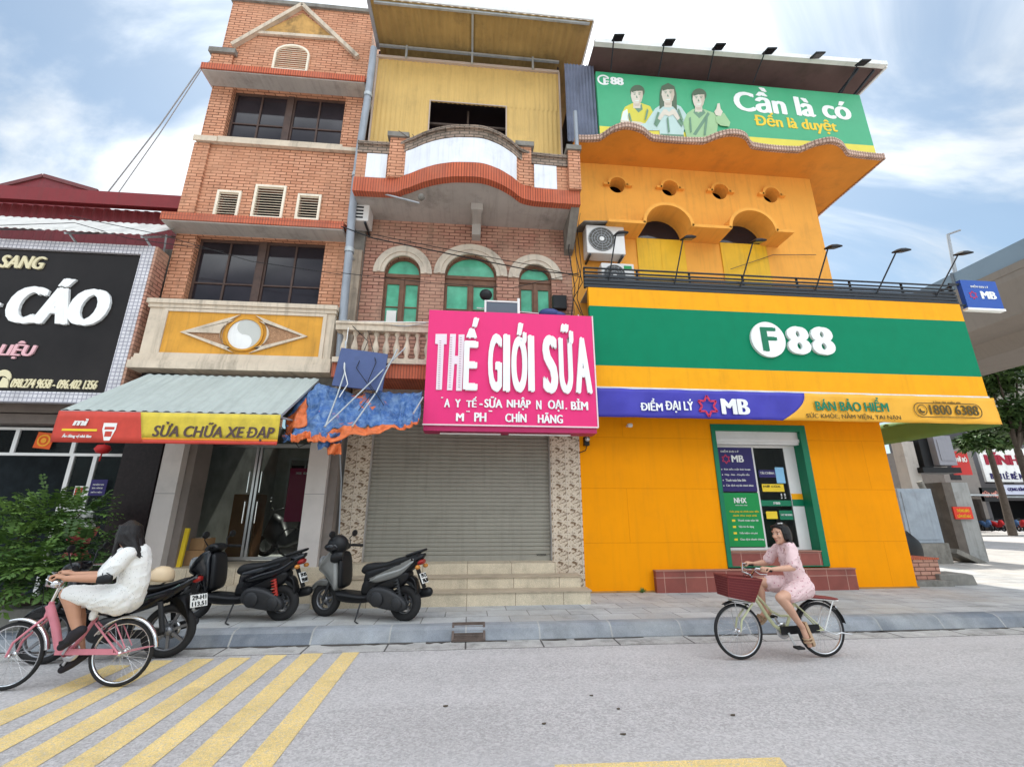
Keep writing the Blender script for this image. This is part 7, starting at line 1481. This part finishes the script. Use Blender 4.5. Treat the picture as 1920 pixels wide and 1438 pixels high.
blob('shorts', shorts, .007, T, m_pinkc, None, 5, drape(.008, 13, 5))
f_, s_, u_ = frame(FW); HR = Matrix((s_, f_, u_)).transposed(); HL = lambda a, b_, d: hd+HR@V((a, b_, d))*K
def ghair(mb):
    mb.ell(HL(0, -.022, .040), (.083*K, .091*K, .081*K), HR, 18, 12); mb.ell(HL(0, -.068, -.010), (.076*K, .048*K, .082*K), HR, 16, 10)
    rg = random.Random(8)
    for i in range(50):
        g = rad(-128+256*i/49)-pi/2; cx_, cy_ = cos(g), sin(g); r0 = rg.uniform(.008, .0115); ln = -.10-.03*rg.random() if cy_ < .2 else -.055-.02*rg.random()
        limb(mb, [(HL(.018*cx_, -.01+.02*cy_, .125), r0), (HL(.074*cx_, -.022+.083*cy_, .080), r0), (HL(.090*cx_, -.026+.098*cy_, .010), r0), (HL(.088*cx_, -.03+.092*cy_, -.045), r0), (HL(.080*cx_, -.03+.082*cy_, ln), .005)], 6)
    limb(mb, [(HL(-.055, .050, .085), .018), (HL(0, .060, .098), .018), (HL(.055, .050, .085), .018)], 10)
blob('hair', ghair, .005, T, m_hair, None, 2, None)
b = MB(); q = HL(-.045, .022, .128); b.beam(q+s_*-.028, q+s_*.028-u_*.004, .018, .012, u_); b.build('hair_clip', m_paper, T)
for sg, an, toe in ((0, anN, toeN), (1, anF, toeF)):
    d = (V(toe)-V(an)).normalized(); dn = V((0, 0, -1))-d*V((0, 0, -1)).dot(d); dn = (dn.normalized() if dn.length > .1 else V((-1, 0, 0))); sd2 = d.cross(dn); b = MB(); hl = V(an)-d*.055
    if not sg: dn = V((.86, 0, -.5))-d*V((.86, 0, -.5)).dot(d); dn.normalize(); dn = -dn if dn.x > 0 else dn; sd2 = d.cross(dn); dn = -dn
    c0 = hl+dn*.036; c1 = V(toe)+d*.02+dn*.034
    b.loft([[c0.lerp(c1, f)+sd2*w_*a+dn*e for a, e in ((-1, -.012), (1, -.012), (1, .016), (-1, .016))] for f, w_ in ((0, .030), (.3, .036), (.7, .046), (.92, .040), (1, .022))], False); so2 = b.build('sandal', flat('sandal_tan', (.42, .28, .17), rough=.7) if 'sandal_tan' not in bpy.data.materials else bpy.data.materials['sandal_tan'], T)
    b = MB()
    for f in (.62, .80): p = V(an).lerp(V(toe), f); b.tube([p+sd2*.044+dn*.03, p+sd2*.036-dn*.022, p-dn*.04, p-sd2*.036-dn*.022, p-sd2*.044+dn*.03], .010, 6)
    b.build('strap', bpy.data.materials['sandal_tan'], so2)
# ---------------------------------------------------------------- woman on the pink bicycle
Y = YW2; T = thing('person', 'woman with long black hair in a white dotted dress riding the pink bicycle', 'person', (-3.5, Y, .2))
hd = at(*Zw(868, 296), Y); FW = V((-.80, .58, -.05)); K = 1.10
nk = at(*Zw(890, 385), Y); chest = at(*Zw(905, 500), Y); waist = at(*Zw(890, 640), Y); hip = at(*Zw(830, 722), Y); hip.z = max(hip.z, wsd.z+.12)
shN, shF = at(*Zw(845, 432), Y-.17), at(*Zw(850, 420), Y+.17); elN, elF = at(*Zw(700, 588), Y-.24), at(*Zw(690, 570), Y+.24)
gN, gF = at(*Zw(385, 588), Y-.25), at(*Zw(440, 560), Y+.25); wrN, wrF = at(*Zw(440, 590), Y-.25), at(*Zw(500, 562), Y+.25)
hpN, hpF = V((hip.x, Y-.10, hip.z)), V((hip.x, Y+.10, hip.z)); knN = at(*Zw(455, 690), Y-.13); anN = at(*Zw(525, 945), Y-.13); knF = at(*Zw(500, 735), Y+.13); anF = at(*Zw(545, 1105), Y+.13)
toeN = at(*Zw(425, 1040), Y-.13); toeF = at(*Zw(430, 1195), Y+.13); ftN = at(*Zw(530, 1185), Y-.02)
def wbody(mb):
    head(mb, hd, FW, K); limb(mb, [(nk+V((0, 0, -.03)), .052), (hd+V((.01, -.01, -.07)), .048)])
    limb(mb, [(chest+V((0, 0, .09)), .115), (chest, .12), (waist, .115), (hip, .145)])
    for sh in (shN, shF): limb(mb, [(nk+V((0, 0, -.04)), .065), (V((sh.x, sh.y*.9+Y*.1, sh.z-.02)), .046)])
    for sh, el, wr, g in ((shN, elN, wrN, gN), (shF, elF, wrF, gF)):
        limb(mb, [(sh, .046), (sh.lerp(el, .5), .046), (el, .042), (el.lerp(wr, .3), .041), (wr, .027)]); grip_hand(mb, wr, g, V((.3, -1 if g.y < Y else 1, 0)), 1.1, 1 if g.y < Y else -1)
    for hp, kn, an, toe in ((hpN, knN, anN, toeN), (hpF, knF, anF, toeF)):
        limb(mb, [(hp, .11), (hp.lerp(kn, .5), .092), (kn, .064), (kn.lerp(an, .3)+V((.018, 0, 0)), .064), (kn.lerp(an, .7), .046), (an, .038)]); feet(mb, an, toe)
blob('body', wbody, .0055, T, [m_skin2, m_lip, m_eye, m_eyew], facepaint(hd, FW, K), 4)
def dress(mb):
    limb(mb, [(chest+V((0, 0, .09)), .128), (chest+V((.010, 0, 0)), .138), (waist+V((.010, 0, 0)), .132), (hip+V((.03, 0, .01)), .158)])
    limb(mb, [(shN+V((0, .02, 0)), .078), (shN.lerp(elN, .45), .080), (shN.lerp(elN, .84), .074)]); limb(mb, [(shF+V((0, -.02, 0)), .078), (shF.lerp(elF, .45), .08), (shF.lerp(elF, .84), .074)]); limb(mb, [(shN+V((0, .02, 0)), .066), (nk+V((.01, 0, -.045)), .070), (shF+V((0, -.02, 0)), .066)])
    for hp, kn in ((hpN, knN), (hpF, knF)): limb(mb, [(hp, .132), (hp.lerp(kn, .5), .100), (hp.lerp(kn, .93), .080)])
    for yy in (-.08, .06): limb(mb, [(hip+V((.03, yy, -.05)), .115), (hip.lerp(knN, .5)+V((.06, yy+.02, -.06)), .075)])
    limb(mb, [(hip.lerp(knN, .5)+V((.05, .02, -.08)), .055), (at(*Zw(622, 850), Y-.06), .030)])
blob('dress', dress, .008, T, m_dress, None, 5, drape(.0055, 9, 2))
f_, s_, u_ = frame(FW); HR = Matrix((s_, f_, u_)).transposed(); HL = lambda a, b_, d: hd+HR@V((a, b_, d))*K
h1, h2, h3 = at(*Zw(918, 335), Y-.03), at(*Zw(938, 400), Y-.05), at(*Zw(950, 462), Y-.05)
def whair(mb):
    mb.ell(HL(0, -.022, .036), (.086*K, .098*K, .086*K), HR, 18, 12); mb.ell(HL(0, -.060, -.02), (.086*K, .066*K, .098*K), HR, 16, 10)
    for dy, dx in ((-.05, 0), (.01, .01), (.05, 0)): limb(mb, [(HL(0, -.06, .0)+V((0, dy, 0)), .052), (h1+V((dx, dy, 0)), .044), (h2+V((dx*.6, dy*.9, 0)), .034), (h3+V((dx*.4, dy*.6, .03)), .016)], 10)
    rg = random.Random(5)
    for i in range(54):                                   # locks combed from the crown down the back and over the near cheek
        g = rad(-118+236*i/53)-pi/2; cx_, cy_ = cos(g), sin(g); r0 = rg.uniform(.0085, .0125); cr = HL(.02*cx_, -.01+.02*cy_, .122); s1 = HL(.078*cx_, -.022+.088*cy_, .075); s2 = HL(.094*cx_, -.025+.104*cy_, .005); s3 = HL(.094*cx_, -.03+.100*cy_, -.06)
        fr = max(0, -cy_); side = max(0, cx_*-1)
        tip = h3+V((rg.uniform(-.032, .032), rg.uniform(-.06, .06), rg.uniform(-.025, .03)-.06*(1-fr)*0)) if fr > .25 else HL(.088*cx_, -.02+.07*cy_, -.20-.05*rg.random())
        mid = s3.lerp(tip, .5)+V((rg.uniform(-.012, .02), 0, 0)); limb(mb, [(cr, r0), (s1, r0), (s2, r0), (s3, r0), (mid, r0), (tip, .005)], 6)
    limb(mb, [(HL(-.06, .045, .075), .024), (HL(0, .060, .094), .022), (HL(.06, .045, .075), .024)], 10)
blob('hair', whair, .005, T, m_hair, None, 2, None)
def shoe(mb, an, toe):
    an, toe = V(an), V(toe); d = (toe-an).normalized(); hl = an-d*.05+V((0, 0, -.03)); limb(mb, [(hl, .042), (an.lerp(toe, .55)+V((0, 0, -.012)), .046), (toe+d*.015, .036)]); limb(mb, [(an+V((0, 0, .01)), .046), (an.lerp(toe, .35), .050)])
blob('shoe', lambda mb: shoe(mb, anN, toeN), .008, T, m_shoe, None, 4); blob('shoe', lambda mb: shoe(mb, anF, toeF), .008, T, m_shoe, None, 4)
t = thing('elbow_bag', 'small black bag hanging at the elbow of the woman in white', 'bag', (at(*Zw(705, 595), Y-.32))); b = MB(); q = at(*Zw(705, 597), Y-.33); b.hull([(q.x-.06, q.z-.035, q.z+.03, .02, q.y), (q.x, q.z-.045, q.z+.045, .035, q.y), (q.x+.06, q.z-.03, q.z+.035, .02, q.y)], n=12); b.build('pouch', m_black, t); b = MB(); b.tube([q+V((-.03, 0, .03)), V((elN.x, elN.y-.03, elN.z+.07)), q+V((.04, .02, .03))], .005, 5); b.build('strap', m_black, t)
# ================================================================ plants by the dark shop
def pinnate(b, p, d, L_, n=7, w_=.045):
    d = d.normalized(); s = d.cross(V((0, 0, 1)));
    if s.length < .1: s = V((1, 0, 0))
    s.normalize(); q = V(p); st = L_/n
    for i in range(n):
        q = q+d*st; d = (d+V((0, 0, -.07))).normalized(); u = s.cross(d)
        for sg in (-1, 1):
            a = (s*sg+d*.55+V((random.uniform(-.2, .2), random.uniform(-.2, .2), random.uniform(-.35, .15)))).normalized(); ln = w_*random.uniform(1.3, 2.0)*(1-.4*abs(i/n-.4)); wv = a.cross(u if u.length > .1 else V((0, 0, 1))).normalized()*w_*.36
            b.add([q, q+a*ln*.45+wv, q+a*ln+V((0, 0, -.012)), q+a*ln*.45-wv], [(0, 1, 2, 3)], False)
    return q
def bush(name, lab, base, blobs, n, m, L0=.26, seed=1, pot=None):
    random.seed(seed); t = thing(name, lab, 'plant', base, 0, 'potted plants in front of the dark shop'); b = MB(); bs = V(base); stm = MB()
    for c, r in blobs:
        stm.tube([bs, bs.lerp(V(c), .5)+V((random.uniform(-.1, .1), 0, .08)), V(c)], [.022, .015, .008], 6)
        for i in range(n):
            d = V((random.gauss(0, 1), random.gauss(0, 1)-.25, random.gauss(0, .7)+.25)).normalized(); p = V(c)+V((d.x*r[0], d.y*r[1], d.z*r[2]))*random.uniform(.15, .85); pinnate(b, p, d+V((0, 0, random.uniform(-.1, .5))), L0*random.uniform(.7, 1.3), 6, .062)
    b.build('foliage', m, t); stm.build('stem', m_bark, t)
    if pot: pb = MB(); pb.lathe([(.001, 0), (.15, 0), (.20, .30), (.21, .32), (.18, .32), (.16, .26), (.001, .26)], bs, n=18); pb.build('pot', pot, t)
def B(x, y, Y, rx, ry=None, rz_=None): return (at(x, y, Y), (rx, ry or rx, rz_ or rx*.8))
m_pot = mat('clay_pot', (.12, .085, .07), rough=.9, grime=.4)
bush('leafy_shrub', 'tall green feathery shrub in front of the dark shop opening', (-6.5, 7.5, .17), [B(95, 962, 7.5, .40, .4, .26), B(40, 985, 7.4, .45, .4, .3), B(120, 985, 7.5, .38, .35, .28), B(150, 965, 7.6, .25), B(75, 1010, 7.3, .40)], 40, m_leafb, .30, 3, m_pot)
bush('leafy_shrub', 'bright green low shrub at the left edge of the picture', (-7.0, 7.0, .17), [B(20, 1030, 6.9, .42, .35, .32), B(60, 1060, 6.8, .32), B(10, 1085, 6.8, .35)], 38, m_leafb, .24, 5, m_pot)
bush('leafy_shrub', 'dark green shrub right behind the woman cyclist handlebar', (-5.9, 7.3, .17), [B(120, 1045, 7.1, .34, .3, .3), B(160, 1025, 7.3, .30), B(90, 1100, 7.0, .32), B(150, 1080, 7.1, .26)], 34, m_leafd, .22, 7, m_pot)
t = thing('pink_banner_roll', 'crumpled red and white printed sheet behind the shrubs', 'sheet', (-6.6, 8.3, .9)); q = at(150, 1012, 8.2); b = MB()
b.sheet(lambda u, v: V((q.x-.22+.42*u, 8.2+.07*sin(u*9+v*5), q.z-.28+.5*v+.05*sin(u*6)))+nz((u*3, v*3, 0), 2, .05), 12, 12, .006); b.mat(1).sheet(lambda u, v: V((q.x-.30+.5*u, 8.12+.06*sin(u*8+v*4), q.z+.22+.26*v+.05*sin(u*5)))+nz((u*3, v*3, 4), 2, .06), 12, 12, .006); b.build('sheet', [flat('faded_red', (.45, .10, .09)), m_paper], t)
t = thing('grey_bin', 'dark grey planter box at the foot of the shrubs', 'planter', (-6.2, 6.95, .17)); b = MB(); b.box(-6.9, -5.3, 6.9, 7.25, .17, .42); b.build('box', m_concd, t, bevel=.01)
b = MB(); t = thing('small_weed', 'tiny green weed growing at the foot of the orange wall', 'plant', (2.9, 9.0, .15)); q = atz(1197, 1107, .16)
random.seed(4)
for i in range(16): d = V((random.gauss(0, 1), random.gauss(0, .6), random.random()+.4)).normalized(); p = V((q.x, 9.02, .15)); b.add([p, p+d*.05+V((.012, 0, 0)), p+d*.11, p+d*.05-V((.012, 0, 0))], [(0, 1, 2, 3)], False)
b.build('leaves', m_leafb, t)
# ================================================================ cables
def cable(lab, pts, r=.010, m=None, grp='overhead cables', sag=0):
    P = [at(*p) for p in pts]; Q = []
    for i in range(len(P)-1):
        for k in range(8): f = k/8; q = P[i].lerp(P[i+1], f); q.z -= sag*4*f*(1-f); Q.append(q)
    Q.append(P[-1]); b = MB(); b.tube(Q, r, 5); tag(b.build('cable', m or m_black, None), lab, 'cable', grp)
cable('two strand cable rising left of the brick house against the sky', [(405, 108, 8.9), (375, 128, 8.8), (300, 235, 9.6), (203, 360, 11)], .016, m_grey)
cable('second pale cable beside the first against the left sky', [(378, 130, 8.8), (300, 250, 9.6), (222, 362, 11)], .012, m_grey)
cable('black cable sagging across the arched windows of the middle house', [(640, 425, 8.0), (700, 447, 8.0), (860, 480, 8.2), (1000, 508, 8.4), (1085, 515, 8.5)], .013)
cable('thin black cable under the arched windows behind the pink sign', [(640, 512, 8.1), (800, 530, 8.2), (960, 540, 8.3), (1085, 512, 8.5)], .007)
cable('thin black cable crossing the lower window of the brick house', [(130, 405, 8.0), (300, 440, 8.2), (470, 490, 8.4), (640, 515, 8.5)], .007)
cable('black cable over the white tin canopy of the sign shop', [(0, 423, 8.2), (140, 418, 8.3), (240, 447, 8.3), (420, 472, 8.4)], .007)
cable('tangled dark cable hanging beside the brick pilaster near the fascia', [(1076, 420, 8.9), (1080, 480, 8.7), (1092, 530, 8.5), (1075, 560, 8.6), (1090, 590, 8.4)], .010)
cable('dark cable running down the orange wall edge', [(1088, 400, 9.0), (1078, 460, 8.95), (1084, 520, 8.8), (1072, 545, 8.8), (1078, 590, 8.7)], .007, m_rust)
cable('white cable hanging from the drainpipe to the tarpaulin', [(655, 600, 8.3), (648, 655, 8.1), (645, 690, 7.9), (652, 720, 7.85), (636, 745, 7.7)], .009, m_white)
cable('grey cable lying over the orange wall above the rail', [(1370, 505, 9.0), (1450, 478, 9.05), (1530, 478, 9.05)], .008, m_rust)
for k, (p, r_, lb) in enumerate([
    ([(1072, 400, 8.95), (1066, 470, 8.8), (1078, 540, 8.6), (1070, 600, 8.5)], .012, 'thick black cable beside the brick wall edge, left of the fascia'),
    ([(1082, 430, 8.9), (1090, 500, 8.6), (1082, 560, 8.6), (1096, 600, 8.5)], .009, 'looping black cable between the brick wall and the rail end'),
    ([(700, 440, 8.1), (850, 470, 8.2), (1000, 498, 8.3), (1090, 520, 8.45)], .008, 'second black cable sagging just above the arched windows cable'),
    ([(660, 610, 8.25), (690, 640, 8.1), (668, 690, 7.9), (700, 735, 7.8), (672, 770, 7.5)], .007, 'thin tangled wire hanging over the blue board'),
    ([(690, 620, 8.25), (705, 680, 7.9), (690, 715, 7.88), (720, 760, 7.6)], .007, 'second thin tangled wire over the right side of the blue board'),
    ([(640, 600, 8.3), (760, 612, 8.2), (800, 606, 8.2)], .008, 'pale wire along the balcony rail left of the pink sign'),
    ([(636, 820, 8.6), (640, 900, 8.6), (636, 1000, 8.65)], .014, 'grey conduit down the wall between the tiled pillar and patterned tiles'),
    ([(528, 800, 7.7), (560, 838, 7.3), (590, 826, 7.3)], .007, 'black wire looping below the end of the awning banner')]):
    cable(lb, p, r_, m_grey if 'grey' in lb or 'pale' in lb else None)
